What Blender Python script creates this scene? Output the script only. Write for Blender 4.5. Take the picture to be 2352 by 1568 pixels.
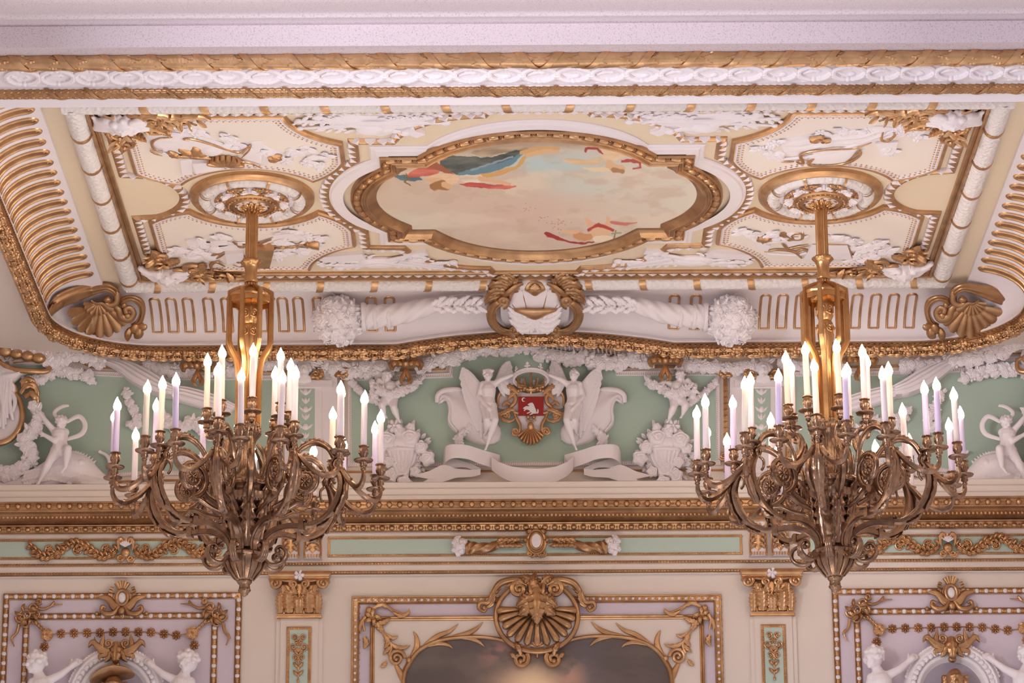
import bpy, bmesh, math, random
import numpy as np
from mathutils import Vector, Matrix
for o in list(bpy.data.objects): bpy.data.objects.remove(o)
sc = bpy.context.scene
COL = sc.collection
PI = math.pi
CAMZ = 1.6
FPX = 7600.0; TH = math.radians(18.7); ROLL = 0.006
# ---------------- camera, world, lights, exposure ----------------
cam = bpy.data.cameras.new('camera'); camo = bpy.data.objects.new('camera', cam); COL.objects.link(camo)
camo.location = (0, 0, CAMZ)
cam.sensor_width = 36; cam.lens = FPX / 2352 * 36
cam.clip_end = 200
camo.rotation_euler = (Matrix.Rotation(PI / 2 + TH, 3, 'X') @ Matrix.Rotation(-ROLL, 3, 'Z')).to_euler()
cam.dof.use_dof = True; cam.dof.focus_distance = 21.3; cam.dof.aperture_fstop = 5.6
sc.camera = camo
sc.view_settings.view_transform = 'Standard'; sc.view_settings.look = 'None'
sc.view_settings.exposure = -0.17; sc.view_settings.gamma = 1.0
try: sc.view_settings.use_curve_mapping = False
except Exception: pass
world = bpy.data.worlds.new('world'); sc.world = world; world.use_nodes = True
nt = world.node_tree; nt.nodes.clear()
wo = nt.nodes.new('ShaderNodeOutputWorld'); bg = nt.nodes.new('ShaderNodeBackground')
tc = nt.nodes.new('ShaderNodeTexCoord'); ns = nt.nodes.new('ShaderNodeTexNoise'); ns.inputs['Scale'].default_value = 2.2; ns.inputs['Detail'].default_value = 3
rp = nt.nodes.new('ShaderNodeValToRGB')
rp.color_ramp.elements[0].position = 0.38; rp.color_ramp.elements[0].color = (0.35, 0.30, 0.32, 1)
rp.color_ramp.elements[1].position = 0.62; rp.color_ramp.elements[1].color = (1.35, 1.28, 1.36, 1)
nt.links.new(tc.outputs['Generated'], ns.inputs['Vector']); nt.links.new(ns.outputs['Fac'], rp.inputs[0])
sx = nt.nodes.new('ShaderNodeSeparateXYZ'); nt.links.new(tc.outputs['Generated'], sx.inputs[0])
mr = nt.nodes.new('ShaderNodeMapRange'); mr.inputs[1].default_value = -1.0; mr.inputs[2].default_value = 0.35; mr.inputs[3].default_value = 1.02; mr.inputs[4].default_value = 0.68
nt.links.new(sx.outputs[2], mr.inputs[0]); nt.links.new(mr.outputs[0], bg.inputs[1])
nt.links.new(rp.outputs[0], bg.inputs[0])
nt.links.new(bg.outputs[0], wo.inputs[0])
def area(name, loc, target, size, sy, power, col):
    l = bpy.data.lights.new(name, 'AREA'); l.shape = 'RECTANGLE'; l.size = size; l.size_y = sy; l.energy = power; l.color = col
    o = bpy.data.objects.new(name, l); COL.objects.link(o); o.location = loc
    o.rotation_euler = (Vector(target) - Vector(loc)).to_track_quat('-Z', 'Y').to_euler(); return o
area('fill_light_left', (-9, 9, 6.5), (0.5, 22, 8), 3, 3, 1350, (0.92, 0.90, 1.0))  # added soft fill from an imagined window side, for highlights on the gold
area('fill_light_right', (9, 11, 5.0), (0, 22, 8), 2.4, 2.4, 760, (1.0, 0.93, 0.88))  # second added fill, warmer, from an invented source on the right
area('bounce_fill_below', (0.2, 17, 1.0), (0.2, 21.5, 9.6), 3, 2.5, 90, (1.0, 0.90, 0.80))  # added fill imitating light bounced up from the floor
# ---------------- coordinates ----------------
OX, OY, ZC = 0.17, 20.6, 8.0
YW = 23.2
PXM = 0.00315
def _ray(px, py):
    a = px - 1176.0; b = 784.0 - py
    c, s = math.cos(ROLL), math.sin(ROLL)
    a, b = a * c + b * s, -a * s + b * c
    x, z = a / FPX, b / FPX
    ct, st = math.cos(TH), math.sin(TH)
    return np.stack([x + 0 * z, ct - z * st + 0 * x, st + z * ct + 0 * x], -1)
def FC(P):
    """ceiling frame: cm from the middle of the ceiling, w = cm downwards"""
    P = np.asarray(P, float)
    return np.stack([OX + P[..., 0] / 100, OY + P[..., 1] / 100, ZC + CAMZ - P[..., 2] / 100], -1)
def c2(px, py, h=0.0):
    r = _ray(px, py); t = (ZC - h / 100) / r[..., 2]
    return ((r[..., 0] * t - OX) * 100, (r[..., 1] * t - OY) * 100)
def frame_wall(y0=YW):
    def f(P):
        P = np.asarray(P, float); r = _ray(P[..., 0], P[..., 1]); r = r * (y0 / r[..., 1])[..., None]
        r[..., 2] += CAMZ; r[..., 1] -= P[..., 2] * PXM
        return r
    return f
FW = frame_wall()
def shift(f, du, dv=0.0, dw=0.0): return lambda P: f(np.asarray(P, float) + np.array([du, dv, dw]))
def fmirror(f, u0=1234.0):
    def g(P):
        P = np.array(P, float); P[..., 0] = 2 * u0 - P[..., 0]; return f(P)
    return g
def fsub(f, o, ang=0, s=1.0, flip=1):
    """2D placement inside frame f: origin o=(u,v[,w]); local y is 'up on the sheet' rotated by ang"""
    c, si = math.cos(ang), math.sin(ang)
    def g(P):
        P = np.asarray(P, float); x = P[..., 0] * s * flip; y = P[..., 1] * s
        Q = np.stack([o[0] + c * x - si * y, o[1] + si * x + c * y, (o[2] if len(o) > 2 else 0) + P[..., 2] * s], -1)
        return f(Q)
    return g
# ---------------- materials ----------------
MATS = {}
def mat(name, col, rough=0.5, metal=0.0, bump=None, col2=None, nscale=20, spec=0.5, emit=None, ramp=(0.4, 0.6), detail=4):
    m = bpy.data.materials.new(name); m.use_nodes = True; n = m.node_tree; b = n.nodes['Principled BSDF']
    b.inputs['Base Color'].default_value = (*col, 1); b.inputs['Roughness'].default_value = rough; b.inputs['Metallic'].default_value = metal
    b.inputs['Specular IOR Level'].default_value = spec
    t = n.nodes.new('ShaderNodeTexCoord')
    if col2 is not None:
        a = n.nodes.new('ShaderNodeTexNoise'); a.inputs['Scale'].default_value = nscale; a.inputs['Detail'].default_value = detail
        r = n.nodes.new('ShaderNodeValToRGB'); r.color_ramp.elements[0].position = ramp[0]; r.color_ramp.elements[1].position = ramp[1]
        r.color_ramp.elements[0].color = (*col, 1); r.color_ramp.elements[1].color = (*col2, 1)
        n.links.new(t.outputs['Object'], a.inputs['Vector']); n.links.new(a.outputs['Fac'], r.inputs[0]); n.links.new(r.outputs[0], b.inputs['Base Color'])
    if bump:
        kind, sc_, st, dist = bump
        if kind == 'noise':
            a = n.nodes.new('ShaderNodeTexNoise'); a.inputs['Scale'].default_value = sc_; a.inputs['Detail'].default_value = 3; out = a.outputs['Fac']
        else:
            a = n.nodes.new('ShaderNodeTexVoronoi'); a.inputs['Scale'].default_value = sc_; out = a.outputs['Distance']
        bp = n.nodes.new('ShaderNodeBump'); bp.inputs['Strength'].default_value = st; bp.inputs['Distance'].default_value = dist
        n.links.new(t.outputs['Object'], a.inputs['Vector']); n.links.new(out, bp.inputs['Height']); n.links.new(bp.outputs[0], b.inputs['Normal'])
    if emit:
        b.inputs['Emission Color'].default_value = (*emit[0], 1); b.inputs['Emission Strength'].default_value = emit[1]
    MATS[name] = m; return m
GOLD = mat('gold_leaf', (0.49, 0.28, 0.14), 0.34, 0.82, bump=('noise', 60, 0.25, 0.004), col2=(0.62, 0.375, 0.20), nscale=9)
GOLDD = mat('gold_antique', (0.38, 0.212, 0.105), 0.34, 0.82, bump=('noise', 50, 0.3, 0.004), col2=(0.49, 0.285, 0.145), nscale=9)
BRONZE = mat('gilt_bronze', (0.25, 0.15, 0.098), 0.27, 0.92, bump=('noise', 90, 0.3, 0.003), col2=(0.37, 0.23, 0.15), nscale=14)
BRASS = mat('bright_gilt', (0.50, 0.28, 0.125), 0.30, 0.9, bump=('noise', 70, 0.15, 0.003), col2=(0.60, 0.35, 0.16), nscale=10)
WHITE = mat('white_plaster', (0.76, 0.70, 0.73), 0.6, 0, bump=('noise', 120, 0.12, 0.002))
WHITEC = mat('white_carved_plaster', (0.80, 0.745, 0.78), 0.55, 0, bump=('noise', 40, 0.25, 0.004))
SCALE = mat('scale_textured_plaster', (0.74, 0.69, 0.68), 0.6, 0, bump=('voronoi', 38, 0.9, 0.008))
CREAM = mat('cream_ceiling_paint', (0.72, 0.60, 0.45), 0.7, 0)
CREAML = mat('pale_cream_panel_paint', (0.80, 0.72, 0.66), 0.7, 0)
CREAMW = mat('cream_wall_paint', (0.70, 0.615, 0.56), 0.6, 0)
LILAC = mat('lilac_panel_paint', (0.60, 0.52, 0.60), 0.6, 0)
GREEN = mat('sage_green_paint', (0.385, 0.49, 0.42), 0.65, 0)
STONE = mat('speckled_stone', (0.64, 0.56, 0.60), 0.7, 0, col2=(0.44, 0.38, 0.42), nscale=110, ramp=(0.52, 0.70), bump=('noise', 70, 0.3, 0.004))
RED = mat('red_enamel', (0.30, 0.012, 0.012), 0.5, 0)
DARK = mat('dark_recess_paint', (0.13, 0.11, 0.13), 0.7, 0)
LAV = mat('lavender_candle_wax', (0.66, 0.56, 0.80), 0.4, 0)
IVORY = mat('ivory_candle_wax', (0.82, 0.74, 0.66), 0.4, 0)
PINKW = mat('pale_pink_candle_wax', (0.80, 0.70, 0.76), 0.4, 0)
FLAME = mat('lit_bulb_glass', (1, 0.95, 0.9), 0.3, 0, emit=((1.0, 0.82, 0.58), 42.0))
# ---------------- mesh builder ----------------
class MB:
    def __init__(s): s.V = []; s.F = []; s.n = 0; s.vc = None
    def add(s, V, F):
        V = np.asarray(V, float).reshape(-1, 3); s.V.append(V); k = s.n
        s.F.extend([tuple(int(i) + k for i in f) for f in F]); s.n += len(V); return s
    def grid(s, G, closed_u=False, closed_v=False, caps=False):
        """G: (m,n,3) world points"""
        m, n = G.shape[:2]; F = []
        for i in range(m - (0 if closed_u else 1)):
            i2 = (i + 1) % m
            for j in range(n - (0 if closed_v else 1)):
                j2 = (j + 1) % n; F.append((i * n + j, i * n + j2, i2 * n + j2, i2 * n + j))
        if caps:
            F.append(tuple(range(n))[::-1]); F.append(tuple((m - 1) * n + j for j in range(n)))
        return s.add(G, F)
    def build(s, name, m, parent=None, smooth=True, rm=False, **kw):
        me = bpy.data.meshes.new(name)
        V = np.concatenate(s.V) if s.V else np.zeros((0, 3))
        me.from_pydata(V.tolist(), [], s.F)
        if rm or True:
            b = bmesh.new(); b.from_mesh(me); bmesh.ops.recalc_face_normals(b, faces=b.faces); b.to_mesh(me); b.free()
        if smooth:
            me.polygons.foreach_set('use_smooth', [True] * len(me.polygons))
            if smooth != 'all': me.set_sharp_from_angle(angle=math.radians(smooth if isinstance(smooth, (int, float)) and smooth is not True else 45))
        me.materials.append(m)
        o = bpy.data.objects.new(name, me); COL.objects.link(o)
        if parent is not None: o.parent = parent; o.matrix_parent_inverse = parent.matrix_world.inverted() if False else Matrix.Translation(-Vector(parent.location)) if parent.type == 'EMPTY' and parent.parent is None else Matrix()
        for k, v in kw.items(): o[k] = v
        return o
def tag(o, label=None, category=None, group=None, kind=None):
    if label: o['label'] = label
    if category: o['category'] = category
    if group: o['group'] = group
    if kind: o['kind'] = kind
    return o
def empty(name, loc, label=None, category=None, group=None):
    o = bpy.data.objects.new(name, None); COL.objects.link(o); o.location = [float(c) for c in loc]; o.empty_display_size = 0.1
    return tag(o, label, category, group)
def nv(a): 
    a = np.asarray(a, float); l = np.linalg.norm(a, axis=-1, keepdims=True); l[l == 0] = 1; return a / l
def lerp(a, b, t): return a + (b - a) * t
def cr(pts, n=8, closed=False):
    """Catmull-Rom through the points"""
    P = np.asarray(pts, float)
    if closed: Q = np.vstack([P[-1:], P, P[:2]])
    else: Q = np.vstack([2 * P[0] - P[1], P, 2 * P[-1] - P[-2]])
    out = []
    for i in range(len(Q) - 3):
        a, b, c, d = Q[i:i + 4]
        for k in range(n):
            t = k / n; out.append(0.5 * ((2 * b) + (-a + c) * t + (2 * a - 5 * b + 4 * c - d) * t * t + (-a + 3 * b - 3 * c + d) * t ** 3))
    if not closed: out.append(P[-1])
    return np.array(out)
def arc(p, q, sag, n=16):
    """arc from p to q, bulging to the left of p->q by sag (excludes q)"""
    p = np.array(p, float); q = np.array(q, float); d = q - p; L = np.linalg.norm(d); 
    if abs(sag) < 1e-6: return [p]
    nrm = np.array([-d[1], d[0]]) / L; R = (L * L / 4 + sag * sag) / (2 * abs(sag)); c = (p + q) / 2 + nrm * (sag - math.copysign(R, sag))
    a0 = math.atan2(*(p - c)[::-1]); a1 = math.atan2(*(q - c)[::-1]); da = a1 - a0
    if sag > 0:
        while da > 0: da -= 2 * PI
    else:
        while da < 0: da += 2 * PI
    return [c + R * np.array([math.cos(a0 + da * k / n), math.sin(a0 + da * k / n)]) for k in range(n)]
def resample(P, step, closed=False):
    P = np.asarray(P, float)
    if closed: P = np.vstack([P, P[:1]])
    d = np.r_[0, np.cumsum(np.linalg.norm(np.diff(P, axis=0), axis=1))]
    n = max(2, int(round(d[-1] / step))); t = np.linspace(0, d[-1], n + 1)
    Q = np.stack([np.interp(t, d, P[:, k]) for k in range(P.shape[1])], 1)
    return Q[:-1] if closed else Q
def d3(P, w=0.0):
    P = np.asarray(P, float)
    return P if P.shape[1] == 3 else np.c_[P, np.full(len(P), w)]
def tube(mb, f, path, r, seg=8, sq=1.0, twist=0.0, caps=True, closed=False, flute=0, fl=0.0):
    """round (or flattened) tube along local path; r scalar or list; sq squashes along w"""
    P = d3(path); n = len(P); r = np.interp(np.linspace(0, 1, n), np.linspace(0, 1, len(r)), r) if hasattr(r, '__len__') else np.full(n, float(r))
    if closed: T = nv(np.roll(P, -1, 0) - np.roll(P, 1, 0))
    else: T = nv(np.gradient(P, axis=0))
    N = np.zeros_like(P); ref = np.array([0, 0, 1.0])
    if abs(T[0] @ ref) > 0.9: ref = np.array([0, 1.0, 0]) if abs(T[0][1]) < 0.9 else np.array([1.0, 0, 0])
    cur = nv(ref - (ref @ T[0]) * T[0])
    for i in range(n):
        cur = nv(cur - (cur @ T[i]) * T[i]); N[i] = cur
    B = np.cross(T, N); a = np.linspace(0, 2 * PI, seg, endpoint=False)
    G = np.zeros((n, seg, 3))
    for i in range(n):
        aa = a + twist * i / max(1, n - 1); rr = r[i] * (1 + (fl * np.cos(flute * a) if flute else 0))
        G[i] = P[i] + (np.cos(aa) * rr)[:, None] * N[i] * sq + (np.sin(aa) * rr)[:, None] * B[i]
    mb.grid(f(G), closed_u=closed, closed_v=True, caps=(caps and not closed)); return mb
def sweep(mb, f, path, prof, closed=False, pclosed=False, wfun=None):
    """mitred sweep of profile [(offset, w)] along a planar local path"""
    P = np.asarray(path, float)[:, :2]; n = len(P)
    if closed: d0 = nv(P - np.roll(P, 1, 0)); d1 = nv(np.roll(P, -1, 0) - P)
    else:
        d = nv(np.diff(P, axis=0)); d0 = np.vstack([d[:1], d]); d1 = np.vstack([d, d[-1:]])
    n0 = np.stack([-d0[:, 1], d0[:, 0]], 1); n1 = np.stack([-d1[:, 1], d1[:, 0]], 1)
    m = nv(n0 + n1); k = 1 / np.clip((m * n1).sum(1), 0.35, 1); m = m * k[:, None]
    pr = np.asarray(prof, float); G = np.zeros((n, len(pr), 3))
    G[..., :2] = P[:, None] + m[:, None] * pr[None, :, 0:1]; G[..., 2] = pr[None, :, 1]
    if wfun is not None: G[..., 2] += wfun(P)[:, None]
    mb.grid(f(G), closed_u=closed, closed_v=pclosed); return mb
def plate(mb, f, outline, w0, w1, dome=0.0):
    """extruded outline between w0 and w1 (w1 the visible side)"""
    P = np.asarray(outline, float)[:, :2]; n = len(P)
    A = f(np.c_[P, np.full(n, w0)]); B = f(np.c_[P, np.full(n, w1)])
    F = [(i, (i + 1) % n, n + (i + 1) % n, n + i) for i in range(n)] + [tuple(range(n, 2 * n))]
    mb.add(np.vstack([A, B]), F); return mb
def loft(mb, f, A, B, n=8, bulge=0.0, folds=0, famp=0.0, w0=None, ends=True, taper=True, phase=0.0):
    """surface between curves A and B (equal length, 3D local); bulge in w; folds ripple across; sides go down to w0"""
    A = d3(A); B = d3(B); t = np.linspace(0, 1, n); G = A[:, None] * (1 - t)[None, :, None] + B[:, None] * t[None, :, None]
    m = len(A); s = np.linspace(0, 1, m); tp = np.minimum(1, np.minimum(s, 1 - s) * 6 + 0.15) if taper else np.ones(m)
    G[..., 2] += (bulge * (np.sin(t * PI) ** 0.6))[None] * tp[:, None]
    if folds: G[..., 2] += famp * np.cos(t * 2 * PI * folds + phase)[None] * tp[:, None]
    if w0 is not None:
        e0 = G[:, :1].copy(); e0[..., 2] = w0; e1 = G[:, -1:].copy(); e1[..., 2] = w0; G = np.concatenate([e0, G, e1], 1)
        if ends:
            g0 = G[:1].copy(); g0[..., 2] = w0; g1 = G[-1:].copy(); g1[..., 2] = w0; G = np.concatenate([g0, G, g1], 0)
    mb.grid(f(G)); return mb
def ball(mb, f, c, r, nu=8, nv_=6, half=False):
    r = np.array(r if hasattr(r, '__len__') else (r, r, r), float); c = np.array(list(c) + [0] * (3 - len(c)), float)
    th = np.linspace(0.02, PI * (0.55 if half else 0.98), nv_); ph = np.linspace(0, 2 * PI, nu, endpoint=False)
    G = np.stack([np.sin(th)[:, None] * np.cos(ph), np.sin(th)[:, None] * np.sin(ph), np.cos(th)[:, None] + 0 * ph], -1) * r + c
    mb.grid(f(G), closed_v=True, caps=True); return mb
def spiral(c, r0, r1, turns, a0=0.0, n=40, d=1, pw=1.0):
    t = np.linspace(0, 1, n); r = r0 + (r1 - r0) * t ** pw; a = a0 + d * turns * 2 * PI * t
    return np.stack([c[0] + r * np.cos(a), c[1] + r * np.sin(a)], 1)
def leaf(mb, f, path, wid, h=0.25, lobes=5, deep=0.35, w0=None, n=None, m=9, curl=0.0, thick=True):
    """acanthus leaf along a local path, half width wid, relief h*wid"""
    P = d3(cr(path, 6)) if len(path) < 9 else d3(path); P = resample(P, max(1e-3, np.linalg.norm(np.diff(P, axis=0), axis=1).sum() / (n or lobes * 5)))
    k = len(P); s = np.linspace(0, 1, k); T = nv(np.gradient(P[:, :2], axis=0)); S = np.stack([-T[:, 1], T[:, 0]], 1)
    env = np.sin(np.clip(s * 0.86 + 0.14, 0, 1) * PI) ** 0.75; lb = 1 - deep * ((s * lobes) % 1.0) ** 1.3 * (s < 0.97)
    hw = wid * env * lb; hw[-1] = 0.02 * wid; t = np.linspace(-1, 1, m)
    sh = 0.12 * wid * (np.abs(t)) * 1.5
    G = np.zeros((k, m, 3)); G[..., :2] = P[:, None, :2] + S[:, None] * (hw[:, None] * t[None])[..., None] + T[:, None] * (sh[None, :] * env[:, None])[..., None]
    prof = (1 - t ** 2) ** 0.7 - 0.35 * np.exp(-(t / 0.16) ** 2) + 0.10 * np.cos(t * PI * 5)
    G[..., 2] = P[:, None, 2] + h * wid * (prof[None] * np.maximum(0.25, env)[:, None]) + h * wid * 0.2 * (np.cos(s * lobes * 2 * PI) * env)[:, None] * (np.abs(t) ** 1)[None]
    G[..., 2] += (curl * s ** 2)[:, None]
    if w0 is not None or thick:
        e0 = G[:, :1].copy(); e1 = G[:, -1:].copy()
        if w0 is None: e0[..., 2] -= 0.25 * h * wid + 0.3; e1[..., 2] -= 0.25 * h * wid + 0.3
        else: e0[..., 2] = w0; e1[..., 2] = w0
        G = np.concatenate([e0, G, e1], 1)
    mb.grid(f(G)); return mb
def basis(nrm):
    z = nv(np.array(nrm, float)); x = np.cross([0, 1, 0.01], z); x = nv(x); return x, np.cross(z, x), z
def rose(mb, f, c, r, nrm=(0, 0, 1), seed=0, petals=5, hgt=0.55):
    """rose: a domed disc with spiral petal ridges"""
    rnd = random.Random(seed); x, y, z = basis(nrm); c = np.array(list(c) + [0] * (3 - len(c)), float); a0 = rnd.random() * 6.3
    hi = r > 7.5; R = np.linspace(0.04, 1, 17 if hi else 9); A = np.linspace(0, 2 * PI, 32 if hi else 18, endpoint=False)
    rr, aa = np.meshgrid(R, A, indexing='ij')
    out = rr * (1 + 0.13 * np.cos(petals * (aa + a0)) * rr ** 2)
    ph = 0.5 + 0.5 * np.cos(2 * PI * (rr * 2.6 + (aa + a0) / (2 * PI)) + 1.3 * np.sin(petals * aa * 0.6)) if hi else 0.5 + 0.5 * np.cos(2 * PI * (rr * 1.8 + (aa + a0) / (2 * PI)))
    h = hgt * (1 - 0.75 * rr ** 2) + 0.20 * ph * (0.35 + 0.65 * rr) - 0.1
    h[-1] -= 0.35
    G = c + r * (out * np.cos(aa))[..., None] * x + r * (out * np.sin(aa))[..., None] * y + r * h[..., None] * z
    mb.grid(f(G), closed_v=True, caps=True); return mb
def daisy(mb, f, c, r, nrm=(0, 0, 1), n=6, a0=0.0, h=0.25, ctr=True):
    x, y, z = basis(nrm); c = np.array(list(c) + [0] * (3 - len(c)), float)
    A = np.linspace(0, 2 * PI, n * 6, endpoint=False); R = np.array([0.12, 0.35, 0.6, 0.85, 1.0])
    rr, aa = np.meshgrid(R, A, indexing='ij'); pt = np.abs(np.cos(n / 2 * (aa - a0)))
    out = rr * (0.62 + 0.38 * pt ** 0.6 * np.minimum(1, rr * 1.5)); hh = h * (0.3 + pt * np.sin(rr * PI * 0.9)); hh[-1] -= h * 0.8
    G = c + r * (out * np.cos(aa))[..., None] * x + r * (out * np.sin(aa))[..., None] * y + r * hh[..., None] * z
    mb.grid(f(G), closed_v=True, caps=True)
    if ctr:
        P = c + z * r * h * 0.9; ball(mb, f, P, r * 0.2, 7, 5)
    return mb
def sleaf(mb, f, c, d, L, W, nrm=(0, 0, 1), h=0.3):
    """small simple leaf from c in direction d"""
    c = np.array(list(c) + [0] * (3 - len(c)), float); z = nv(np.array(nrm, float)); d = nv(np.array(list(d) + [0] * (3 - len(d)), float)); s = np.cross(z, d)
    t = np.linspace(0, 1, 6); q = np.linspace(-1, 1, 5); e = np.sin(t * PI * 0.93 + 0.12) ** 0.8
    G = c + d * (t * L)[:, None, None] + s * ((e * W)[:, None] * q[None])[..., None] + z * ((e * W * h)[:, None] * (1.2 - q ** 2 - 0.7 * np.exp(-(q / 0.3) ** 2))[None])[..., None]
    mb.grid(f(G)); return mb
def shell(mb, f, c, r, a0, a1, ribs=9, h=0.3, scal=0.08, n=10, r0=0.06, ell=1.0, edge=True, cup=0.0):
    """scallop fan from angle a0 to a1 about c"""
    A = np.linspace(a0, a1, ribs * 8 + 1); t = (A - a0) / (a1 - a0); R = np.linspace(r0, 1, n)
    w = np.abs(np.sin(t * ribs * PI)); rr, ww = np.meshgrid(R, w, indexing='ij'); aa = np.broadcast_to(A, rr.shape)
    out = r * rr * (1 - scal + scal * ww ** 0.5 * 1.0)
    hh = r * h * (0.25 + np.sin(rr * PI * 0.62) * 0.6 + 0.38 * rr * ww ** 0.8 + cup * rr ** 3)
    c = list(c) + [0] * (3 - len(c))
    G = np.stack([c[0] + out * np.cos(aa) * ell, c[1] + out * np.sin(aa), c[2] + hh], -1)
    E = G[-1:].copy(); E[..., 2] = c[2] - 0.5; G = np.concatenate([G, E], 0)
    mb.grid(f(G)); return mb
def volute(mb, f, c, r, r_end, turns, a0, d, tr0, tr1, sq=0.9, lift=0.0, seg=8, n=None, w=0.0):
    P = spiral(c, r, r_end, turns, a0, n or int(26 * turns) + 6, d); Q = np.c_[P, w + np.linspace(0, lift, len(P))]
    tube(mb, f, Q, [tr0, tr1], seg, sq); ball(mb, f, (Q[-1][0], Q[-1][1], Q[-1][2]), tr1 * 1.7, 8, 6); return mb
def egg_row(mb, f, path, step, r, w, closed=False, kind='ball', r2=None, off=0.0, half=True):
    P = resample(path, step, closed); T = nv(np.gradient(P, axis=0)) if not closed else nv(np.roll(P, -1, 0) - np.roll(P, 1, 0))
    for i, (p, t) in enumerate(zip(P, T)):
        g = fsub(f, (p[0] - t[1] * off, p[1] + t[0] * off, w), math.atan2(t[1], t[0])); ball(mb, g, (0, 0, 0), (r, r2 or r, r), 8, 5, half)
    return mb
def scatter(name, make, f, pts, m, parent, w=0.0, smooth='all'):
    """identical small parts: one mesh, one object per place"""
    P = [np.array([p[0], p[1], w], float) for p in pts]; b = f(P[0])
    o = make(P[0]).build(name, m, parent, smooth=smooth)
    for p in P[1:]:
        c = o.copy(); COL.objects.link(c); c.location = Vector([float(v) for v in (f(p) - b)])
    return o
def lathe(mb, f, prof, seg=24, flute=0, fl=0.0, frange=None, a0=0.0, c=(0, 0)):
    """prof [(r, z)] about the local w... used with frames whose third axis is up"""
    pr = np.asarray(prof, float); a = np.linspace(0, 2 * PI, seg, endpoint=False) + a0
    k = np.ones(len(pr)) if frange is None else ((pr[:, 1] >= frange[0]) & (pr[:, 1] <= frange[1])).astype(float)
    rr = pr[:, 0:1] * (1 + fl * k[:, None] * np.cos(flute * a)[None]) if flute else np.repeat(pr[:, 0:1], seg, 1)
    G = np.stack([c[0] + rr * np.cos(a), c[1] + rr * np.sin(a), np.repeat(pr[:, 1:2], seg, 1)], -1)
    mb.grid(f(G), closed_v=True, caps=True); return mb
ID = lambda P: np.asarray(P, float)
def box(mb, f, a, b):
    x0, y0, z0 = a; x1, y1, z1 = b
    V = [(x0, y0, z0), (x1, y0, z0), (x1, y1, z0), (x0, y1, z0), (x0, y0, z1), (x1, y0, z1), (x1, y1, z1), (x0, y1, z1)]
    mb.add(f(np.array(V, float)), [(0, 3, 2, 1), (4, 5, 6, 7), (0, 1, 5, 4), (1, 2, 6, 5), (2, 3, 7, 6), (3, 0, 4, 7)]); return mb
def sculpt(name, mb, m, parent=None, voxel=0.006, smooth=2, **kw):
    """closed overlapping pieces fused into one continuous carved surface"""
    o = mb.build(name, m, parent, smooth='all', **kw)
    r = o.modifiers.new('fuse', 'REMESH'); r.mode = 'VOXEL'; r.voxel_size = voxel; r.use_smooth_shade = True
    s = o.modifiers.new('soften', 'SMOOTH'); s.factor = 0.6; s.iterations = smooth
    bpy.context.view_layer.update(); dg = bpy.context.evaluated_depsgraph_get(); me = bpy.data.meshes.new_from_object(o.evaluated_get(dg))
    old = o.data; o.modifiers.clear(); o.data = me; me.name = name; bpy.data.meshes.remove(old)
    me.polygons.foreach_set('use_smooth', [True] * len(me.polygons))
    return o
def cap(mb, f, p, q, r0, r1, seg=12):
    """limb piece: rounded cone between two local 3D points"""
    p = np.array(p, float); q = np.array(q, float); d = q - p; L = np.linalg.norm(d); t = nv(d)
    x = nv(np.cross(t, [0.3, 0.5, 0.81])); y = np.cross(t, x)
    al = np.linspace(0.1, PI / 2, 4); S = [(-r0 * math.cos(a), r0 * math.sin(a)) for a in al] + [(L + r1 * math.cos(a), r1 * math.sin(a)) for a in al[::-1]]
    A = np.linspace(0, 2 * PI, seg, endpoint=False)
    G = np.array([[p + t * s + (x * math.cos(a) + y * math.sin(a)) * rr for a in A] for s, rr in S])
    mb.grid(f(G), closed_v=True, caps=True); return mb
def dup(root, loc=None, rotz=None, parent=None, scale=None):
    c = root.copy(); COL.objects.link(c)
    if parent is not None: c.parent = parent
    if loc is not None: c.location = loc
    if rotz is not None: c.rotation_euler = (0, 0, rotz)
    if scale is not None: c.scale = scale
    for ch in list(root.children): dup(ch, parent=c)
    return c
# ================= THE SETTING =================
def py_point(py, Y):
    r = _ray(np.array(1234.0), np.array(float(py))); return float(Y), float(r[2] / r[1] * Y + CAMZ)
def struct(mb, name, m, parent=None, kind='structure', smooth=45):
    o = mb.build(name, m, parent, smooth=smooth)
    if parent is None: o['kind'] = kind
    return o
X0, X1 = OX - 4.3, OX + 4.3
def extr(pts, x0=X0, x1=X1):
    mb = MB(); P = np.array(pts, float); n = len(P)
    V = np.vstack([np.c_[np.full(n, x0), P], np.c_[np.full(n, x1), P]])
    mb.add(V, [(i, i + 1, n + i + 1, n + i) for i in range(n - 1)]); return mb
def hm(pts, x0=X0, x1=X1): return extr([py_point(py, YW - w * PXM) for py, w in pts], x0, x1)
# ceiling plane
mb = MB(); zc = ZC + CAMZ
mb.add([(OX - 3.2, 18.3, zc), (OX + 3.2, 18.3, zc), (OX + 3.2, 22.6, zc), (OX - 3.2, 22.6, zc)], [(0, 1, 2, 3)])
ceiling = struct(mb, 'ceiling', CREAM)
# back wall: upper frieze wall and lower wall in one
wall_back = struct(hm([(700, 0), (1320, 0), (1800, 0)]), 'wall_back', CREAMW)
for sx, nm in ((-1, 'wall_left'), (1, 'wall_right')):
    mb = MB(); x = OX + sx * 4.25
    mb.add([(x, 15, 3.5), (x, 23.3, 3.5), (x, 23.3, 10), (x, 15, 10)], [(0, 1, 2, 3)]); struct(mb, nm, CREAMW)
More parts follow.
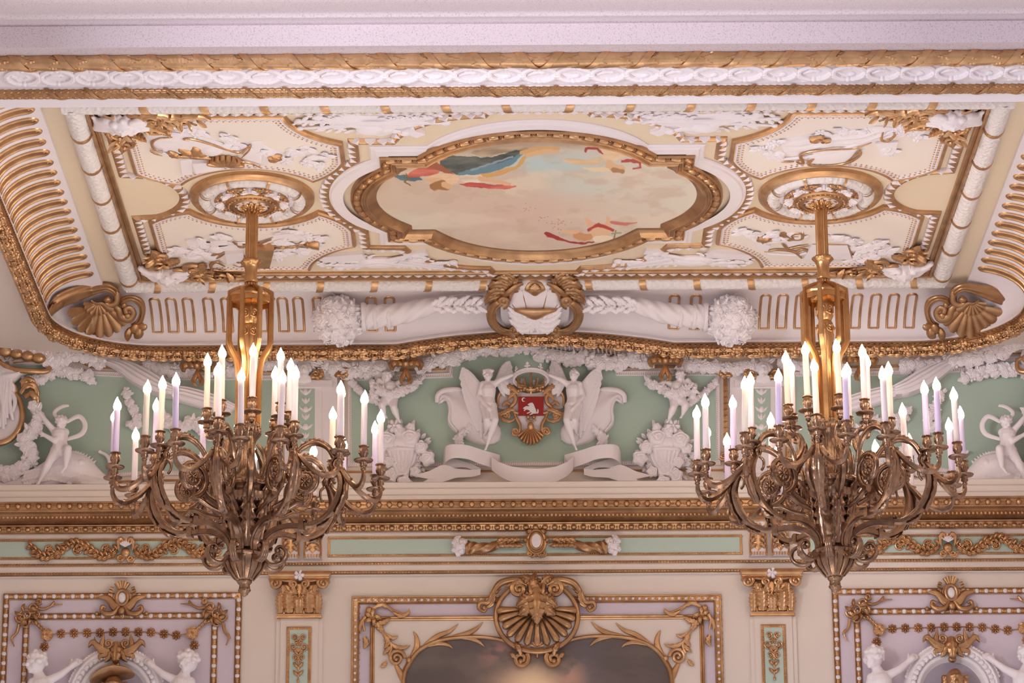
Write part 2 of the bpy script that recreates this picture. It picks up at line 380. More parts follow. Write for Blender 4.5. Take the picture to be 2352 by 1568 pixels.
# ---- near beam ----
BT = [(-90, 17.0), (-60, 17.0), (-25, 17.05), (-8, 17.10), (4, 17.18), (15, 17.30), (24, 17.42), (30, 17.46), (35, 17.47), (38, 17.48), (38.5, 17.50), (50, 17.62), (53, 17.63), (54, 17.62), (100, 17.62), (103, 17.62), (106, 17.70)]
beam = struct(extr([py_point(a, b) for a, b in BT] + [(17.86, 7.80 + CAMZ)]), 'trim_1', STONE)
BA = np.array([17.84, 7.79 + CAMZ]); BB = np.array([18.25, 7.685 + CAMZ]); BL_ = np.linalg.norm(BB - BA) * 100
def FB(P):
    """beam soffit frame: u cm along the beam, v cm down the slope, w cm off it"""
    P = np.asarray(P, float); d = (BB - BA) / np.linalg.norm(BB - BA); n = np.array([d[1], -d[0]]); n = n if n[1] < 0 else -n
    return np.stack([OX + P[..., 0] / 100, BA[0] + (d[0] * P[..., 1] + n[0] * P[..., 2]) / 100, BA[1] + (d[1] * P[..., 1] + n[1] * P[..., 2]) / 100], -1)
mb = MB(); G = np.array([[(-420, v, w), (420, v, w)] for v, w in [(-4, -1), (4, 0), (26.0, 0), (26.5, 1.5), (34, 2), (BL_, 2.0), (BL_ + 0.5, 1)]]); mb.grid(FB(G))
V = np.array([[(-420, BL_ + 0.5, 1), (420, BL_ + 0.5, 1)]]); q = FB(V)[0]; top = q.copy(); top[:, 2] += 0.8; mb.add(np.vstack([q, top]), [(0, 1, 3, 2)])
soffit = struct(mb, 'trim_2', WHITE, smooth=20)
def scaled_roll(f, u0, u1, v, w, r, per, k, amp=0.10, step=None, half=True, ax=0, nth=25, sgn=1):
    """half round with overlapping leaf scales; runs along local axis ax"""
    mb = MB(); n = int((u1 - u0) / (step or per / 7)) + 2; U = np.linspace(u0, u1, n); A = np.linspace(-0.1, PI + 0.1, nth)
    uu, aa = np.meshgrid(U, A, indexing='ij'); s = (sgn * uu / per + 0.5 * np.abs(np.sin(aa * k)) ** 0.8) % 1.0
    rr = r * (1 + amp * (s - 0.5)); a = v + rr * np.cos(aa); b = w + rr * np.sin(aa)
    G = np.stack([uu, a, b], -1) if ax == 0 else np.stack([a, uu, b], -1); mb.grid(f(G)); return mb
for side in (-1, 1):
    u0, u1 = (-330, 0) if side < 0 else (0, 330)
    struct(scaled_roll(FB, u0, u1, -0.5, 1.0, 5.2, 15.5, 2.5, 0.16, step=0.9, sgn=-side), 'leaf_torus', GOLD, soffit, smooth=25)
    struct(scaled_roll(FB, u0, u1, 29.3, 1.2, 3.4, 4.2, 4.5, 0.22, step=0.6, sgn=-side, nth=29), 'scale_torus', GOLDD, soffit, smooth=25)
    for v, w, r, sp, wd, sl in ((-0.5, 1.0, 5.9, 27, 2.3, 7.5), (29.3, 1.2, 4.0, 23.5, 1.3, 6.0)):
        mb = MB()
        for i in range(13):
            uc = side * (i + 0.15) * sp; A = np.linspace(-0.15, PI + 0.15, 16); t = (A - PI / 2) / (PI / 2)
            c = uc + side * t * sl
            G = np.stack([np.stack([c + d, v + (r + e) * np.cos(A), w + (r + e) * np.sin(A)], -1) for d, e in ((-wd, -0.6), (-wd, 0.1), (0, 0.3), (wd, 0.1), (wd, -0.6))], 1)
            mb.grid(FB(G))
        struct(mb, 'wrapped_ribbon', GOLD if r > 5 else GOLDD, soffit)
# wreath band
mb = MB()
for i in range(-15, 16):
    c = i * 20.3; sg = 1 if i % 2 else -1
    A = np.linspace(0, 2 * PI, 40, endpoint=False)
    P = np.stack([c + 9.6 * np.cos(A), 14.8 + 6.3 * np.sin(A) + 0 * A], 1)
    rr = 2.0 * (0.75 + 0.3 * np.abs(np.sin(A * 9)))
    T = nv(np.roll(P, -1, 0) - np.roll(P, 1, 0)); N = np.stack([-T[:, 1], T[:, 0]], 1)
    G = np.stack([np.c_[P + N * o * rr[:, None], 0 * A + w * rr] for o, w in ((-1, -0.2), (-0.85, 0.75), (0, 1.05), (0.85, 0.75), (1, -0.2))], 1); mb.grid(FB(G), closed_u=True)
    for q_ in (-1, 1):
        leaf(mb, FB, [(c - 10 * q_, 14.8), (c - 6 * q_, 14.8 + 5 * q_ * sg), (c + 1 * q_, 14.8 + 6.8 * q_ * sg), (c + 7 * q_, 14.8 + 9.0 * q_ * sg)], 2.2, 0.8, 5, w0=-0.2, m=7)
    leaf(mb, FB, [(c - 7, 14.8 - 1 * sg), (c - 2, 14.8 + 2.2 * sg), (c + 3, 14.8 + 1.2 * sg), (c + 1.5, 14.8 - 1.0 * sg)], 1.7, 0.8, 3, w0=-0.2, m=7)
    ball(mb, FB, (c + 10.15, 14.8, 0.4), (2.2, 1.1, 1.0), 8, 5)
struct(mb, 'wreath_band', WHITEC, soffit, smooth=30)
# ---- ceiling roll with gilt bands ----
RU, RV = 289.0, 165.0
rolls = struct(scaled_roll(FC, -RU - 6, RU + 6, -RV, 2.0, 6.2, 5.0, 5, 0.07, step=1.0, nth=31), 'trim_3', SCALE, smooth=25)
struct(scaled_roll(FC, -RU - 3, RU + 3, RV, 2.0, 6.2, 5.0, 5, 0.07, step=1.0, nth=31), 'leaf_roll', SCALE, rolls, smooth=25)
for sx in (-1, 1): struct(scaled_roll(FC, -RV - 2, RV, sx * RU, 2.0, 6.4, 7.0, 5, 0.07, step=1.2, nth=31, ax=1), 'leaf_roll', SCALE, rolls, smooth=25)
def ringband(c, w, ax, skew=2.0, r=6.75):
    A = np.linspace(-0.2, PI + 0.2, 14); mb = MB(); L = []
    for d, e in ((-w, -0.8), (-w, 0), (0, 0.25), (w, 0), (w, -0.8)):
        a = (r + e) * np.cos(A); b = 2.0 + (r + e) * np.sin(A); t = c[ax] + d + skew * np.cos(A)
        L.append(np.stack([t, c[1] + a, b], -1) if ax == 0 else np.stack([c[0] + a, t, b], -1))
    mb.grid(FC(np.stack(L, 1))); return mb
for u in np.arange(-243, 250, 37.4):
    if abs(u) > 5: struct(ringband((u, -RV), 2.6, 0, 2.0 * (1 if u < 0 else -1)), 'gilt_band', GOLD, rolls)
for u in np.arange(-270, 271, 38.6): struct(ringband((u, RV), 2.4, 0, 1.5 * (1 if u > 0 else -1)), 'gilt_band', GOLD, rolls)
for sx in (-1, 1):
    for v in np.arange(-118, 160, 54): struct(ringband((sx * RU, v), 2.0, 1, 0), 'gilt_band', GOLD, rolls)
mb = MB()
sweep(mb, FC, [(-281, -157), (281, -157), (281, 157), (-281, 157)], [(-1.5, 0), (-1.5, 3.0), (0, 3.8), (1.0, 3.2), (1.4, 1.8), (2.6, 1.8), (3.0, 2.6), (4, 2.2), (4.2, 0)], closed=True)
struct(mb, 'gilt_fillet', GOLDD, rolls, smooth=30)
# ---- cove: inner rectangle to outer rounded path, quarter ellipse ----
CO, CD = 43.0, 27.0
IU, IV = RU + 6 + 14, RV + 6 + 8
OUu, OUv, RC = 347.0, 224.0, 75.0
def arch_h(u): 
    return np.where(np.abs(u) < 101, 9.5 * (1 - (np.abs(u) / 101.0) ** 2), 0.0)
def outer_path(n=1):
    L = []
    for v in np.linspace(-235, OUv - RC, 40): L.append((-OUu, v))
    for a in np.linspace(0, PI / 2, 14)[1:-1]: L.append((-OUu + RC - RC * math.cos(a), OUv - RC + RC * math.sin(a)))
    U = np.unique(np.r_[np.linspace(-OUu + RC, OUu - RC, 70), -101, 101])
    for u in U: L.append((u, OUv))
    for a in np.linspace(PI / 2, 0, 14)[1:-1]: L.append((OUu - RC + RC * math.cos(a), OUv - RC + RC * math.sin(a)))
    for v in np.linspace(OUv - RC, -235, 40): L.append((OUu, v))
    return np.array(L)
OP = outer_path(); OPh = 26.0 - arch_h(OP[:, 0]) * (OP[:, 1] > 223)
IP = np.stack([np.clip(OP[:, 0] * 1.0, -IU, IU), np.clip(OP[:, 1], -235, IV)], 1)
for i, (u, v) in enumerate(OP):
    if abs(u) > OUu - RC - 1 and v > OUv - RC - 1:   # corner: pull to the sharp inner corner
        pass
def cove_pt(i, t):
    """t 0..1 down the cove at outer path sample i (float arrays)"""
    s, c = np.sin(t * PI / 2), 1 - np.cos(t * PI / 2)
    P = IP[i][..., :] * (1 - s)[..., None] + OP[i][..., :] * s[..., None]
    return np.concatenate([P, (3 + (OPh[i] - 3) * c)[..., None]], -1)
idx = np.arange(len(OP)); tt = np.linspace(0, 1, 14)
G = np.stack([cove_pt(idx, np.full(len(OP), t)) for t in tt], 1)
cap0 = G[:, :1].copy(); cap0[..., 2] = 0.0; inn = cap0.copy(); 
mb = MB(); mb.grid(FC(np.concatenate([cap0, G], 1)))
cove = struct(mb, 'trim_4', WHITE, smooth=35)
def cove_at(u=None, v=None, t=0.5, side=0):
    """local point on the cove for a station on the back (u) or a side (v, side=+-1)"""
    s, c = math.sin(t * PI / 2), 1 - math.cos(t * PI / 2)
    if u is not None:
        h = 26 - float(arch_h(np.array(u))); return (u, IV + (OUv - IV) * s, 3 + (h - 3) * c)
    return (side * (IU + (OUu - IU) * s), v, 3 + 23 * c)
def cove_frame(u=None, v=None, side=0):
    """f(a, t, w): a cm along, t 0..1 down the cove, w cm off it"""
    def f(P):
        P = np.asarray(P, float); a, t, w = P[..., 0], P[..., 1], P[..., 2]; s, c = np.sin(t * PI / 2), 1 - np.cos(t * PI / 2)
        Lw = OUv - IV if u is not None else OUu - IU
        du, dh = np.cos(t * PI / 2) * Lw, np.sin(t * PI / 2) * 23; q = np.sqrt(du ** 2 + dh ** 2) + 1e-6; nx, nh = -dh / q, du / q
        if u is not None:
            h = 26 - arch_h(u + a); return FC(np.stack([u + a, IV + Lw * s + nx * w, 3 + (h - 3) * c + nh * w], -1))
        return FC(np.stack([side * (IU + Lw * s + nx * w), v + a, 3 + 23 * c + nh * w], -1))
    return f
def flute(f, a, t0, t1, r, name, m, floor=False, **kw):
    """hairpin flute moulding: round at the inner end, square at the foot; t scaled"""
    k = 52.0; tt = []
    for x in np.linspace(t1, t0 + a / k, 12): tt.append((-a, x))
    for q in np.linspace(PI, 0, 10)[1:-1]: tt.append((a * math.cos(q), t0 + (a - a * math.sin(q)) / k))
    for x in np.linspace(t0 + a / k, t1, 12): tt.append((a, x))
    tt.append((a, t1 + 0.005)); tt += [(x, t1) for x in np.linspace(a, -a, 5)[1:-1]]
    P = np.array(tt); T = nv(np.roll(P * [1, k], -1, 0) - np.roll(P * [1, k], 1, 0)); N = np.stack([-T[:, 1], T[:, 0] ], 1)
    A = np.linspace(0, PI, 6); G = np.zeros((len(P), 6, 3))
    for j, q in enumerate(A):
        G[:, j, 0] = P[:, 0] + N[:, 0] * r * math.cos(q); G[:, j, 1] = P[:, 1] + N[:, 1] * r * math.cos(q) / k; G[:, j, 2] = r * math.sin(q) * 1.1
    mb = MB(); mb.grid(f(G), closed_u=True); o = mb.build(name, m, None, smooth=40)
    if floor:
        x = np.linspace(-a, a, 3); t = np.linspace(t0 + a * 0.6 / k, t1, 14); xx, t2 = np.meshgrid(x, t); MB().grid(f(np.stack([xx, t2, 0.35 + 0 * xx], -1))).build('flute_floor', GOLDD, o)
    return tag(o, **kw)
back_px = [362, 399, 437, 484, 525, 566, 606, 654, 690, 735, 858, 900, 1553, 1602, 1762, 1802, 1843, 1884, 1925, 1972, 2015, 2056, 2097]
for x in back_px:
    u = (x - 1234) * 0.3155
    nb = 'beside the left chandelier' if x < 720 else 'beside the right chandelier' if x > 1760 else 'tucked under the left flower cornucopia' if x < 1200 else 'tucked under the right flower cornucopia'
    flute(cove_frame(u=u), 3.3, 0.16, 0.80, 1.0, 'gilt_flute', GOLD, label='small upright gold arch flute on the back cove ' + nb, category='moulding', group='gold arch flutes on the back cove ' + nb)
for sd in (-1, 1):
    nm = 'left' if sd < 0 else 'right'
    for k in range(22):
        flute(cove_frame(v=138 - k * 17.6, side=sd), 4.1, 0.08, 0.93, 1.35, 'gilt_flute', GOLD, floor=True, label='long gold hairpin flute curving down the %s side cove' % nm, category='moulding', group='gold hairpin flutes in the row along the %s side cove' % nm)
# ---- white lip and berry cornice ----
OPn = np.zeros_like(OP); d = nv(np.gradient(OP, axis=0)); OPn = np.stack([d[:, 1], -d[:, 0]], 1) * -1   # outward
if OPn[0, 0] > 0: OPn = -OPn
def band(prof):
    L = []
    for o, h in prof: L.append(np.c_[OP + OPn * o, OPh + h])
    mb = MB(); mb.grid(FC(np.stack(L, 1))); return mb
struct(band([(0, 0), (-1.5, 0.5), (-1.5, 1.5), (-2.6, 2), (-2.6, 3), (-1.6, 3.4)]), 'cove_lip', WHITE, cove, 30)
berry = struct(band([(-1.6, 3.2), (-2.6, 3.6), (-2.8, 4.6), (-1.4, 5.0), (-1.2, 5.8), (-2.4, 6.1), (-2.4, 6.7), (-0.6, 7.0), (0, 8.0), (2, 9.8), (5, 10.6), (8, 10.2), (10, 8.4), (10.5, 5), (10.5, -1.5)]), 'trim_5', GOLDD, smooth=30)
# berries, small leaves along the torus
rnd = random.Random(5)
PD = np.r_[0, np.cumsum(np.linalg.norm(np.diff(OP, axis=0), axis=1))]; LT = PD[-1]
def berry_pt(s, q):
    i = min(len(OP) - 2, max(0, np.searchsorted(PD, s) - 1)); k = (s - PD[i]) / (PD[i + 1] - PD[i])
    o = OP[i] * (1 - k) + OP[i + 1] * k; n = OPn[i]; h = OPh[i] * (1 - k) + OPh[i + 1] * k
    a = -0.35 + q * 2.3; return np.array([o[0] + n[0] * (5.0 - 5.4 * math.cos(a)), o[1] + n[1] * (5.0 - 5.4 * math.cos(a)), h + 7.0 + 3.9 * math.sin(a)])
mb = MB(); mb2 = MB(); s = 30.0
while s < LT - 30:
    ph = int(s / 21) % 2
    for q in np.linspace(0.05, 1.0, 6):
        if rnd.random() < 0.88:
            p = berry_pt(s + rnd.uniform(-0.6, 0.6), min(1, max(0, q + rnd.uniform(-0.04, 0.04)))); r = rnd.uniform(0.75, 1.25) if (s % 21) < 13 else rnd.uniform(1.2, 2.3)
            ball(mb, FC, p, r, 7, 5)
    s += 2.15
struct(mb, 'carved_fruit', GOLD, berry, smooth='all')
s = 30.0
while s < LT - 30:
    for q in (0.1, 0.6):
        p = berry_pt(s + rnd.uniform(-3, 3), q + rnd.uniform(0, .1)); p2 = berry_pt(s + rnd.uniform(4, 8), q + 0.1)
        sleaf(mb2, FC, p + np.array([0, 0, 1.6]), p2 - p, rnd.uniform(4, 7), rnd.uniform(1.4, 2.2), (0, -0.5, 1), 0.6)
    s += 7
struct(mb2, 'carved_leaves', GOLD, berry, smooth=30)
mb3 = MB(); s = 2.0
while s < LT - 4:
    i = min(len(OP) - 2, max(0, np.searchsorted(PD, s) - 1)); k = (s - PD[i]) / (PD[i + 1] - PD[i]); o = OP[i] * (1 - k) + OP[i + 1] * k; n = OPn[i]; h = OPh[i] * (1 - k) + OPh[i + 1] * k
    box(mb3, FC, (o[0] - n[0] * 1.9 - 1.2, o[1] - n[1] * 1.9 - 1.2, h + 4.9), (o[0] - n[0] * 1.9 + 1.2, o[1] - n[1] * 1.9 + 1.2, h + 5.9)); s += 4.2
struct(mb3, 'dentil_row', GOLDD, berry)
# soffit behind the berry cornice out to the walls
W_ = []
for (u, v), h in zip(OP + OPn * 10.5, OPh):
    if abs(u) > 300 and v < 150: e = (np.sign(u) * 425, v)
    elif abs(u) < 272: e = (u, 261)
    else: k = min(1.0, max(0.0, (v - 149) / 80)); e = (np.sign(u) * (425 - 140 * k ** 2), 180 + 81 * k ** 0.5) if k < 0.98 else (u, 261)
    W_.append([(u, v, h + 1), (u, v, h - 1), (lerp(u, e[0], .5), lerp(v, e[1], .5), h - 1.5), (e[0], e[1], h - 1)])
mb = MB(); mb.grid(FC(np.array(W_))); struct(mb, 'trim_6', CREAMW, smooth=30)
# ---- main cornice and entablature of the back wall ----
cornice = struct(hm([(1104, 0), (1106, 92), (1118, 92), (1121, 96), (1133, 96), (1136, 101), (1146, 103)]), 'trim_7', CREAMW, smooth=20)
g1 = struct(hm([(1145, 103), (1147, 107), (1149, 105), (1150, 99), (1164, 98), (1165, 101), (1168, 100), (1170, 92), (1174, 82), (1176, 80), (1187, 64), (1188, 62)]), 'gilt_crown', GOLDD, cornice, smooth=20)
struct(hm([(1188, 62), (1198, 28)]), 'soffit', GOLDD, cornice)
struct(hm([(1198, 28), (1199, 31), (1202, 29), (1203, 25), (1204, 24), (1206, 23), (1216, 18), (1217, 20), (1219, 18), (1220, 10)]), 'egg_moulding', GOLDD, cornice, smooth=20)
def row(y, w, step, r, mat_, name, x0=-30, x1=2380, rv=None, parent=cornice, two=False, ph=0.0, lob=None):
    mb = MB(); x = x0 + ph
    while x < x1:
        k = -0.0047 * (x - 1234); ball(mb, FW2(w), (x, y + k, 0), (r, rv or r, r), 10, 6)
        if two:
            for q in (0.32, 0.5, 0.68): ball(mb, FW2(w), (x + step * q, y + k, -r * 0.3), r * 0.36, 6, 5)
        x += step
    return struct(mb, name, mat_, parent, smooth='all')
def FW2(w):
    return frame_wall(YW - w * PXM)
row(1157, 100, 23.7, 6.8, GOLD, 'pearl_row', two=True)
row(1182, 71, 9.4, 4.0, GOLD, 'leaf_row', rv=4.2)
row(1211, 23, 22, 7.6, GOLD, 'egg_row', rv=5.0, ph=6)
row(1211, 22, 22, 2.0, GOLDD, 'dart_row', rv=4.6, ph=17)
enta = struct(hm([(1219, 10), (1232, 8), (1288, 8), (1296, 8), (1297, 5), (1307, 5), (1309, 4), (1316, 4), (1317, 10), (1319, 10), (1321, 2), (1322, 0)]), 'trim_8', CREAMW, smooth=20)
for y, w in ((1291.5, 9.5), (1312, 6)):
    struct(hm([(y - 3.6, w - 2), (y - 3.2, w), (y - 1.6, w + 1.5), (y + 1.6, w + 1.2), (y + 3.2, w), (y + 3.6, w - 3)]), 'gilt_rope', GOLDD, enta, smooth=30)
    row(y, w + 1.2, 7.0, 2.2, GOLDD, 'rope_twist', rv=2.8, parent=enta)
# ================= CEILING ORNAMENT =================
def quat(a, b, c, top, side, n=26, s=1.0):
    """four-lobed frame outline with square notches: corners (a,b) (c,b) (c,d)"""
    a, b = (a if hasattr(a, '__len__') else (a, b)); return None
def quatre(a, b, c, d, top, side, n=28):
    L = []
    L += arc((-a, -b), (a, -b), -(top - b), n); L += [(a, -b), (c, -b)]
    L += arc((c, -d), (c, d), -(side - c), n); L += [(c, d), (c, b)]
    L += arc((a, b), (-a, b), -(top - b), n); L += [(-a, b), (-c, b)]
    L += arc((-c, d), (-c, -d), -(side - c), n); L += [(-c, -d), (-c, -b)]
    Q = []
    for p in L:
        if not Q or np.linalg.norm(np.array(p) - np.array(Q[-1])) > 0.3: Q.append(tuple(p))
    return np.array(Q)
def inpoly(P, poly):
    x, y = P[:, 0], P[:, 1]; r = np.zeros(len(P), bool); n = len(poly)
    for i in range(n):
        x0, y0 = poly[i]; x1, y1 = poly[(i + 1) % n]
        c = (y0 > y) != (y1 > y)
        with np.errstate(divide='ignore', invalid='ignore'): r ^= c & (x < (x1 - x0) * (y - y0) / (y1 - y0 + 1e-12) + x0)
    return r
def vnoise(X, Y, seed=0):
    rs = np.random.RandomState(seed); T = rs.rand(64, 64)
    xi, yi = np.floor(X).astype(int), np.floor(Y).astype(int); fx, fy = X - xi, Y - yi; fx = fx * fx * (3 - 2 * fx); fy = fy * fy * (3 - 2 * fy)
    g = lambda a, b: T[a % 64, b % 64]
    return (g(xi, yi) * (1 - fx) + g(xi + 1, yi) * fx) * (1 - fy) + (g(xi, yi + 1) * (1 - fx) + g(xi + 1, yi + 1) * fx) * fy
def fbm(X, Y, seed=0, oct=5):
    s = 0; a = 0.5
    for k in range(oct): s = s + a * vnoise(X * 2 ** k, Y * 2 ** k, seed + k); a *= 0.5
    return s / 0.97
def srgb(c): c = np.asarray(c, float) / 255; return np.where(c < 0.04045, c / 12.92, ((c + 0.055) / 1.055) ** 2.4)
class Paint:
    def __init__(s, px, py, base): s.x, s.y, s.c = px, py, base
    def mix(s, a, col): s.c = s.c * (1 - a[:, None]) + np.asarray(col, float)[None] * a[:, None]
    def stroke(s, pts, r, col, soft=1.5, wob=1.5, alpha=1.0, yx=1.0):
        P = np.asarray(pts, float); R = np.interp(np.linspace(0, 1, len(P)), np.linspace(0, 1, len(r)), r) if hasattr(r, '__len__') else np.full(len(P), float(r)); D = np.full(len(s.x), 1e9)
        X = s.x + (vnoise(s.x / 7, s.y / 5, 3) - 0.5) * 2 * wob; Y = s.y + (vnoise(s.x / 8, s.y / 5, 9) - 0.5) * 2 * wob
        for i in range(max(1, len(P) - 1)):
            a = P[i]; b = P[min(i + 1, len(P) - 1)]; d = b - a; L = max(1e-6, d @ d); t = np.clip(((X - a[0]) * d[0] + (Y - a[1]) * d[1]) / L, 0, 1)
            rr = R[i] + (R[min(i + 1, len(R) - 1)] - R[i]) * t; D = np.minimum(D, np.hypot(X - a[0] - d[0] * t, (Y - a[1] - d[1] * t) * yx) - rr)
        s.mix(np.clip(-D / soft + 0.5, 0, 1) * alpha, col)
    def poly(s, pts, col, col2=None, soft=2.0, folds=0.0, alpha=1.0):
        X = s.x + (vnoise(s.x / 7, s.y / 5, 3) - 0.5) * 3; Y = s.y + (vnoise(s.x / 8, s.y / 5, 9) - 0.5) * 3
        m = inpoly(np.stack([X, Y], 1), cr(pts, 5, True)).astype(float) * alpha; col = np.asarray(col, float)
        if col2 is not None:
            k = np.clip(fbm(s.x / 60 + s.y / 14, s.y / 16 - s.x / 90, 21) * 2.4 - 0.7, 0, 1); c = col[None] * (1 - k[:, None]) + np.asarray(col2, float)[None] * k[:, None]
            s.c = s.c * (1 - m[:, None]) + c * m[:, None]
        else: s.mix(m, col)
def vcol_mat(name, rough=0.6):
    m = bpy.data.materials.new(name); m.use_nodes = True; n = m.node_tree; b = n.nodes['Principled BSDF']; b.inputs['Roughness'].default_value = rough
    a = n.nodes.new('ShaderNodeVertexColor'); a.layer_name = 'paint'; n.links.new(a.outputs[0], b.inputs['Base Color']); return m
def painting(name, f, outline, step, w, painter, m, vs=1.0):
    O = np.asarray(outline); u0, v0 = O.min(0); u1, v1 = O.max(0); U = np.arange(u0, u1 + step, step * 1.0); V = np.arange(v0, v1 + step, step * vs)
    uu, vv = np.meshgrid(U, V, indexing='ij'); P = np.stack([uu.ravel(), vv.ravel()], 1); ins = inpoly(P, O).reshape(uu.shape)
    Wd = f(np.c_[P, np.full(len(P), w)]); nU, nV = uu.shape
    F = [(i * nV + j, (i + 1) * nV + j, (i + 1) * nV + j + 1, i * nV + j + 1) for i in range(nU - 1) for j in range(nV - 1) if ins[i, j] or ins[i + 1, j + 1]]
    q = Wd - np.array([0, 0, CAMZ]); ct, st = math.cos(TH), math.sin(TH); yy = q[:, 1] * ct + q[:, 2] * st; zz = -q[:, 1] * st + q[:, 2] * ct
    a = q[:, 0] / yy * FPX; b = zz / yy * FPX; c, s = math.cos(ROLL), math.sin(ROLL)
    C = painter(1176 + a * c - b * s, 784 - (a * s + b * c))
    me = bpy.data.meshes.new(name); me.from_pydata(Wd.tolist(), [], F); at = me.color_attributes.new('paint', 'FLOAT_COLOR', 'POINT')
    at.data.foreach_set('color', np.c_[srgb(np.clip(C, 0, 255)), np.ones(len(C))].ravel())
    b_ = bmesh.new(); b_.from_mesh(me); bmesh.ops.delete(b_, geom=[v for v in b_.verts if not v.link_faces], context='VERTS'); b_.to_mesh(me); b_.free()
    me.materials.append(m); o = bpy.data.objects.new(name, me); COL.objects.link(o); return o
def sky_painter(px, py):
    n = fbm(px / 130, py / 42, 4); n2 = fbm(px / 60 + 7, py / 22, 8)
    base = np.zeros((len(px), 3)) + np.array([205., 186, 168])
    P = Paint(px, py, base)
    g = np.clip((px - 1250) / 350, 0, 1); P.mix(g * 0.85, (212, 208, 196))
    bl = np.exp(-(((px - 1260) / 130) ** 2 + ((py - 375) / 30) ** 2)); P.mix(bl * 0.9, (178, 200, 200))
    bl = np.exp(-(((px - 960) / 110) ** 2 + ((py - 515) / 25) ** 2)); P.mix(bl * 0.8, (192, 200, 190))
    bl = np.exp(-(((px - 1340) / 90) ** 2 + ((py - 430) / 22) ** 2)); P.mix(bl * 0.6, (196, 208, 202))
    pk = np.exp(-(((px - 1180) / 170) ** 2 + ((py - 500) / 50) ** 2)); P.mix(pk * 0.7, (212, 184, 170))
    cl = np.clip((n - 0.50) * 7, 0, 1); P.mix(cl * 0.6, (222, 204, 184)); cl = np.clip((0.46 - n2) * 7, 0, 1); P.mix(cl * 0.5, (192, 168, 148))
    tp = np.clip((352 - py + (n2 - 0.5) * 34 - np.abs(px - 1120) * 0.03) / 14, 0, 1) * np.clip((1400 - px) / 60, 0, 1); P.mix(tp * 0.85, (172, 150, 126))
    tp = np.clip((400 - py + (n2 - 0.5) * 40) / 20, 0, 1) * np.clip((1030 - px) / 60, 0, 1); P.mix(tp * 0.6, (188, 160, 134))
    lf = np.clip((900 - px) / 40, 0, 1) * np.clip((450 - py) / 25, 0, 1); P.mix(lf * 0.6, (176, 146, 112))
    X = lambda L: [(776 + a / 2.94, 200 + b / 2.94) for a, b in L]
    P.poly(X([(900, 440), (1060, 405), (1250, 395), (1420, 420), (1280, 450), (1150, 440), (1000, 470)]), (150, 128, 106), (190, 168, 142))
    P.stroke(X([(930, 600), (1060, 590), (1150, 560)]), 5, (206, 160, 100)); 
    P.poly(X([(380, 600), (470, 592), (570, 615), (540, 632), (440, 632)]), (78, 106, 116), (110, 140, 150))
    P.poly(X([(410, 540), (470, 530), (550, 545), (530, 575), (430, 575)]), (226, 206, 184), (206, 180, 158))
    P.poly(X([(690, 560), (720, 470), (900, 470), (1040, 470), (1190, 430), (1260, 428), (1200, 490), (1060, 530), (940, 570), (830, 592), (760, 575)]), (58, 66, 66), (110, 112, 104))
    P.stroke(X([(820, 585), (930, 570), (1080, 540), (1180, 500), (1250, 440)]), [3, 8, 8, 6, 3], (100, 132, 146)); P.stroke(X([(900, 560), (1040, 515), (1180, 470)]), 2.2, (132, 156, 164))
    P.poly(X([(1140, 560), (1210, 520), (1270, 445), (1290, 450), (1230, 540), (1160, 565)]), (204, 162, 104))
    P.stroke(X([(1240, 440), (1340, 420), (1440, 412), (1495, 415)]), [5, 6, 5, 3], (206, 164, 112)); P.stroke(X([(1280, 462), (1400, 430), (1490, 432)]), [5, 4, 3], (214, 176, 130))
    P.poly(X([(460, 600), (540, 545), (640, 515), (700, 545), (670, 590), (580, 600), (520, 612)]), (178, 84, 72), (214, 130, 108))
    P.poly(X([(560, 505), (640, 480), (700, 465), (740, 470), (690, 500)]), (172, 86, 74), (206, 130, 106))
    P.stroke(X([(640, 520), (720, 560), (780, 600)]), [8, 6, 4], (158, 94, 64))
    P.poly(X([(590, 620), (660, 590), (760, 585), (820, 610), (790, 650), (700, 660), (640, 650)]), (214, 172, 132), (230, 200, 168))
    P.stroke(X([(650, 670), (700, 660), (735, 675)]), [10, 11, 8], (160, 112, 70)); P.stroke(X([(720, 660), (745, 668)]), 7, (216, 172, 134))
    P.poly(X([(810, 600), (900, 590), (980, 600), (960, 640), (860, 645)]), (226, 212, 192), (206, 186, 164))
    P.stroke(X([(960, 615), (1060, 635), (1160, 655)]), [5, 4, 3], (216, 174, 136)); P.poly(X([(815, 660), (900, 645), (1040, 655), (1190, 665), (1195, 680), (1100, 688), (960, 680)]), (184, 78, 70), (212, 120, 104))
    P.stroke(X([(460, 585), (480, 620), (450, 640), (490, 660)]), 1.6, (130, 96, 50))
    # putti upper right
    P.poly(X([(1500, 490), (1580, 480), (1680, 490), (1780, 480), (1760, 520), (1650, 525), (1560, 510)]), (220, 196, 160), (204, 170, 128))
    P.poly(X([(1650, 550), (1740, 540), (1830, 545), (1850, 560), (1760, 570)]), (224, 202, 168))
    P.poly(X([(1770, 420), (1860, 410), (1960, 450), (1900, 490), (1800, 500), (1780, 460)]), (216, 180, 142), (228, 202, 172))
    P.stroke(X([(1830, 520), (1880, 550), (1920, 545)]), [9, 9, 7], (214, 176, 138)); P.stroke(X([(1860, 560), (1920, 568)]), 5, (170, 126, 84))
    P.stroke(X([(1670, 440), (1680, 415), (1750, 412), (1790, 450)]), [2, 3, 3, 2], (160, 64, 60)); P.stroke(X([(1920, 500), (1980, 495), (2040, 510), (2045, 540), (1995, 548)]), [3, 4, 3, 2, 2], (176, 74, 68))
    # lower putto
    P.stroke(X([(1680, 890), (1710, 930), (1760, 960)]), [4, 8, 9], (220, 180, 146)); P.stroke(X([(1825, 880), (1825, 930), (1790, 965)]), [4, 7, 9], (220, 180, 146))
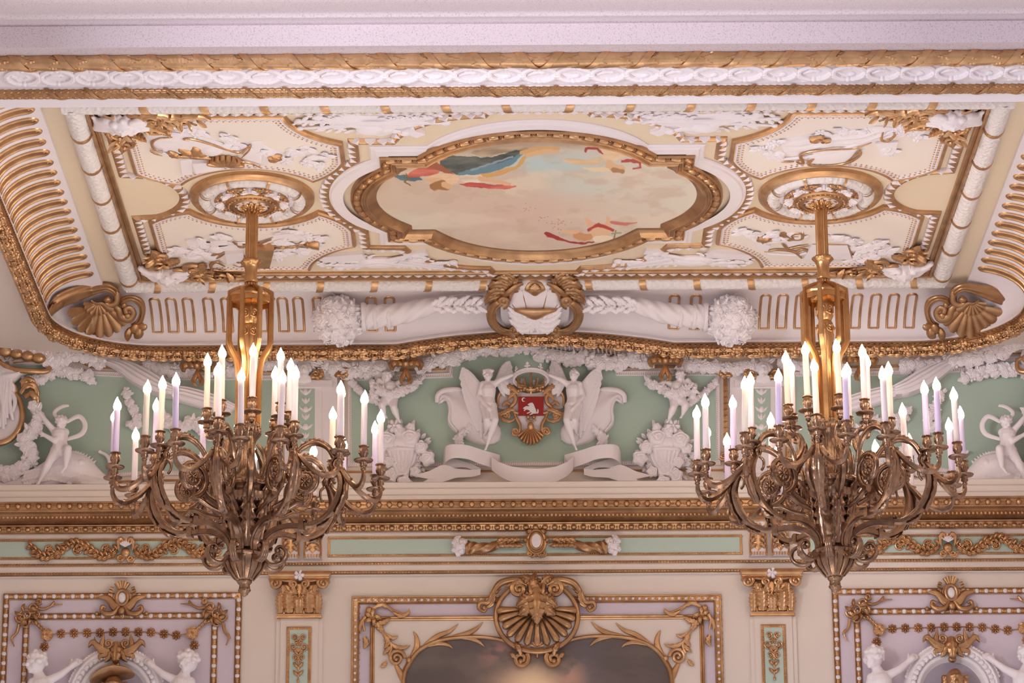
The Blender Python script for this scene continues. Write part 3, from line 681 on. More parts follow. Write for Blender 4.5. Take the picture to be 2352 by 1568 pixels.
    P.poly(X([(1700, 960), (1790, 945), (1850, 970), (1800, 1010), (1720, 1010)]), (222, 184, 150)); P.stroke(X([(1610, 1000), (1660, 1015), (1700, 1010)]), [8, 9, 7], (204, 150, 104)); P.stroke(X([(1520, 975), (1570, 980), (1620, 975)]), [3, 4, 4], (222, 180, 140))
    P.poly(X([(1730, 1010), (1840, 1005), (1850, 1040), (1740, 1045)]), (232, 214, 186)); P.stroke(X([(1690, 965), (1760, 930), (1860, 965)]), [3, 4, 3], (178, 70, 62)); P.stroke(X([(1850, 912), (1940, 925), (2020, 915)]), [3, 3, 1], (196, 120, 104))
    P.stroke(X([(1410, 992), (1470, 1015), (1560, 1045), (1650, 1055), (1730, 1045)]), [5, 4, 2, 2, 1.5], (160, 54, 48)); P.stroke(X([(1855, 1040), (1880, 970)]), 1.2, (140, 110, 60)); P.stroke(X([(1850, 990), (1910, 985)]), 1.6, (150, 160, 120))
    rs = random.Random(2)
    for a, b, k in ((1280, 830, 8), (1390, 880, 6), (1490, 920, 16), (1490, 970, 5), (1540, 920, 4)):
        for _ in range(k): q = X([(a + rs.gauss(0, 22), b + rs.gauss(0, 14))])[0]; P.stroke([q, (q[0] + 1, q[1])], 0.8, (176, 120, 96), 1.0, 0)
    return P.c
VPAINT = vcol_mat('ceiling_fresco_paint'); VPAINT2 = vcol_mat('oil_painting_paint', 0.45)
frame_out = quatre(78, 77, 102, 58, 120, 124)
fres = painting('fresco', FC, quatre(70, 68, 93, 50, 110, 114), 0.36, 1.2, sky_painter, VPAINT, 1.7)
tag(fres, 'lobed ceiling painting of drapery and putti in a clouded sky', 'painting')
T = empty('painting_frame', FC((0, 0, 0)), 'four lobed gold frame with bead moulding around the ceiling painting', 'frame')
mb = MB(); sweep(mb, FC, frame_out, [(0, 0), (0, 3.5), (0.8, 4.6), (1.4, 4.0), (2.0, 3.6), (6.4, 3.6), (7.0, 4.8), (8.0, 5.2), (8.6, 4.6), (9.6, 4.4), (10.5, 5.6), (11.5, 6.0), (13.0, 4.0), (15.0, 1.9), (16.5, 1.4), (17.2, 1.3)], closed=True)
mb.build('moulding', GOLDD, T, smooth=30)
Pe = resample(quatre(74, 73, 98, 55, 116, 120), 10.2, True); te = nv(np.roll(Pe, -1, 0) - np.roll(Pe, 1, 0))
for p, t in zip(Pe, te):
    mb = MB(); g = fsub(FC, (p[0], p[1], 3.6), math.atan2(t[1], t[0])); lathe(mb, lambda P, g=g: g(np.asarray(P)[..., [2, 0, 1]]), [(0.8, -3.4), (1.9, -3.1), (2.3, -1.6), (2.4, 0), (2.3, 1.6), (1.9, 3.1), (0.8, 3.4)], 12); mb.build('barrel_bead', GOLD, T, smooth=50)
Pd = resample(quatre(74, 73, 98, 55, 116, 120), 10.2, True); Pd = (Pd + np.roll(Pd, -1, 0)) / 2
Tn = nv(np.roll(Pd, -1, 0) - np.roll(Pd, 1, 0))
for p, t in zip(Pd, Tn):
    mb = MB(); g = fsub(FC, (p[0], p[1], 3.8), math.atan2(t[1], t[0]))
    for q in (-1, 1): leaf(mb, g, [(q * 0.3, -2.0), (q * 0.9, 0), (q * 0.4, 2.0)], 0.9, 0.9, 2, n=6, m=5)
    ball(mb, g, (0, 0, 0.4), 0.8, 6, 4); mb.build('leaf_dart', GOLDD, T, smooth=30)
mb = MB(); wp = quatre(71, 90, 108, 67, 133, 141); sweep(mb, FC, wp, [(0, 0), (0, 0.8), (1, 1.6), (3, 1.6), (4.2, 2.6), (12, 2.6)], closed=True)
tag(mb.build('white_surround', WHITE, None, smooth=30), 'plain white lobed surround outside the gold frame of the ceiling painting', 'moulding')
# ---- leaf mouldings: gold strip with white pointed leaves ----
def leafmould(name, f, path, label, closed=False, step=7.6, wd=3.2, flip=1, hh=2.4, cat='moulding', group=None):
    P = np.asarray(path, float); mb = MB(); sweep(mb, f, P, [(-wd, 0), (-wd, hh * 0.55), (-wd * 0.6, hh * 0.9), (0, hh), (wd * 0.7, hh * 0.55), (wd, 0.3), (wd, 0)], closed=closed)
    o = mb.build(name, GOLD, None, smooth=30); tag(o, label, cat, group)
    mb = MB(); R = resample(P, step, closed); Tn = nv(np.roll(R, -1, 0) - np.roll(R, 1, 0)) if closed else nv(np.gradient(R, axis=0))
    for p, t in zip(R, Tn):
        n = np.array([-t[1], t[0]]) * flip; c = p + n * wd * 1.15; q = [c - t * step * 0.42, c + t * step * 0.42, p - n * wd * 0.45]
        w = hh + 0.5; V = [(*q[0], 0.1), (*q[1], 0.1), (*q[2], w), (*(c - n * wd * 0.2), w + 0.3), (*q[0], w * 0.6), (*q[1], w * 0.6)]
        mb.add(f(np.array(V)), [(4, 3, 2), (3, 5, 2), (0, 4, 2), (1, 2, 5), (0, 1, 3), (0, 3, 4), (1, 5, 3), (0, 2, 1)])
    mb.build('white_leaves', WHITE, o, smooth=False); return o
leafmould('leaf_border', FC, [(-272, -150), (272, -150)], 'gold and white leaf border along the ceiling edge nearest the beam', flip=1)
leafmould('leaf_border', FC, [(-272, 149), (272, 149)], 'gold and white leaf border along the far ceiling edge above the shell cartouche', flip=1, wd=2.6)
def chain(sx):
    L = [(sx * 31, -150), (sx * 34, -141)]
    L += [tuple(p) for p in arc((sx * 34, -141), (sx * 93, -98), -12 * sx * -1 if False else (12 if sx > 0 else -12) * -1, 10)][1:]
    L += [(sx * 93, -98), (sx * 118, -99), (sx * 118, -66)]
    L += [tuple(p) for p in arc((sx * 118, -66), (sx * 118, 62), -23 * sx, 26)][1:]
    L += [(sx * 118, 62), (sx * 118, 96), (sx * 93, 97)]
    L += [tuple(p) for p in arc((sx * 93, 97), (sx * 34, 140), -12 * sx, 10)][1:]
    L += [(sx * 34, 140), (sx * 31, 149)]
    return L
for sx, nm in ((-1, 'left'), (1, 'right')):
    leafmould('leaf_chain', FC, chain(sx), 'gold and white leaf moulding bracketing the %s side of the ceiling painting' % nm, flip=-sx, step=8.4)
    D = [(sx * 271, -112), (sx * 271, -42), (sx * 256, -40)] + [tuple(p) for p in arc((sx * 256, -40), (sx * 256, 34), 21 * sx, 20)][1:] + [(sx * 256, 34), (sx * 271, 36), (sx * 271, 108)]
    leafmould('leaf_chain', FC, D, 'gold and white leaf moulding bulging inwards at the %s end of the ceiling' % nm, flip=sx, step=8.4)
# ---- four cut corner panels ----
def panel_outline(sx, sv):
    L = [(262, 140), (160, 140)]
    L += arc((160, 140), (126, 93), 7, 8)[1:]; L += [(126, 93), (126, 62)]
    L += arc((126, 62), (147, 30), -3, 8)[1:]; L += [(147, 30)]
    L += arc((147, 30), (234, 26), 25, 14)[1:]; L += [(234, 26)]
    L += arc((234, 26), (262, 46), -3, 6)[1:]; L += [(262, 46)]
    return np.array([(x * sx, y * sv) for x, y in L])
PN = {(-1, -1): 'front left', (1, -1): 'front right', (-1, 1): 'back left', (1, 1): 'back right'}
for (sx, sv), nm in PN.items():
    O = panel_outline(sx, sv); O = O + [0, -4]
    if sx * sv < 0: O = O[::-1]
    # orientation so that +offset is inside
    ar = 0.5 * np.sum(O[:, 0] * np.roll(O[:, 1], -1) - np.roll(O[:, 0], -1) * O[:, 1])
    if ar < 0: O = O[::-1]
    desc = 'nearest the beam' if sv < 0 else 'nearest the back wall'
    T = empty('cut_corner_panel', FC((sx * 195, sv * 85, 0)), 'pale cut-cornered ceiling panel with gold edge, %s side %s' % ('left' if sx < 0 else 'right', desc), 'panel')
    mb = MB(); plate(mb, FC, O, 0, 2.6); mb.build('panel_board', CREAML, T, smooth=False)
    mb = MB(); sweep(mb, FC, O, [(-1.6, 0), (-1.6, 1.8), (-0.8, 3.0), (0.6, 3.4), (1.2, 2.6)], closed=True); mb.build('gilt_edge', GOLD, T, smooth=30)
    mb = MB(); mw = MB()
    for off, st, r in ((3.6, 3.9, 0.85), (6.2, 3.9, 0.55)):
        # inset path
        n0 = nv(np.roll(O, -1, 0) - O); nn = np.stack([-n0[:, 1], n0[:, 0]], 1); m_ = nv(nn + np.roll(nn, 1, 0)); I = O + m_ * off / np.clip((m_ * nn).sum(1), 0.4, 1)[:, None]
        for p in resample(I, st, True): ball(mb, FC, (p[0], p[1], 2.5), (r * 1.25, r * 1.4, 0.7), 6, 4, True)
    mb.build('beaded_lace', GOLD, T, smooth='all')
    sweep(mw, FC, O, [(1.8, 2.5), (1.9, 3.1), (2.6, 3.3), (3.0, 2.7), (4.6, 2.6), (5.0, 3.0), (5.5, 2.5)], closed=True); mw.build('white_lace', WHITE, T, smooth=30)
# ---- rosettes ----
def rosette(cx, nm):
    f = lambda P: FC(np.stack([cx + np.asarray(P)[..., 0], -3 + 1.07 * np.asarray(P)[..., 1], np.asarray(P)[..., 2]], -1))
    T = empty('rosette', FC((cx, -3, 0)), 'round gold ringed ceiling rosette with white shells above the %s chandelier' % nm, 'ceiling rosette')
    A = np.linspace(0, 2 * PI, 72, endpoint=False); C_ = lambda R: np.stack([R * np.cos(A), R * np.sin(A)], 1)
    mb = MB(); sweep(mb, f, C_(37), [(-4.5, 0), (-4.4, 2.5), (-3, 4.2), (-1, 5.0), (1.0, 4.6), (2.5, 3.6), (3, 3)], closed=True); mb.build('gilt_ring', GOLD, T, smooth=30)
    mb = MB(); mb2 = MB()
    a = np.linspace(0, 2 * PI, 260, endpoint=False); q = np.linspace(0.0, PI, 15); aa, qq = np.meshgrid(a, q, indexing='ij')
    s = (aa * 34 / 4.6 + 0.5 * np.abs(np.sin(qq * 4))) % 1.0; rr = 4.4 * (1 + 0.12 * (s - 0.5)); R = 31.5 + rr * np.cos(qq)
    mb.grid(f(np.stack([R * np.cos(aa), R * np.sin(aa), 2.4 + rr * np.sin(qq)], -1)), closed_u=True); mb.build('scaled_ring', SCALE, T, smooth=30)
    for k in range(8):
        t0 = (k + 0.5) * PI / 4; L = []
        for d in (-0.025, 0, 0.025): L.append(np.stack([(31.5 + 4.9 * np.cos(q)) * math.cos(t0 + d), (31.5 + 4.9 * np.cos(q)) * math.sin(t0 + d), 3.5 + 4.9 * np.sin(q)], -1))
        mb2.grid(f(np.stack(L, 1)))
    mb2.build('gilt_band', GOLD, T, smooth=30)
    mb = MB(); lathe(mb, f, [(28.5, 3), (28, 4), (24, 4.5), (18, 6), (13, 7.5), (12, 7.6)], 48); mb.build('dish', WHITE, T, smooth=40)
    mb = MB(); rnd = random.Random(3)
    for k in range(8):
        t0 = (k + 0.5) * PI / 4; g = fsub(f, (23.0 * math.cos(t0), 23.0 * math.sin(t0), 4.6), t0 - PI / 2)
        rose(mb, g, (0, 0, 0.4), 1.9, seed=k)
        for e in (-1, 1):
            for i in range(4): rose(mb, g, (e * (2.4 + i * 1.7), 0.2 - i * 0.35 + rnd.uniform(-.5, .5), 1.2), 1.8, seed=i + k) if i < 3 else None
            volute(mb, g, (e * 3.4, -5.2), 3.2, 0.7, 1.2, PI / 2, e, 0.95, 0.6, w=2.0)
            leaf(mb, g, [(0, -2), (e * 2, -6), (e * 1, -9)], 1.6, 0.8, 3, n=8, m=5)
    mb.build('gilt_filigree', GOLD, T, smooth=35)
    for k in range(8):
        t0 = k * PI / 4; g = fsub(f, (20.5 * math.cos(t0), 20.5 * math.sin(t0), 5.2), t0 - PI / 2); mb = MB()
        shell(mb, g, (0, -3.4), 7.0, 0.35, PI - 0.35, 7, 0.35, 0.12); volute(mb, g, (-2.4, 2.4), 2.4, 0.6, 1.1, 0, -1, 0.6, 0.5, w=1.8); volute(mb, g, (2.4, 2.4), 2.4, 0.6, 1.1, PI, 1, 0.6, 0.5, w=1.8)
        mb.build('white_shell', WHITEC, T, smooth=40)
    mb = MB(); sweep(mb, f, C_(15), [(-3.2, 6), (-3.2, 7.6), (-2, 8.6), (-1, 8.0), (1.5, 8.4), (2.5, 9.4), (3.4, 9.0), (3.8, 6)], closed=True); egg_row(mb, f, C_(15.6), 3.3, 1.2, 8.2, True)
    mb.build('inner_ring', GOLDD, T, smooth=30)
rosette(-189.5, 'left'); rosette(189.2, 'right')
# ---- corner cartouches: gold acanthus with a white carved mask ----
def ceiling_corner(sx, sv, nm):
    f0 = lambda P: FC(np.stack([sx * (np.asarray(P)[..., 0] + 262), sv * (np.asarray(P)[..., 1] + 140) - 3, np.asarray(P)[..., 2]], -1))
    T = empty('corner_ornament', FC((sx * 262, sv * 140, 0)), 'gold acanthus scrollwork with white carved head in the %s corner of the ceiling' % nm, 'corner ornament')
    mb = MB(); rnd = random.Random(7)
    for pth, w in (([(-6, 6), (-20, 9), (-34, 6), (-48, 9), (-58, 6)], 5.5), ([(-4, 2), (-16, -4), (-26, -12), (-30, -22)], 6.5), ([(4, -10), (6, -24), (2, -38), (4, -50)], 5.5), ([(-14, 2), (-26, 0), (-36, -6)], 5), ([(0, -14), (-8, -24), (-14, -30)], 5), ([(6, -4), (8, -16), (7, -26)], 4.5)):
        leaf(mb, f0, [(x, y, 3.5) for x, y in pth], w, 0.55, 6, 0.5, m=11, curl=2.5)
    for c, r, d, a in (((-22, 4), 6.5, 1, 0), ((-40, 3), 5.5, -1, 2), ((2, -20), 6.0, -1, 1), ((0, -36), 5, 1, 3), ((-20, -12), 6.5, 1, 4), ((-12, -6), 5, -1, 0)):
        volute(mb, f0, c, r, 1.2, 1.4, a, d, 1.7, 1.0, w=5, lift=2.0)
    for i in range(10): g = (rnd.uniform(-50, -8), rnd.uniform(-2, 8), 4); sleaf(mb, f0, g, (rnd.uniform(-1, 0.2), rnd.uniform(-1, 1), 0.5), 9, 2.6, h=0.8)
    for i in range(8): g = (rnd.uniform(-4, 8), rnd.uniform(-45, -10), 4); sleaf(mb, f0, g, (rnd.uniform(-1, 1), rnd.uniform(-1, 0.2), 0.5), 9, 2.6, h=0.8)
    mb.build('gilt_scrollwork', GOLD, T, smooth=35)
    mb = MB()   # carved head with flowing hair
    ball(mb, f0, (-2, -1, 7), (7, 8.5, 6), 14, 10); ball(mb, f0, (-2, -1, 12.5), (1.4, 2.6, 2), 8, 6)
    for e in (-1, 1):
        ball(mb, f0, (-2 + e * 2.8, 1.6, 11.4), (1.6, 1.0, 1.0), 8, 6); cap(mb, f0, (-2 + e * 1.0, 3.2, 12.2), (-2 + e * 4.8, 3.0, 10.8), 0.8, 0.6); ball(mb, f0, (-2 + e * 3.6, -2.4, 10.5), 1.8, 8, 6)
    cap(mb, f0, (-3.6, -4.6, 11), (-0.4, -4.6, 11), 0.7, 0.7); ball(mb, f0, (-2, -7.2, 9.8), 1.8, 8, 6)
    for i in range(34):
        a = rnd.uniform(-0.35 * PI, 1.35 * PI); q = rnd.uniform(6.2, 8.6); ball(mb, f0, (-2 + q * math.cos(a), -1 + q * 1.15 * math.sin(a), rnd.uniform(4, 9)), rnd.uniform(1.8, 2.8), 8, 6)
    for e in (-1, 1):
        for k in range(4): P = cr([(-2 + e * 6, 3 - k * 3.5, 7), (-2 + e * (10 + k), 5 - k * 4, 6), (-2 + e * (15 + k), 1 - k * 4, 4), (-2 + e * (19 - k), 4 - k * 4.5, 2.5)], 5); tube(mb, f0, P, [2.4, 2.6, 2.2, 1.0], 8)
    sculpt('carved_head', mb, WHITEC, T, 0.006, 1)
    mb = MB(); shell(mb, f0, (9, 9, 2), 7, PI, 1.5 * PI, 5, 0.5, 0.12); mb.build('gilt_shell', GOLD, T, smooth=40)
ceiling_corner(-1, -1, 'front left'); ceiling_corner(1, -1, 'front right'); ceiling_corner(-1, 1, 'back left'); ceiling_corner(1, 1, 'back right')
# ---- white relief trophies beside the painting ----
def spray(mb, f, p, d, n, L, rnd, w=2.0, wd=2.0, sp=0.9):
    p = np.array(p, float); d = nv(np.array(d, float))
    for i in range(n):
        t = i / max(1, n - 1); q = p + d * L * t; s = 1 if i % 2 else -1; a = math.atan2(d[1], d[0]) + s * rnd.uniform(0.4, 1.1) * sp
        sleaf(mb, f, (q[0], q[1], w), (math.cos(a), math.sin(a), 0.35), L / n * rnd.uniform(2.0, 3.0) * 0.8, wd * rnd.uniform(0.7, 1.1), h=0.9)
def obox(mb, f, p, q, wid, w0, w1):
    p = np.array(p, float); q = np.array(q, float); d = nv(q - p); n = np.array([-d[1], d[0]]) * wid / 2
    plate(mb, f, [p - n, q - n, q + n, p + n], w0, w1)
def trophy(sx, sv, nm, style):
    f0 = lambda P: FC(np.stack([sx * np.asarray(P)[..., 0], sv * np.asarray(P)[..., 1] - 3, 0.5 * np.asarray(P)[..., 2]], -1)); rnd = random.Random(20 + style)
    T = empty('relief_trophy', FC((sx * 95, sv * 124, 0)), {0: 'white relief of furled banners and drapery, front left of the ceiling painting', 1: 'white relief of crossed quivers and drapery, front right of the ceiling painting', 2: 'white relief of a lute and scroll with leaves, back left of the ceiling painting', 3: 'white relief of horns and tools with leaves, back right of the ceiling painting'}[style], 'relief')
    mb = MB()
    for a, b, r in (((-150 + 300, 132), (58, 128), 2.2), ((150, 120), (70, 136), 1.8), ((138, 138), (84, 112), 2.6)):
        tube(mb, f0, [(a[0], a[1], 3), (lerp(a[0], b[0], .5), lerp(a[1], b[1], .5), 5), (b[0], b[1], 3)], [r * 0.7, r * 1.3, r * 0.8], 8); ball(mb, f0, (b[0], b[1], 3), r * 1.6, 8, 6); ball(mb, f0, (a[0], a[1], 3), r * 1.4, 8, 6)
    if style in (0, 1):
        A = cr([(140, 134), (122, 141), (104, 137), (86, 142), (62, 137)], 6); B = cr([(136, 124), (118, 122), (100, 112), (84, 114), (66, 124)], 6); loft(mb, f0, A, B, 12, 5, 3, 1.0, w0=0)
        A = cr([(112, 128), (100, 130), (88, 124)], 6); B = cr([(110, 112), (100, 104), (90, 112)], 6); loft(mb, f0, A, B, 12, 6, 2, 1.0, w0=0)
        ball(mb, f0, (106, 120, 5), (9, 7, 6), 14, 10); obox(mb, f0, (84, 118), (74, 108), 8, 0, 5)
    else:
        ball(mb, f0, (110, 126, 3), (16, 8, 7), 18, 10); ball(mb, f0, (110, 126, 9), (10, 4.5, 2), 14, 8)
        obox(mb, f0, (150, 118), (120, 112), 11, 0, 6); obox(mb, f0, (96, 122), (66, 134), 6, 0, 7); obox(mb, f0, (92, 112), (76, 108), 7, 0, 5)
        for i in range(4): tube(mb, f0, [(96 + i * 1.3, 123, 7.4), (66 + i * 1.3, 135, 7.4)], 0.3, 5)
        volute(mb, f0, (82, 118), 6, 1.5, 1.3, 0, 1, 2.4, 1.4, w=4)
    mb.build('trophy_body', WHITEC, T, smooth=35)
    mb = MB()
    for p, d in (((128, 130), (1, -0.1)), ((120, 136), (1, 0.1)), ((84, 134), (-1, 0.3)), ((78, 124), (-1, 0.5)), ((100, 134), (-1, 0.2)), ((112, 114), (1, 0.2))): spray(mb, f0, p, d, 9, 24, rnd)
    for i in range(9): rose(mb, f0, (rnd.uniform(120, 142), rnd.uniform(118, 136), 3), rnd.uniform(2.2, 3.4), seed=i)
    for i in range(5): daisy(mb, f0, (rnd.uniform(74, 100), rnd.uniform(118, 138), 4), rnd.uniform(2.5, 3.6))
    mb.build('leaves_and_roses', WHITEC, T, smooth=35)
trophy(-1, -1, '', 0); trophy(1, -1, '', 1); trophy(-1, 1, '', 2); trophy(1, 1, '', 3)
# ---- figure-like reliefs on the four corner panels ----
def PX(h=3.0):
    def f(P):
        P = np.asarray(P, float); r = _ray(P[..., 0], P[..., 1]); t = (ZC - h / 100) / r[..., 2]
        q = r * t[..., None]; q[..., 2] += CAMZ + 0.03 - (2.4 + 0.55 * (P[..., 2])) / 100; return q
    return f
FP = PX()
def FCr(P):
    P = np.array(P, float); P[..., 2] = 2.4 + 0.55 * (P[..., 2] - 2.4); return FC(P)
def cm(px, py): return np.array(c2(px, py, 3.0))
def relief_cluster(mb, pts, rnd, r=2.6, w=2.6):
    for i, (x, y) in enumerate(pts):
        c = cm(x, y); (rose if i % 3 else daisy)(mb, FCr, (c[0], c[1], w + rnd.uniform(0, 2)), r * rnd.uniform(0.8, 1.3), (0, -0.3, 1))
        for k in range(2): a = rnd.uniform(0, 6.3); sleaf(mb, FCr, (c[0], c[1], w), (math.cos(a), math.sin(a), 0.3), r * 2.2, r * 0.7, h=0.8)
W3 = lambda L, w: [(x, y, w) for x, y in L]
def q1(a, b): return (160 + a / 4.704, 220 + b / 4.704)
def q2(a, b): return (280 + a / 4.055, 440 + b / 4.055)
rnd = random.Random(11)
T = empty('plaster_relief', FC((-190, -95, 0)), 'white urn relief with gold shell and gold leaf sprig on the front left ceiling panel', 'relief')
mb = MB()
def hull(mb, top, bot, bulge, folds=0, famp=0): loft(mb, FP, W3(cr([q for q in top], 6), 0.8), W3(cr([q for q in bot], 6), 0.8), 10, bulge * 0.6, folds, famp, w0=0)
hull(mb, [q1(830, 420), q1(980, 375), q1(1200, 390), q1(1450, 450), q1(1700, 520), q1(1860, 575)], [q1(880, 540), q1(970, 590), q1(1150, 625), q1(1400, 620), q1(1650, 600), q1(1850, 600)], 4.5, 3, 0.5)
hull(mb, [q1(1860, 540), q1(1960, 500), q1(2090, 490)], [q1(1880, 690), q1(1990, 725), q1(2080, 735)], 3)
hull(mb, [q1(2080, 520), q1(2200, 580), q1(2330, 630)], [q1(2060, 745), q1(2150, 750), q1(2230, 700)], 3)
plate(mb, FP, [q1(1190, 680), q1(1320, 670), q1(1330, 830), q1(1220, 850)], 0, 3); plate(mb, FP, [q1(1320, 700), q1(1640, 690), q1(1640, 770), q1(1370, 810)], 0, 5)
ball(mb, FCr, (*cm(*q1(1530, 580)), 3), (8, 9, 6), 12, 8)
for a in ((860, 400, 1000, 380, 1200, 400), (1000, 600, 1200, 660, 1500, 640)): tube(mb, FCr, cr([(*cm(*q1(a[i], a[i + 1])), 5) for i in (0, 2, 4)], 8), 1.0, 7)
mb.build('urn', WHITEC, T, smooth=40)
mb = MB(); relief_cluster(mb, [q1(1180, 330), q1(1300, 370), q1(1390, 395), q1(1690, 440), q1(1730, 470), q1(1800, 520), q1(1840, 550), (620, 350), (640, 360), (655, 368), (668, 345), (690, 350), (705, 372), (720, 360), (735, 380), (745, 358), (700, 340)], rnd, 4.0); mb.build('flowers', WHITEC, T, smooth=35)
mb = MB()
for L in ([(1110, 430), (960, 440), (890, 490), (920, 560), (1010, 570)], [(1300, 465), (1230, 450), (1300, 445), (1480, 490), (1700, 560), (1840, 595), (1900, 560), (1955, 515), (1930, 580), (1850, 655)], [(1800, 640), (1850, 690), (1960, 710), (2070, 760)], [(870, 570), (920, 600), (1000, 628)]):
    tube(mb, FCr, cr([(*cm(*q1(a, b)), 6) for a, b in L], 8), [0.5, 1.0, 1.1, 0.8, 0.4], 7)
mb.build('gilt_edging', GOLD, T, smooth=40)
mb = MB(); c = cm(*q1(1690, 770)); shell(mb, FCr, (c[0], c[1] - 2, 4), 19, PI * 1.15, PI * 1.92, 8, 0.3, 0.1, ell=0.72); mb.build('gilt_shell', GOLD, T, smooth=40)
mb = MB()
for L, w in (([(1530, 665), (1400, 650), (1250, 640), (1100, 650)], 3.0), ([(1330, 640), (1250, 590), (1180, 545)], 4.0), ([(1360, 640), (1370, 580), (1340, 530)], 4.0), ([(1180, 650), (1120, 620), (1080, 580)], 3.6), ([(1400, 640), (1440, 620), (1480, 590)], 3.2), ([(2190, 695), (2240, 640), (2300, 630)], 5)):
    leaf(mb, FCr, [(*cm(*q1(a, b)), 6) for a, b in L], w, 0.5, 3, 0.25, m=7)
mb.build('gilt_sprig', GOLD, T, smooth=40)
# front right: mirrored urn with mirror and torch
T = empty('plaster_relief', FC((190, -95, 0)), 'white drapery and basin relief with gold curled rim on the front right ceiling panel', 'relief')
def q3(a, b): return (1552 + a / 2.94, b / 2.94)
mb = MB()
hull(mb, [q3(700, 950), q3(850, 920), q3(1050, 905), q3(1250, 880), q3(1350, 850), q3(1480, 865)], [q3(740, 1040), q3(880, 1040), q3(1050, 985), q3(1250, 985), q3(1380, 940), q3(1470, 900)], 4, 3, 1.2)
hull(mb, [q3(880, 1090), q3(950, 1020), q3(1080, 1000), q3(1240, 1010)], [q3(900, 1100), q3(1000, 1110), q3(1100, 1108), q3(1220, 1080)], 5)
plate(mb, FP, [q3(1350, 960), q3(1500, 950), q3(1480, 1040), q3(1390, 1045)], 0, 3)
for L in ([(700, 1070), (850, 1060), (1100, 1010), (1300, 950), (1600, 880)], [(620, 1040), (720, 1080), (860, 1085)]): tube(mb, FCr, cr([(*cm(*q3(a, b)), 4) for a, b in L], 8), 1.8, 8)
mb.build('basin_and_drapery', WHITEC, T, smooth=40)
mb = MB(); relief_cluster(mb, [q3(a, b) for a, b in ((580, 1000), (620, 1030), (640, 970), (680, 960), (650, 1060), (700, 1040), (980, 890), (1130, 880), (1200, 890), (1300, 880), (1420, 1000), (1440, 1020), (1500, 880), (1540, 860), (1580, 830), (1600, 880), (1650, 880), (1640, 920), (1570, 890))], rnd, 4.0); mb.build('flowers', WHITEC, T, smooth=35)
mb = MB()
for L in ([(880, 1090), (930, 1060), (900, 1100), (1000, 1108), (1150, 1090), (1240, 1040), (1240, 1010), (1180, 1060), (1150, 1080)], [(860, 1060), (820, 1080), (860, 1090), (850, 1030), (1000, 1000), (1200, 990), (1320, 950)], [(1400, 880), (1390, 930), (1430, 940), (1480, 900), (1470, 880)], [(710, 1080), (800, 1078)]):
    tube(mb, FCr, cr([(*cm(*q3(a, b)), 6) for a, b in L], 8), [0.5, 1.1, 1.2, 0.9, 0.5], 7)
leaf(mb, FCr, [(*cm(*q3(930, 945)), 7), (*cm(*q3(960, 915)), 7), (*cm(*q3(1000, 925)), 7)], 5, 0.5, 3); leaf(mb, FCr, [(*cm(*q3(1030, 945)), 7), (*cm(*q3(1010, 935)), 7), (*cm(*q3(985, 938)), 7)], 4, 0.5, 3)
mb.build('gilt_edging', GOLD, T, smooth=40)
# back left: instruments, quiver and torch
T = empty('plaster_relief', FC((-190, 90, 0)), 'white foliage relief with gold quiver, torch and horn behind the left chandelier rod', 'relief')
mb = MB()
for x, y, w, h in ((820, 440, 160, 60), (600, 440, 90, 50), (900, 480, 220, 50), (1400, 380, 200, 40), (960, 560, 170, 90)): plate(mb, FP, [q2(x, y), q2(x + w, y - 10), q2(x + w + 10, y + h - 20), q2(x + 20, y + h)], 0, 4.5)
for L, r in (([(840, 420), (1000, 470), (1150, 470)], 1.3), ([(1000, 560), (1060, 640), (1100, 690)], 2.6), ([(1250, 520), (1450, 420), (1700, 380)], 1.6), ([(1350, 500), (1600, 440), (1850, 410)], 1.4)): tube(mb, FCr, cr([(*cm(*q2(a, b)), 4) for a, b in L], 8), r, 8)
ball(mb, FCr, (*cm(*q2(830, 600)), 3), (7, 8, 5), 12, 8); ball(mb, FCr, (*cm(*q2(880, 525)), 4), (6, 7, 5), 12, 8); ball(mb, FCr, (*cm(*q2(1090, 640)), 3), (7, 10, 3), 12, 8)
mb.build('instruments', WHITEC, T, smooth=40)
mb = MB(); relief_cluster(mb, [q2(a, b) for a, b in ((480, 565), (540, 540), (590, 600), (640, 560), (680, 470), (640, 610), (700, 520), (720, 600), (760, 500), (770, 560), (680, 560), (730, 460), (1400, 560), (1450, 600), (1500, 580), (1560, 520), (1620, 540), (1700, 560), (1780, 500), (1540, 400), (1600, 430), (1700, 400), (1760, 460), (1850, 440), (900, 410), (940, 420), (1480, 470), (1500, 380), (1640, 380))], rnd, 4.6); mb.build('flowers', WHITEC, T, smooth=35)
mb = MB(); B0 = np.array([*cm(*q2(1330, 480)), 6]); B1 = np.array([*cm(*q2(1290, 650)), 3])
obox(mb, FCr, B0[:2], B1[:2], 13, 2, 13)
tube(mb, FCr, cr([(*cm(*q2(a, b)), 7) for a, b in ((1370, 530), (1450, 500), (1600, 490), (1700, 470))], 8), [1.0, 1.6, 1.2], 8, flute=3, fl=0.2, twist=9)
c = cm(*q2(1720, 472)); tube(mb, FCr, [(*cm(*q2(a, 472)), 7) for a in (1700, 1725, 1745, 1770, 1810, 1835)], [1.5, 4.6, 3.2, 4.8, 5.6, 6.2], 12)
for L in ([(820, 580), (860, 570), (930, 540), (920, 515)], [(830, 600), (880, 600), (960, 560)], [(840, 720), (830, 670), (880, 640), (960, 680)], [(850, 710), (900, 720), (960, 710)], [(1030, 450), (1100, 485), (1240, 480), (1390, 430)], [(1060, 470), (1110, 500), (1160, 490)], [(1100, 590), (1140, 600), (1150, 650), (1110, 680), (1040, 665)]): tube(mb, FCr, cr([(*cm(*q2(a, b)), 6) for a, b in L], 8), [0.6, 1.5, 1.4, 0.6], 7)
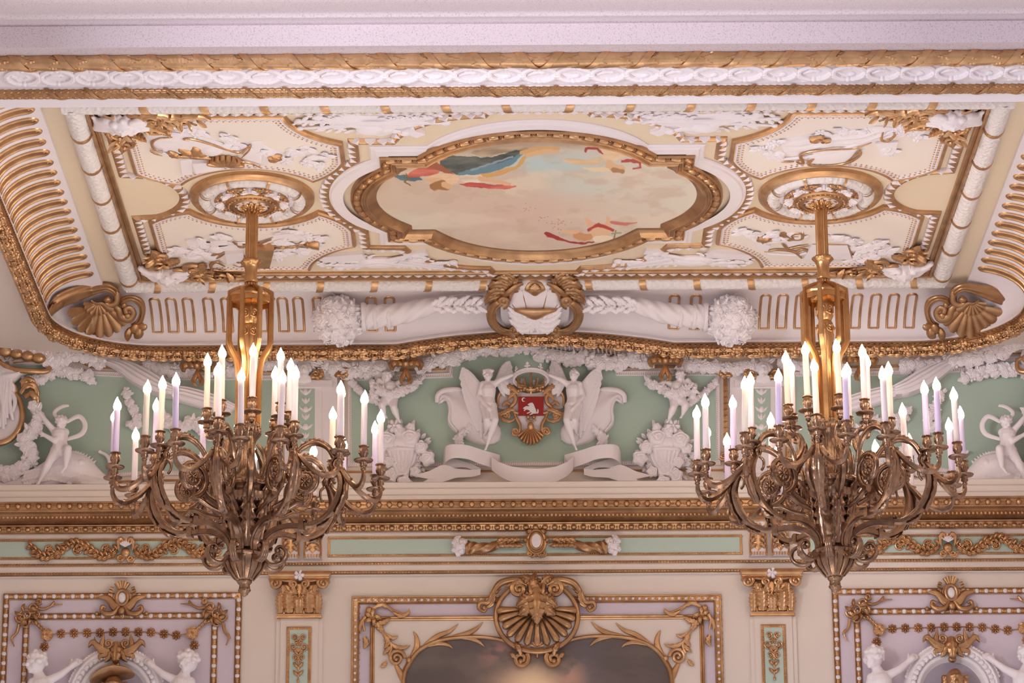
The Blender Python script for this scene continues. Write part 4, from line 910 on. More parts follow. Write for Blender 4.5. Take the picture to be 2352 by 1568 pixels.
ball(mb, FCr, (*cm(*q2(1090, 637)), 6), (2.6, 3, 1.4), 10, 6)
mb.build('gilt_quiver_and_torch', GOLD, T, smooth=40)
# back right: painter's and letter trophies
def q4(a, b): return (1552 + a / 2.94, 500 + b / 2.94)
T = empty('plaster_relief', FC((190, 90, 0)), 'white foliage relief with gold picture frame and brushes behind the right chandelier rod', 'relief')
mb = MB(); plate(mb, FP, [q4(920, 170), q4(1160, 175), q4(1190, 268), q4(860, 268)], 0, 4); plate(mb, FP, [q4(720, 110), q4(860, 95), q4(850, 165), q4(760, 190)], 0, 3); plate(mb, FP, [q4(530, 170), q4(640, 180), q4(620, 220), q4(560, 200)], 0, 3)
for L in ([(600, 170), (760, 150), (900, 120)], [(620, 240), (800, 250), (900, 230)]): tube(mb, FCr, cr([(*cm(*q4(a, b)), 4) for a, b in L], 8), 1.5, 8)
mb.build('canvas_and_tools', WHITEC, T, smooth=40)
mb = MB(); relief_cluster(mb, [q4(a, b) for a, b in ((430, 90), (470, 100), (510, 120), (560, 115), (660, 110), (680, 140), (1040, 130), (1100, 140), (1180, 150), (1220, 160), (1220, 200), (1260, 220), (1240, 260), (1300, 190), (1320, 240), (1360, 210), (1380, 170), (1400, 230), (1420, 200), (1450, 220), (1300, 270), (1210, 290), (1350, 270), (1280, 250))], rnd, 4.6); mb.build('flowers', WHITEC, T, smooth=35)
mb = MB()
for L in ([(920, 172), (1160, 177)], [(1160, 177), (1190, 270)], [(1190, 270), (860, 268)], [(780, 120), (800, 105), (850, 100), (850, 135), (800, 140), (790, 120), (830, 118)], [(600, 222), (700, 210), (800, 225), (850, 265)], [(720, 170), (760, 200), (830, 190), (900, 180)], [(800, 230), (870, 210), (930, 260)]): tube(mb, FCr, cr([(*cm(*q4(a, b)), 5) for a, b in L], 8), [0.8, 1.3, 1.3, 0.8], 7)
obox(mb, FCr, cm(*q4(715, 100)), cm(*q4(780, 145)), 4, 1, 6); leaf(mb, FCr, [(*cm(*q4(545, 145)), 5), (*cm(*q4(590, 140)), 6), (*cm(*q4(640, 150)), 5)], 6, 0.5, 4)
mb.build('gilt_frame_and_brushes', GOLD, T, smooth=40)
# ================= CHANDELIERS =================
KC = 352.0
def Zof(py): return OY * math.tan(TH + math.atan((784 - py) / FPX)) + CAMZ
Z470 = Zof(470)
_zt = np.array([[zz, Zof(1000 - zz) - Z470] for zz in range(-420, 620, 20)])
def zf(zz): return np.interp(zz, _zt[:, 0], _zt[:, 1])
def CHF(P):
    P = np.asarray(P, float); return np.stack([P[..., 0] / KC, P[..., 1] / KC, zf(P[..., 2])], -1)
def AR(P):
    P = np.asarray(P, float); return np.stack([P[..., 1] / KC, -P[..., 0] / KC, zf(P[..., 2])], -1)
def HF(P): return np.asarray(P, float) / KC
def RZ(L, s=0.0): return [(r, s, z) for r, z in L]
def vleaf(mb, f, path, wid, h=0.35, lobes=6, n=None, m=9, deep=0.4, out=1):
    """acanthus leaf whose midrib follows (r, z) and which spreads along s; relief towards the outside"""
    P = cr([(r, z) for r, z in path], 6); P = resample(P, np.linalg.norm(np.diff(P, axis=0), axis=1).sum() / (n or lobes * 5)); k = len(P); s = np.linspace(0, 1, k)
    T = nv(np.gradient(P, axis=0)); N = np.stack([-T[:, 1], T[:, 0]], 1) * out
    env = np.sin(np.clip(s * 0.84 + 0.16, 0, 1) * PI) ** 0.7; lb = 1 - deep * ((s * lobes) % 1.0) ** 1.3; hw = wid * env * lb; hw[-1] = 0.05 * wid; t = np.linspace(-1, 1, m)
    pr = (1 - t ** 2) * 0.9 - 0.45 * np.exp(-(t / 0.15) ** 2) + 0.15 * np.cos(t * PI * 5)
    off = h * wid * (pr[None] * np.maximum(0.3, env)[:, None] + 0.25 * (np.cos(s * lobes * 2 * PI) * env)[:, None] * np.abs(t)[None])
    def sheet(o): return np.stack([P[:, 0:1] + N[:, 0:1] * (off + o), hw[:, None] * t[None], P[:, 1:2] + N[:, 1:2] * (off + o)], -1)
    A = sheet(0.8); B = sheet(-0.8)[:, ::-1]
    mb.grid(f(np.concatenate([A, B], 1)), closed_v=True, caps=True); return mb
def make_holder():
    o = lathe(MB(), HF, [(4, -60), (5, -58), (6.5, -56), (5.0, -53), (6.0, -50), (8.2, -46), (7.6, -43), (9.0, -40), (14, -38.5), (20, -37.2), (22, -35), (22, -34), (18, -33.4), (14, -32.5), (8, -31.5), (6.2, -29.5), (7, -27), (9.4, -22), (10.6, -16), (10.4, -11), (8.6, -7), (8.4, -5), (12.2, -3.2), (12.4, -1.6), (9, -0.6)], 22).build('candle_holder', BRONZE)
    mb = MB()
    for k in range(10):
        a = k * 2 * PI / 10; ball(mb, HF, (10.3 * math.cos(a), 10.3 * math.sin(a), -16), (1.4, 1.4, 5.5), 6, 6)
    for k in range(12):
        a = k * 2 * PI / 12; ball(mb, HF, (7.4 * math.cos(a), 7.4 * math.sin(a), -47), (1.3, 1.3, 3), 5, 4)
    mb.build('cup_gadroons', BRONZE, o, smooth='all')
    L = [(7.0, -2), (7.1, 10), (6.9, 60), (6.8, 100), (5.5, 101.5)]
    c = lathe(MB(), HF, L, 16).build('candle', IVORY, o)
    P = [(0, 0, 99.5), (0, 0, 103), (0, 0, 108), (0.3, 0, 114), (0.9, 0, 120), (1.2, 0, 126), (0.4, 0, 131)]; mb = MB(); tube(mb, HF, cr(P, 3), [6.0, 8.4, 9.4, 8.4, 5.6, 2.6, 0.5], 14); mb.build('flame_bulb', FLAME, o, smooth='all')
    return o
def make_arm():
    AR0 = globals()['AR']
    def AR(P):
        P = np.array(P, float); P[..., 2] += 7 * np.clip((P[..., 2] + 200) / 90, 0, 1); return AR0(P)
    A = MB()
    tube(A, AR, cr(RZ([(130, -212), (158, -214), (190, -198), (214, -168), (224, -132), (217, -104), (207, -84), (209, -72)]), 8), [7, 7.5, 9, 10, 9, 7, 6.5, 6], 12, flute=6, fl=0.05)
    # side branches to the two outer candles, one raised stem in the middle
    for s in (-1, 1):
        P = []
        for r, d, z in ((210, 0, -86), (228, 2.2, -106), (252, 5.8, -134), (276, 9.5, -152), (294, 12.3, -153), (304, 13.7, -140), (305, 14.2, -126)): a = math.radians(d) * s; P.append((r * math.cos(a), r * math.sin(a), z))
        tube(A, AR, cr(P, 8), [5, 5.5, 6, 6.5, 6.5, 5.5, 4.5], 10, flute=5, fl=0.08, twist=2)
        ball(A, AR, (P[3][0], P[3][1], P[3][2] - 5), (3, 3, 5), 8, 6)
        for k in (1, 2, 3): ball(A, AR, (P[k][0] + 3, P[k][1], P[k][2] + 5), (5, 4, 3.4), 7, 5)
    tube(A, AR, cr(RZ([(209, -80), (214, -92), (221, -94), (223, -86)]), 6), [6, 6.5, 6, 4.5], 10)
    # arch from the node back to the scroll, and the big scroll
    tube(A, AR, cr(RZ([(208, -74), (190, -46), (160, -34), (130, -44), (108, -68), (98, -100)]), 8), [6, 6.5, 7.5, 7, 6, 5], 10, flute=4, fl=0.08)
    for i in range(9): r, z = cr(RZ([(200, -62), (178, -38), (150, -33), (122, -50)]), 3)[i][[0, 2]]; ball(A, AR, (r, 0, z + 6), (5, 3.4, 3.4), 7, 5)
    P = spiral((140, -122), 41, 13, 1.35, -0.55 * PI, 60, -1); tube(A, AR, [(r, 0, z) for r, z in P], [7.5, 6.5, 4.5], 10)
    tube(A, AR, cr(RZ([(62, -186), (92, -178), (118, -166), (134, -164)]), 8), [4, 6, 7.5], 10)
    # knotted ties at the node
    for a in range(5):
        t = a * 2 * PI / 5; tube(A, AR, cr([(209 + 7 * math.cos(t), 7 * math.sin(t), -92), (212 + 11 * math.cos(t), 11 * math.sin(t), -82), (210 + 8 * math.cos(t + 1), 8 * math.sin(t + 1), -72)], 4), [2.5, 4, 2], 7)
    tube(A, AR, cr([(205, 5, -94), (198, 10, -104), (200, 12, -118), (206, 13, -126)], 5), [3.6, 3.4, 2.8, 3.2], 8)
    arm = A.build('arm', BRONZE, None, smooth=50)
    mb = MB(); vleaf(mb, AR, [(212, -194), (228, -166), (236, -134), (228, -106), (219, -84)], 15, 0.30, 5, out=-1, m=13, deep=0.16)
    vleaf(mb, AR, [(168, -222), (188, -216), (204, -198)], 8, 0.4, 3, out=-1, m=7); mb.build('plume_leaf', BRONZE, arm, smooth=40)
    for s in (-1, 1):
        mb = MB(); g = lambda P, s=s: AR(np.stack([140 + np.asarray(P)[..., 0], s * (3.0 + np.asarray(P)[..., 2]), -122 + np.asarray(P)[..., 1]], -1))
        A_ = np.linspace(0, 2 * PI, 48, endpoint=False); R = np.array([0, 6, 12, 17, 19, 21, 24, 25]); Hh = np.array([3.5, 3.2, 2.6, 2.2, 4.4, 4.6, 2.8, -3.0])
        rr, aa = np.meshgrid(R, A_, indexing='ij'); rr = rr * (1 + 0.06 * np.cos(12 * aa) * (rr > 20)); hh = Hh[:, None] + 0.5 * np.cos(16 * aa) * (rr > 18)
        mb.grid(g(np.stack([rr * np.cos(aa), rr * np.sin(aa), hh], -1)), closed_v=True); daisy(mb, g, (0, 0, 3), 14, n=8, h=0.22); ball(mb, g, (0, 0, 6.0), 3.6, 9, 6)
        mb.build('scroll_rosette', BRONZE, arm, smooth=40)
    # square bracket arching from the bowl
    mb = MB(); P = cr([(38, -278), (36, -256), (44, -238), (66, -222), (96, -214), (130, -216)], 8)
    for q, w in ((0, 8.5), (1, 3.0)):
        T_ = nv(np.gradient(P, axis=0)); N = np.stack([-T_[:, 1], T_[:, 0]], 1); hh = 4.6 if q == 0 else 6.6
        G = np.stack([np.stack([P[:, 0] + N[:, 0] * a, np.full(len(P), b), P[:, 1] + N[:, 1] * a], -1) for a, b in ((-hh, -w), (hh, -w), (hh, w), (-hh, w))], 1); mb.grid(AR(G), closed_v=True, caps=True)
    box(mb, lambda P: AR(np.asarray(P)[..., [0, 1, 2]]), (126, -10, -226), (138, 10, -205)); volute(mb, lambda P: AR(np.stack([140 + np.asarray(P)[..., 0], np.asarray(P)[..., 2], -208 + np.asarray(P)[..., 1]], -1)), (0, 0), 9, 3, 1.2, PI, 1, 3, 2.4, 2.4)
    mb.build('bracket', BRONZE, arm, smooth=30)
    # lower volute under the bracket
    mb = MB()
    for s in (-5.5, 0, 5.5):
        P = [(44, -284), (62, -300), (84, -298), (96, -284), (94, -268), (82, -260), (73, -266), (75, -275), (82, -275)]
        tube(mb, AR, cr([(r, s * (0.75 + 0.25 * math.sin(i)), z) for i, (r, z) in enumerate(P)], 6), [3.4, 4, 4.4, 4.2, 4, 3.6, 3, 2.6, 3], 8)
    ball(mb, AR, (78, 0, -270), (6, 12, 6), 10, 8); mb.build('lower_volute', BRONZE, arm, smooth=50)
    return arm
def make_upper_arm():
    A = MB(); AR0 = globals()['AR']; AR = lambda P: AR0(np.asarray(P, float) + np.array([0, 0, 5.0]))
    tube(A, AR, cr(RZ([(60, -168), (88, -150), (104, -120), (92, -84), (72, -56), (64, -32), (74, -14), (90, -12), (95, -4)]), 8), [5, 6.5, 7.5, 7.5, 7, 6, 5.5, 5, 4.4], 10, flute=5, fl=0.06)
    tube(A, AR, cr(RZ([(30, -30), (50, -58), (52, -92), (40, -116)]), 6), [4, 5.5, 5.5, 4], 10)
    a = A.build('upper_arm', BRONZE, None, smooth=50); mb = MB(); vleaf(mb, AR, [(84, -84), (76, -52), (72, -26), (84, -8), (94, 2)], 7.5, 0.4, 4, out=-1, m=9); mb.build('arm_leaf', BRONZE, a, smooth=40); return a
def make_cage_bar():
    mb = MB(); P = cr([(14, 338), (30, 333), (52, 322)], 3)[:-1].tolist() + [(52, 322), (52, 300), (52, 210)] + cr([(52, 209), (44, 192), (32, 172), (27, 140), (26, 100), (26, 60), (26, 18)], 5).tolist()
    P = np.array(P); keep = [0] + [i for i in range(1, len(P)) if np.linalg.norm(P[i] - P[i - 1]) > 0.6]; P = P[keep]
    d = nv(np.diff(P, axis=0)); d0 = np.vstack([d[:1], d]); d1 = np.vstack([d, d[-1:]]); n = nv(np.stack([-(d0 + d1)[:, 1], (d0 + d1)[:, 0]], 1))
    for hh, w in ((5.2, 3.6), (3.4, 5.4)):
        G = np.stack([np.stack([P[:, 0] + n[:, 0] * a, np.full(len(P), b), P[:, 1] + n[:, 1] * a], -1) for a, b in ((-hh, -w), (hh, -w), (hh, w), (-hh, w))], 1); mb.grid(AR(G), closed_v=True, caps=True)
    return mb.build('cage_bar', BRASS, None, smooth=30)
HOLD = make_holder(); ARM = make_arm(); UARM = make_upper_arm(); BAR = make_cage_bar()
BLEAF = vleaf(MB(), AR, [(34, -262), (44, -225), (50, -185), (52, -150), (70, -118), (86, -112)], 20, 0.3, 8, out=-1, m=13, deep=0.42).build('body_leaf', BRONZE, None, smooth=40)
def chandelier(ax, az0, label, first):
    T = empty('chandelier', (0, 0, 0), label, 'chandelier'); rnd = random.Random(4 if first else 8)
    def put(src, az, loc=None, tilt=None):
        c = src if (first and not src.get('_u')) else dup(src); src['_u'] = 1
        c.parent = T; c.rotation_euler = (tilt[0] if tilt else 0, tilt[1] if tilt else 0, math.radians(az))
        if loc is not None: c.location = loc
        return c
    def part(mb, name, m, smooth=45): return mb.build(name, m, T, smooth=smooth)
    mb = MB(); lathe(mb, CHF, [(40, 534), (39, 530), (20, 520), (13, 512)], 32); part(mb, 'canopy', BRASS)
    for k in range(12):
        mb = MB(); vleaf(mb, AR, [(12, 505), (20, 517), (32, 524), (42, 520)], 8.5, 0.4, 4, out=1, m=7); o = mb.build('canopy_leaf', BRASS, T, smooth=40); o.rotation_euler = (0, 0, k * PI / 6)
    mb = MB(); lathe(mb, CHF, [(13.5, 515), (13.5, 405), (12.5, 402)], 64, flute=16, fl=0.07); part(mb, 'fluted_rod', BRASS, 60)
    mb = MB(); lathe(mb, CHF, [(13, 404), (15, 403), (22, 402), (24, 398), (22, 394), (18, 392), (15.5, 385), (13.8, 372), (14.0, 362), (16, 356), (16.5, 352), (13, 349)], 32, flute=8, fl=0.09, frange=(390, 404)); part(mb, 'stem_vase', BRASS, 60)
    mb = MB(); lathe(mb, CHF, [(11, 351), (12.5, 349), (12.5, 340), (11, 338)], 24)
    for k in range(14): a = k * 2 * PI / 14; ball(mb, CHF, (13.5 * math.cos(a), 13.5 * math.sin(a), 345), (2.8, 2.8, 4.5), 7, 6)
    part(mb, 'bead_collar', BRASS, 60)
    mb = MB(); lathe(mb, CHF, [(12, 341), (15, 338), (24, 334), (38, 326), (52, 318), (55, 315), (54, 311), (46, 312), (20, 320)], 32, flute=8, fl=0.05); part(mb, 'cage_dome', BRASS, 50)
    for k in range(8): put(BAR, az0 - 3 + 45 * k)
    for k in range(8):
        mb = MB(); A_ = cr([(0, 6), (0, 14)], 2); z = np.linspace(-24, 24, 13); G = np.stack([np.stack([np.full(13, 50.0 - 0.09 * (24 - np.abs(z)) ), z * 0.8, b + 0.26 * (24 - np.abs(z)) * 0.5 * (1 if b < 305 else 0.5)], -1) for b in (299, 316)], 1)
        G2 = G.copy(); G2[..., 0] -= 4; mb.grid(AR(np.concatenate([G, G2[:, ::-1]], 1)), closed_v=True, caps=True); o = mb.build('cage_arch', BRASS, T, smooth=40); o.rotation_euler = (0, 0, math.radians(az0 - 3 + 22.5 + 45 * k))
    mb = MB(); lathe(mb, CHF, [(8, 318), (16, 312), (19, 300), (20, 275), (17, 262), (13, 256), (17, 250), (20, 236), (18, 215), (12, 195), (9, 170), (9, 30)], 32, flute=5, fl=0.06)
    for k in range(6):
        g = lambda P, k=k: (lambda Q: CHF(np.stack([(19.5 + Q[..., 2]) * np.cos(k * PI / 3 + Q[..., 0] / 20), (19.5 + Q[..., 2]) * np.sin(k * PI / 3 + Q[..., 0] / 20), 276 + Q[..., 1]], -1)))(np.asarray(P, float))
        volute(mb, g, (1, 3), 11, 2, 1.6, PI * 1.2, 1, 2.4, 1.6); volute(mb, g, (-1, -40), 10, 2, 1.6, PI * 0.3, -1, 2.2, 1.5)
    part(mb, 'carved_core', BRASS, 60)
    mb = MB(); lathe(mb, CHF, [(22, 30), (30, 26), (31, 20), (28, 16), (30, 6), (31, 2), (26, -4), (20, -12), (17, -30), (18, -60), (22, -80), (30, -92), (48, -104), (64, -112), (68, -118), (66, -124), (56, -126), (52, -132), (60, -140), (58, -152), (44, -164), (28, -172), (20, -184), (18, -210), (16, -236), (20, -252), (30, -262), (40, -268)], 48, flute=16, fl=0.03); part(mb, 'central_body', BRONZE, 50)
    mb = MB()
    for k in range(12): a = k * PI / 6; ball(mb, CHF, (29 * math.cos(a), 29 * math.sin(a), 12), (3.4, 3.4, 6), 7, 6)
    for k in range(20): a = k * PI / 10; ball(mb, CHF, (65 * math.cos(a), 65 * math.sin(a), -119), (7, 7, 4), 7, 6)
    part(mb, 'body_beads', BRONZE, 60)
    for k in range(8): put(BLEAF, az0 + 22.5 + 45 * k)
    mb = MB(); lathe(mb, CHF, [(30, -268), (46, -271), (49, -275), (47, -280), (44, -283), (42, -292), (36, -308), (26, -322), (19, -331), (15, -334)], 48, flute=12, fl=0.03)
    for k in range(12):
        a = k * PI / 6; tube(mb, CHF, [((r + 1) * math.cos(a), (r + 1) * math.sin(a), z) for r, z in ((45, -284), (43, -292), (37, -308), (27, -322), (20, -331))], [3.5, 5, 4.2, 3, 2], 7)
    part(mb, 'bottom_bowl', BRONZE, 50)
    mb = MB(); lathe(mb, CHF, [(14, -332), (16.5, -336), (14, -340), (11, -343), (12, -352), (14, -355), (12, -359), (8, -362), (8, -365), (3, -369), (0.5, -371)], 28, flute=10, fl=0.08); part(mb, 'finial', BRONZE, 60)
    for k in range(8):
        put(ARM, az0 + 45 * k); put(UARM, az0 + 22.5 + 45 * k)
    for k in range(8):
        for r, d, zz in ((305, -14.2, -64), (305, 14.2, -64), (222, 0, -23), (95, 22.5, 60)):
            a = math.radians(az0 + 45 * k + d); h = put(HOLD, rnd.uniform(0, 360), (r / KC * math.sin(a), -r / KC * math.cos(a), float(zf(zz))), (math.radians(rnd.uniform(-1.2, 1.2)), math.radians(rnd.uniform(-1.2, 1.2))))
            cd = [c for c in h.children if c.name.startswith('candle')][0]
            mt = rnd.choice([LAV, LAV, PINKW, IVORY, PINKW]) if d != 22.5 else rnd.choice([IVORY, PINKW])
            cd.material_slots[0].link = 'OBJECT'; cd.material_slots[0].material = mt
    T.location = (ax, OY, Z470 + 0.010); return T
chandelier(OX - 1.895, -12.4, 'left hand gilt bronze chandelier with lit candle bulbs and a gold cage stem', True)
chandelier(OX + 1.892, -12.6, 'right hand gilt bronze chandelier with lit candle bulbs and a gold cage stem', False)
# ================= SCULPTED FRIEZE =================
def zoomer(ox, oy, k): return lambda a, b, w=0.0: (ox + a / k, oy + b / k, w)
zA = zoomer(0, 750, 3.92); zB = zoomer(640, 780, 4.2375); zC_ = zoomer(1040, 780, 4.2375); zD = zoomer(776, 600, 2.94)
MX = 1225.5
def side(s): return FW if s < 0 else fmirror(FW, MX)
SN = {-1: 'left', 1: 'right'}
# ---- green panels with perforated white borders ----
def frieze_panel(outl, label, m=GREEN, w=3):
    o = tag(plate(MB(), FW, outl, 0, w).build('green_wall_field', m, None, smooth=False), label, 'wall panel')
    P = np.array(outl, float); ar = 0.5 * np.sum(P[:, 0] * np.roll(P[:, 1], -1) - np.roll(P[:, 0], -1) * P[:, 1]); P = P if ar > 0 else P[::-1]
    mb = MB(); sweep(mb, FW, P, [(-9, 0), (-9, 6), (-7.5, 7.5), (-6.5, 5), (-1, 5), (0, 7), (1, 5), (1.5, 3)], closed=True); mb.build('white_border', WHITE, o, smooth=30)
    mb = MB()
    for off in (-2.4, -5.2):
        n0 = nv(np.roll(P, -1, 0) - P); nn = np.stack([-n0[:, 1], n0[:, 0]], 1); m_ = nv(nn + np.roll(nn, 1, 0)); I = P + m_ * off / np.clip((m_ * nn).sum(1), 0.4, 1)[:, None]
        for p in resample(I, 5.0, True): ball(mb, FW, (p[0] + (2 if off < -3 else 0), p[1], 4.8), (1.0, 1.3, 0.8), 5, 4, True)
    mb.build('pierced_dots', GOLD, o, smooth='all')
    mb = MB(); sweep(mb, FW, P, [(-22, 0), (-22, 4), (-20, 5.5), (-18, 5), (-17, 2.5), (-17, 0)], closed=True); mb.build('gilt_line', GOLD, o, smooth=30); return o
arch_ = [(1040, 852)] + [tuple(p) for p in arc((1044, 838), (1410, 834), -38, 22)] + [(1410, 834), (1414, 858)]
frieze_panel([(807, 1064), (807, 874), (985, 868), (1040, 866)] + arch_[0:] + [(1416, 862), (1470, 862), (1644, 862), (1646, 1060)], 'wide sage green wall panel with arched top behind the winged figures')
frieze_panel([(-40, 1110), (-40, 838), (150, 838), (205, 862), (420, 872), (628, 872), (628, 1080), (300, 1085)], 'sage green wall panel behind the left chandelier and dolphin rider')
frieze_panel([(2420, 1105), (2420, 830), (2310, 830), (2245, 852), (2030, 862), (1826, 864), (1826, 1072), (2150, 1075)][::-1], 'sage green wall panel behind the right chandelier and dolphin rider')
for s in (-1, 1):
    f = side(s); nm = SN[s]
    T = empty('frieze_pilaster', f((710, 980, 0)), 'white upper pilaster with green inset and carved head behind the %s chandelier' % nm, 'pilaster')
    mb = MB(); plate(mb, f, [(655, 858), (775, 858), (775, 1098), (655, 1098)], 0, 12); plate(mb, f, [(668, 892), (740, 892), (740, 1090), (668, 1090)], 12, 16); plate(mb, f, [(645, 880), (765, 880), (765, 893), (645, 893)], 0, 24); mb.build('shaft', WHITE, T, smooth=False)
    mb = MB(); plate(mb, f, [(682, 897), (724, 897), (724, 1040), (682, 1040)], 16, 16.6); mb.build('green_inset', GREEN, T, smooth=False)
    mb = MB()
    for y, r in ((905, 9), (925, 6), (945, 10), (962, 6), (985, 11), (1005, 5), (1022, 8)):
        ball(mb, f, (703, y, 17), (r * 0.6, 8, 4), 8, 6)
        for e in (-1, 1): leaf(mb, f, [(703, y + 6, 17), (703 + e * r * 0.8, y, 17), (703 + e * r * 1.5, y - 7, 17)], 3.2, 0.6, 2, n=8, m=5)
    mb.build('pendant', WHITEC, T, smooth=40)
    mb = MB()
    for x0 in (785, 640):
        plate(mb, f, [(x0 - 4, 870), (x0 + 4, 870), (x0 + 4, 1085), (x0 - 4, 1085)], 0, 8)
        for k in range(14): shell(mb, f, (x0, 884 + k * 14, 8), 6.5, 0.15 * PI, 0.85 * PI, 3, 0.4)
    for c, r, d in (((776, 1035), 13, 1), ((770, 1060), 14, -1), ((790, 1050), 10, 1)): volute(mb, f, c, r, 2.5, 1.5, 0.5, d, 3.2, 2, w=12)
    for p in ([(770, 1030, 12), (772, 1012, 14), (782, 998, 12)], [(768, 1075, 12), (778, 1084, 14), (794, 1080, 12)]): leaf(mb, f, p, 6, 0.6, 3)
    mb.build('gilt_edging', GOLD, T, smooth=35)
    mb = MB()
    for c, e in (((727, 866), 1), ((786, 862), 1), ((672, 866), -1)):
        for a in (-0.6, 0, 0.6, 1.2, 2.4): leaf(mb, f, [(c[0], c[1], 22), (c[0] + 11 * math.cos(a) * e, c[1] + 9 * math.sin(a), 27), (c[0] + 20 * math.cos(a + .3) * e, c[1] + 15 * math.sin(a + .3), 22)], 7, 0.6, 3, m=9)
        volute(mb, f, c, 9, 2, 1.4, 0, e, 3.5, 2.2, w=26)
    mb.build('gilt_wings', GOLD, T, smooth=35)
    mb = MB(); c = (700, 857)
    ball(mb, f, (*c, 26), (14, 17, 14), 14, 10); ball(mb, f, (c[0], c[1] + 3, 40), (2.6, 4.5, 4), 8, 6); ball(mb, f, (c[0], c[1] + 14, 34), (5, 4, 5), 8, 6)
    for e in (-1, 1):
        ball(mb, f, (c[0] + e * 5.5, c[1] - 3, 36), (3.4, 2.4, 3), 8, 6); ball(mb, f, (c[0] + e * 8, c[1] + 5, 33), (4.5, 5, 4), 8, 6); cap(mb, f, (c[0] + e * 2, c[1] - 7, 39), (c[0] + e * 10, c[1] - 6, 33), 1.8, 1.2)
    for i in range(9):
        a = PI + i * PI / 8; ball(mb, f, (c[0] + 14 * math.cos(a), c[1] + 15 * math.sin(a), 26), (5, 5, 7), 8, 6)
    for i in range(7): x = c[0] - 12 + i * 4; tube(mb, f, cr([(x, c[1] + 14, 28), (x + (i - 3) * 0.8, c[1] + 24, 26), (x + (i - 3) * 0.3, c[1] + 34 - abs(i - 3) * 2, 20)], 4), [3, 3.2, 1.5], 7)
    sculpt('carved_head', mb, WHITEC, T, 0.006, 1)
# ---- flowers and garlands ----
def bloom_rope(mb, ml, f, path, r, rnd, dens=1.0, w0=8, leafy=0.6):
    P = d3(cr(path, 8), w0) if len(path[0]) == 2 else cr(path, 8); L = np.linalg.norm(np.diff(P[:, :2], axis=0), axis=1).sum(); n = max(3, int(L / r * 2.2 * dens)); Q = resample(P, L / n)
    tube(mb, f, np.c_[Q[:, :2], Q[:, 2]], r * 0.62, 8)
    for i, q in enumerate(Q):
        for k in range(3):
            a = rnd.uniform(-0.25, PI + 0.25); o = r * 0.75; rr = r * rnd.uniform(0.42, 0.78)
            c = (q[0] + rnd.uniform(-.3, .3) * r, q[1] - math.cos(a) * o, q[2] + abs(math.sin(a)) * o * 0.8); nr = (rnd.uniform(-.4, .4), -math.cos(a) * 0.8, 0.35 + abs(math.sin(a)))
            t = rnd.random()
            if t < 0.6: rose(mb, f, c, rr, nr, rnd.randrange(99), rnd.choice([5, 5, 6]))
            elif t < 0.8: daisy(mb, f, c, rr, nr, rnd.choice([5, 6, 7]), 0, 0.35)
            else: ball(mb, f, c, rr * 0.6, 8, 6)
        for k in range(2):
            if rnd.random() < leafy: a = rnd.uniform(0, 2 * PI); sleaf(ml, f, (q[0], q[1], q[2] + r * 0.2), (math.cos(a), math.sin(a), 0.3), r * rnd.uniform(1.0, 1.6), r * 0.36, h=0.8)
GW = shift(FW, 0, 4)
def garland(f, label, ropes, seed, group=None):
    rnd = random.Random(seed); mb = MB(); ml = MB()
    for pth, r in ropes: bloom_rope(mb, ml, f, pth, r * (1.18 if f is GW else 1.0), rnd)
    o = mb.build('flower_garland', WHITEC, None, smooth=40); tag(o, label, 'garland', group); ml.build('garland_leaves', WHITEC, o, smooth=40); return o
garland(GW, 'white rose garland draped under the gold cornice at far left, above the oval cartouche', [([(-30, 762, 60), (20, 790, 50), (70, 808, 40), (120, 830, 28), (158, 822, 20)], 15), ([(62, 880, 14), (95, 872, 14), (130, 850, 14), (165, 858, 12), (215, 868, 10)], 11), ([(150, 815, 30), (200, 826, 18), (240, 836, 16)], 11)], 1)
garland(GW, 'white rose garland under the gold cornice running above the left chandelier candles', [([(330, 842, 12), (390, 852, 14), (440, 846, 12)], 12), ([(480, 850, 12), (560, 848, 16), (640, 832, 14), (720, 838, 14)], 12), ([(740, 842, 14), (800, 850, 16), (860, 852, 18), (905, 850, 14)], 15)], 2)
garland(GW, 'white rose garland arching under the cornice left of the shell cartouche', [([(965, 846, 14), (1010, 832, 20), (1045, 826, 22), (1075, 812, 18), (1130, 803, 14), (1190, 797, 10), (1240, 798, 8)], 13)], 3)
garland(GW, 'white garland of roses, arrows and quiver arching under the cornice right of the shell cartouche', [([(1232, 812, 12), (1260, 820, 16), (1300, 826, 16), (1345, 822, 16)], 12), ([(1350, 826, 20), (1380, 838, 22), (1412, 838, 20), (1450, 828, 18), (1495, 830, 14)], 13)], 4)
garland(GW, 'white rose garland under the gold cornice between the right hand bows', [([(1560, 838, 14), (1610, 842, 16), (1660, 850, 18), (1720, 846, 14), (1760, 836, 12)], 13), ([(1790, 834, 12), (1860, 846, 12), (1940, 834, 10)], 11)], 5)
garland(GW, 'white rose garland draped under the gold cornice at far right', [([(2075, 838, 12), (2120, 846, 16), (2170, 836, 18), (2230, 826, 26), (2300, 812, 36), (2370, 780, 50)], 14), ([(2210, 868, 12), (2270, 852, 14), (2330, 850, 14), (2365, 858, 14)], 12)], 6)
mb = MB()
for i in range(26): x = 1240 + i * 9.5; y = 795 + 0.00045 * (x - 1240) ** 2; obox(mb, FW, (x, y), (x + 2, y + 11), 3.4, 0, 10)
for k in range(4): tube(mb, FW, [(1250 + k * 4, 806 + k * 3, 16), (1400, 830 - k * 3, 18)], 2, 6)
tag(mb.build('arrow_bundle', WHITEC, None), 'white carved bundle of arrows tucked behind the garland right of the cartouche', 'relief')
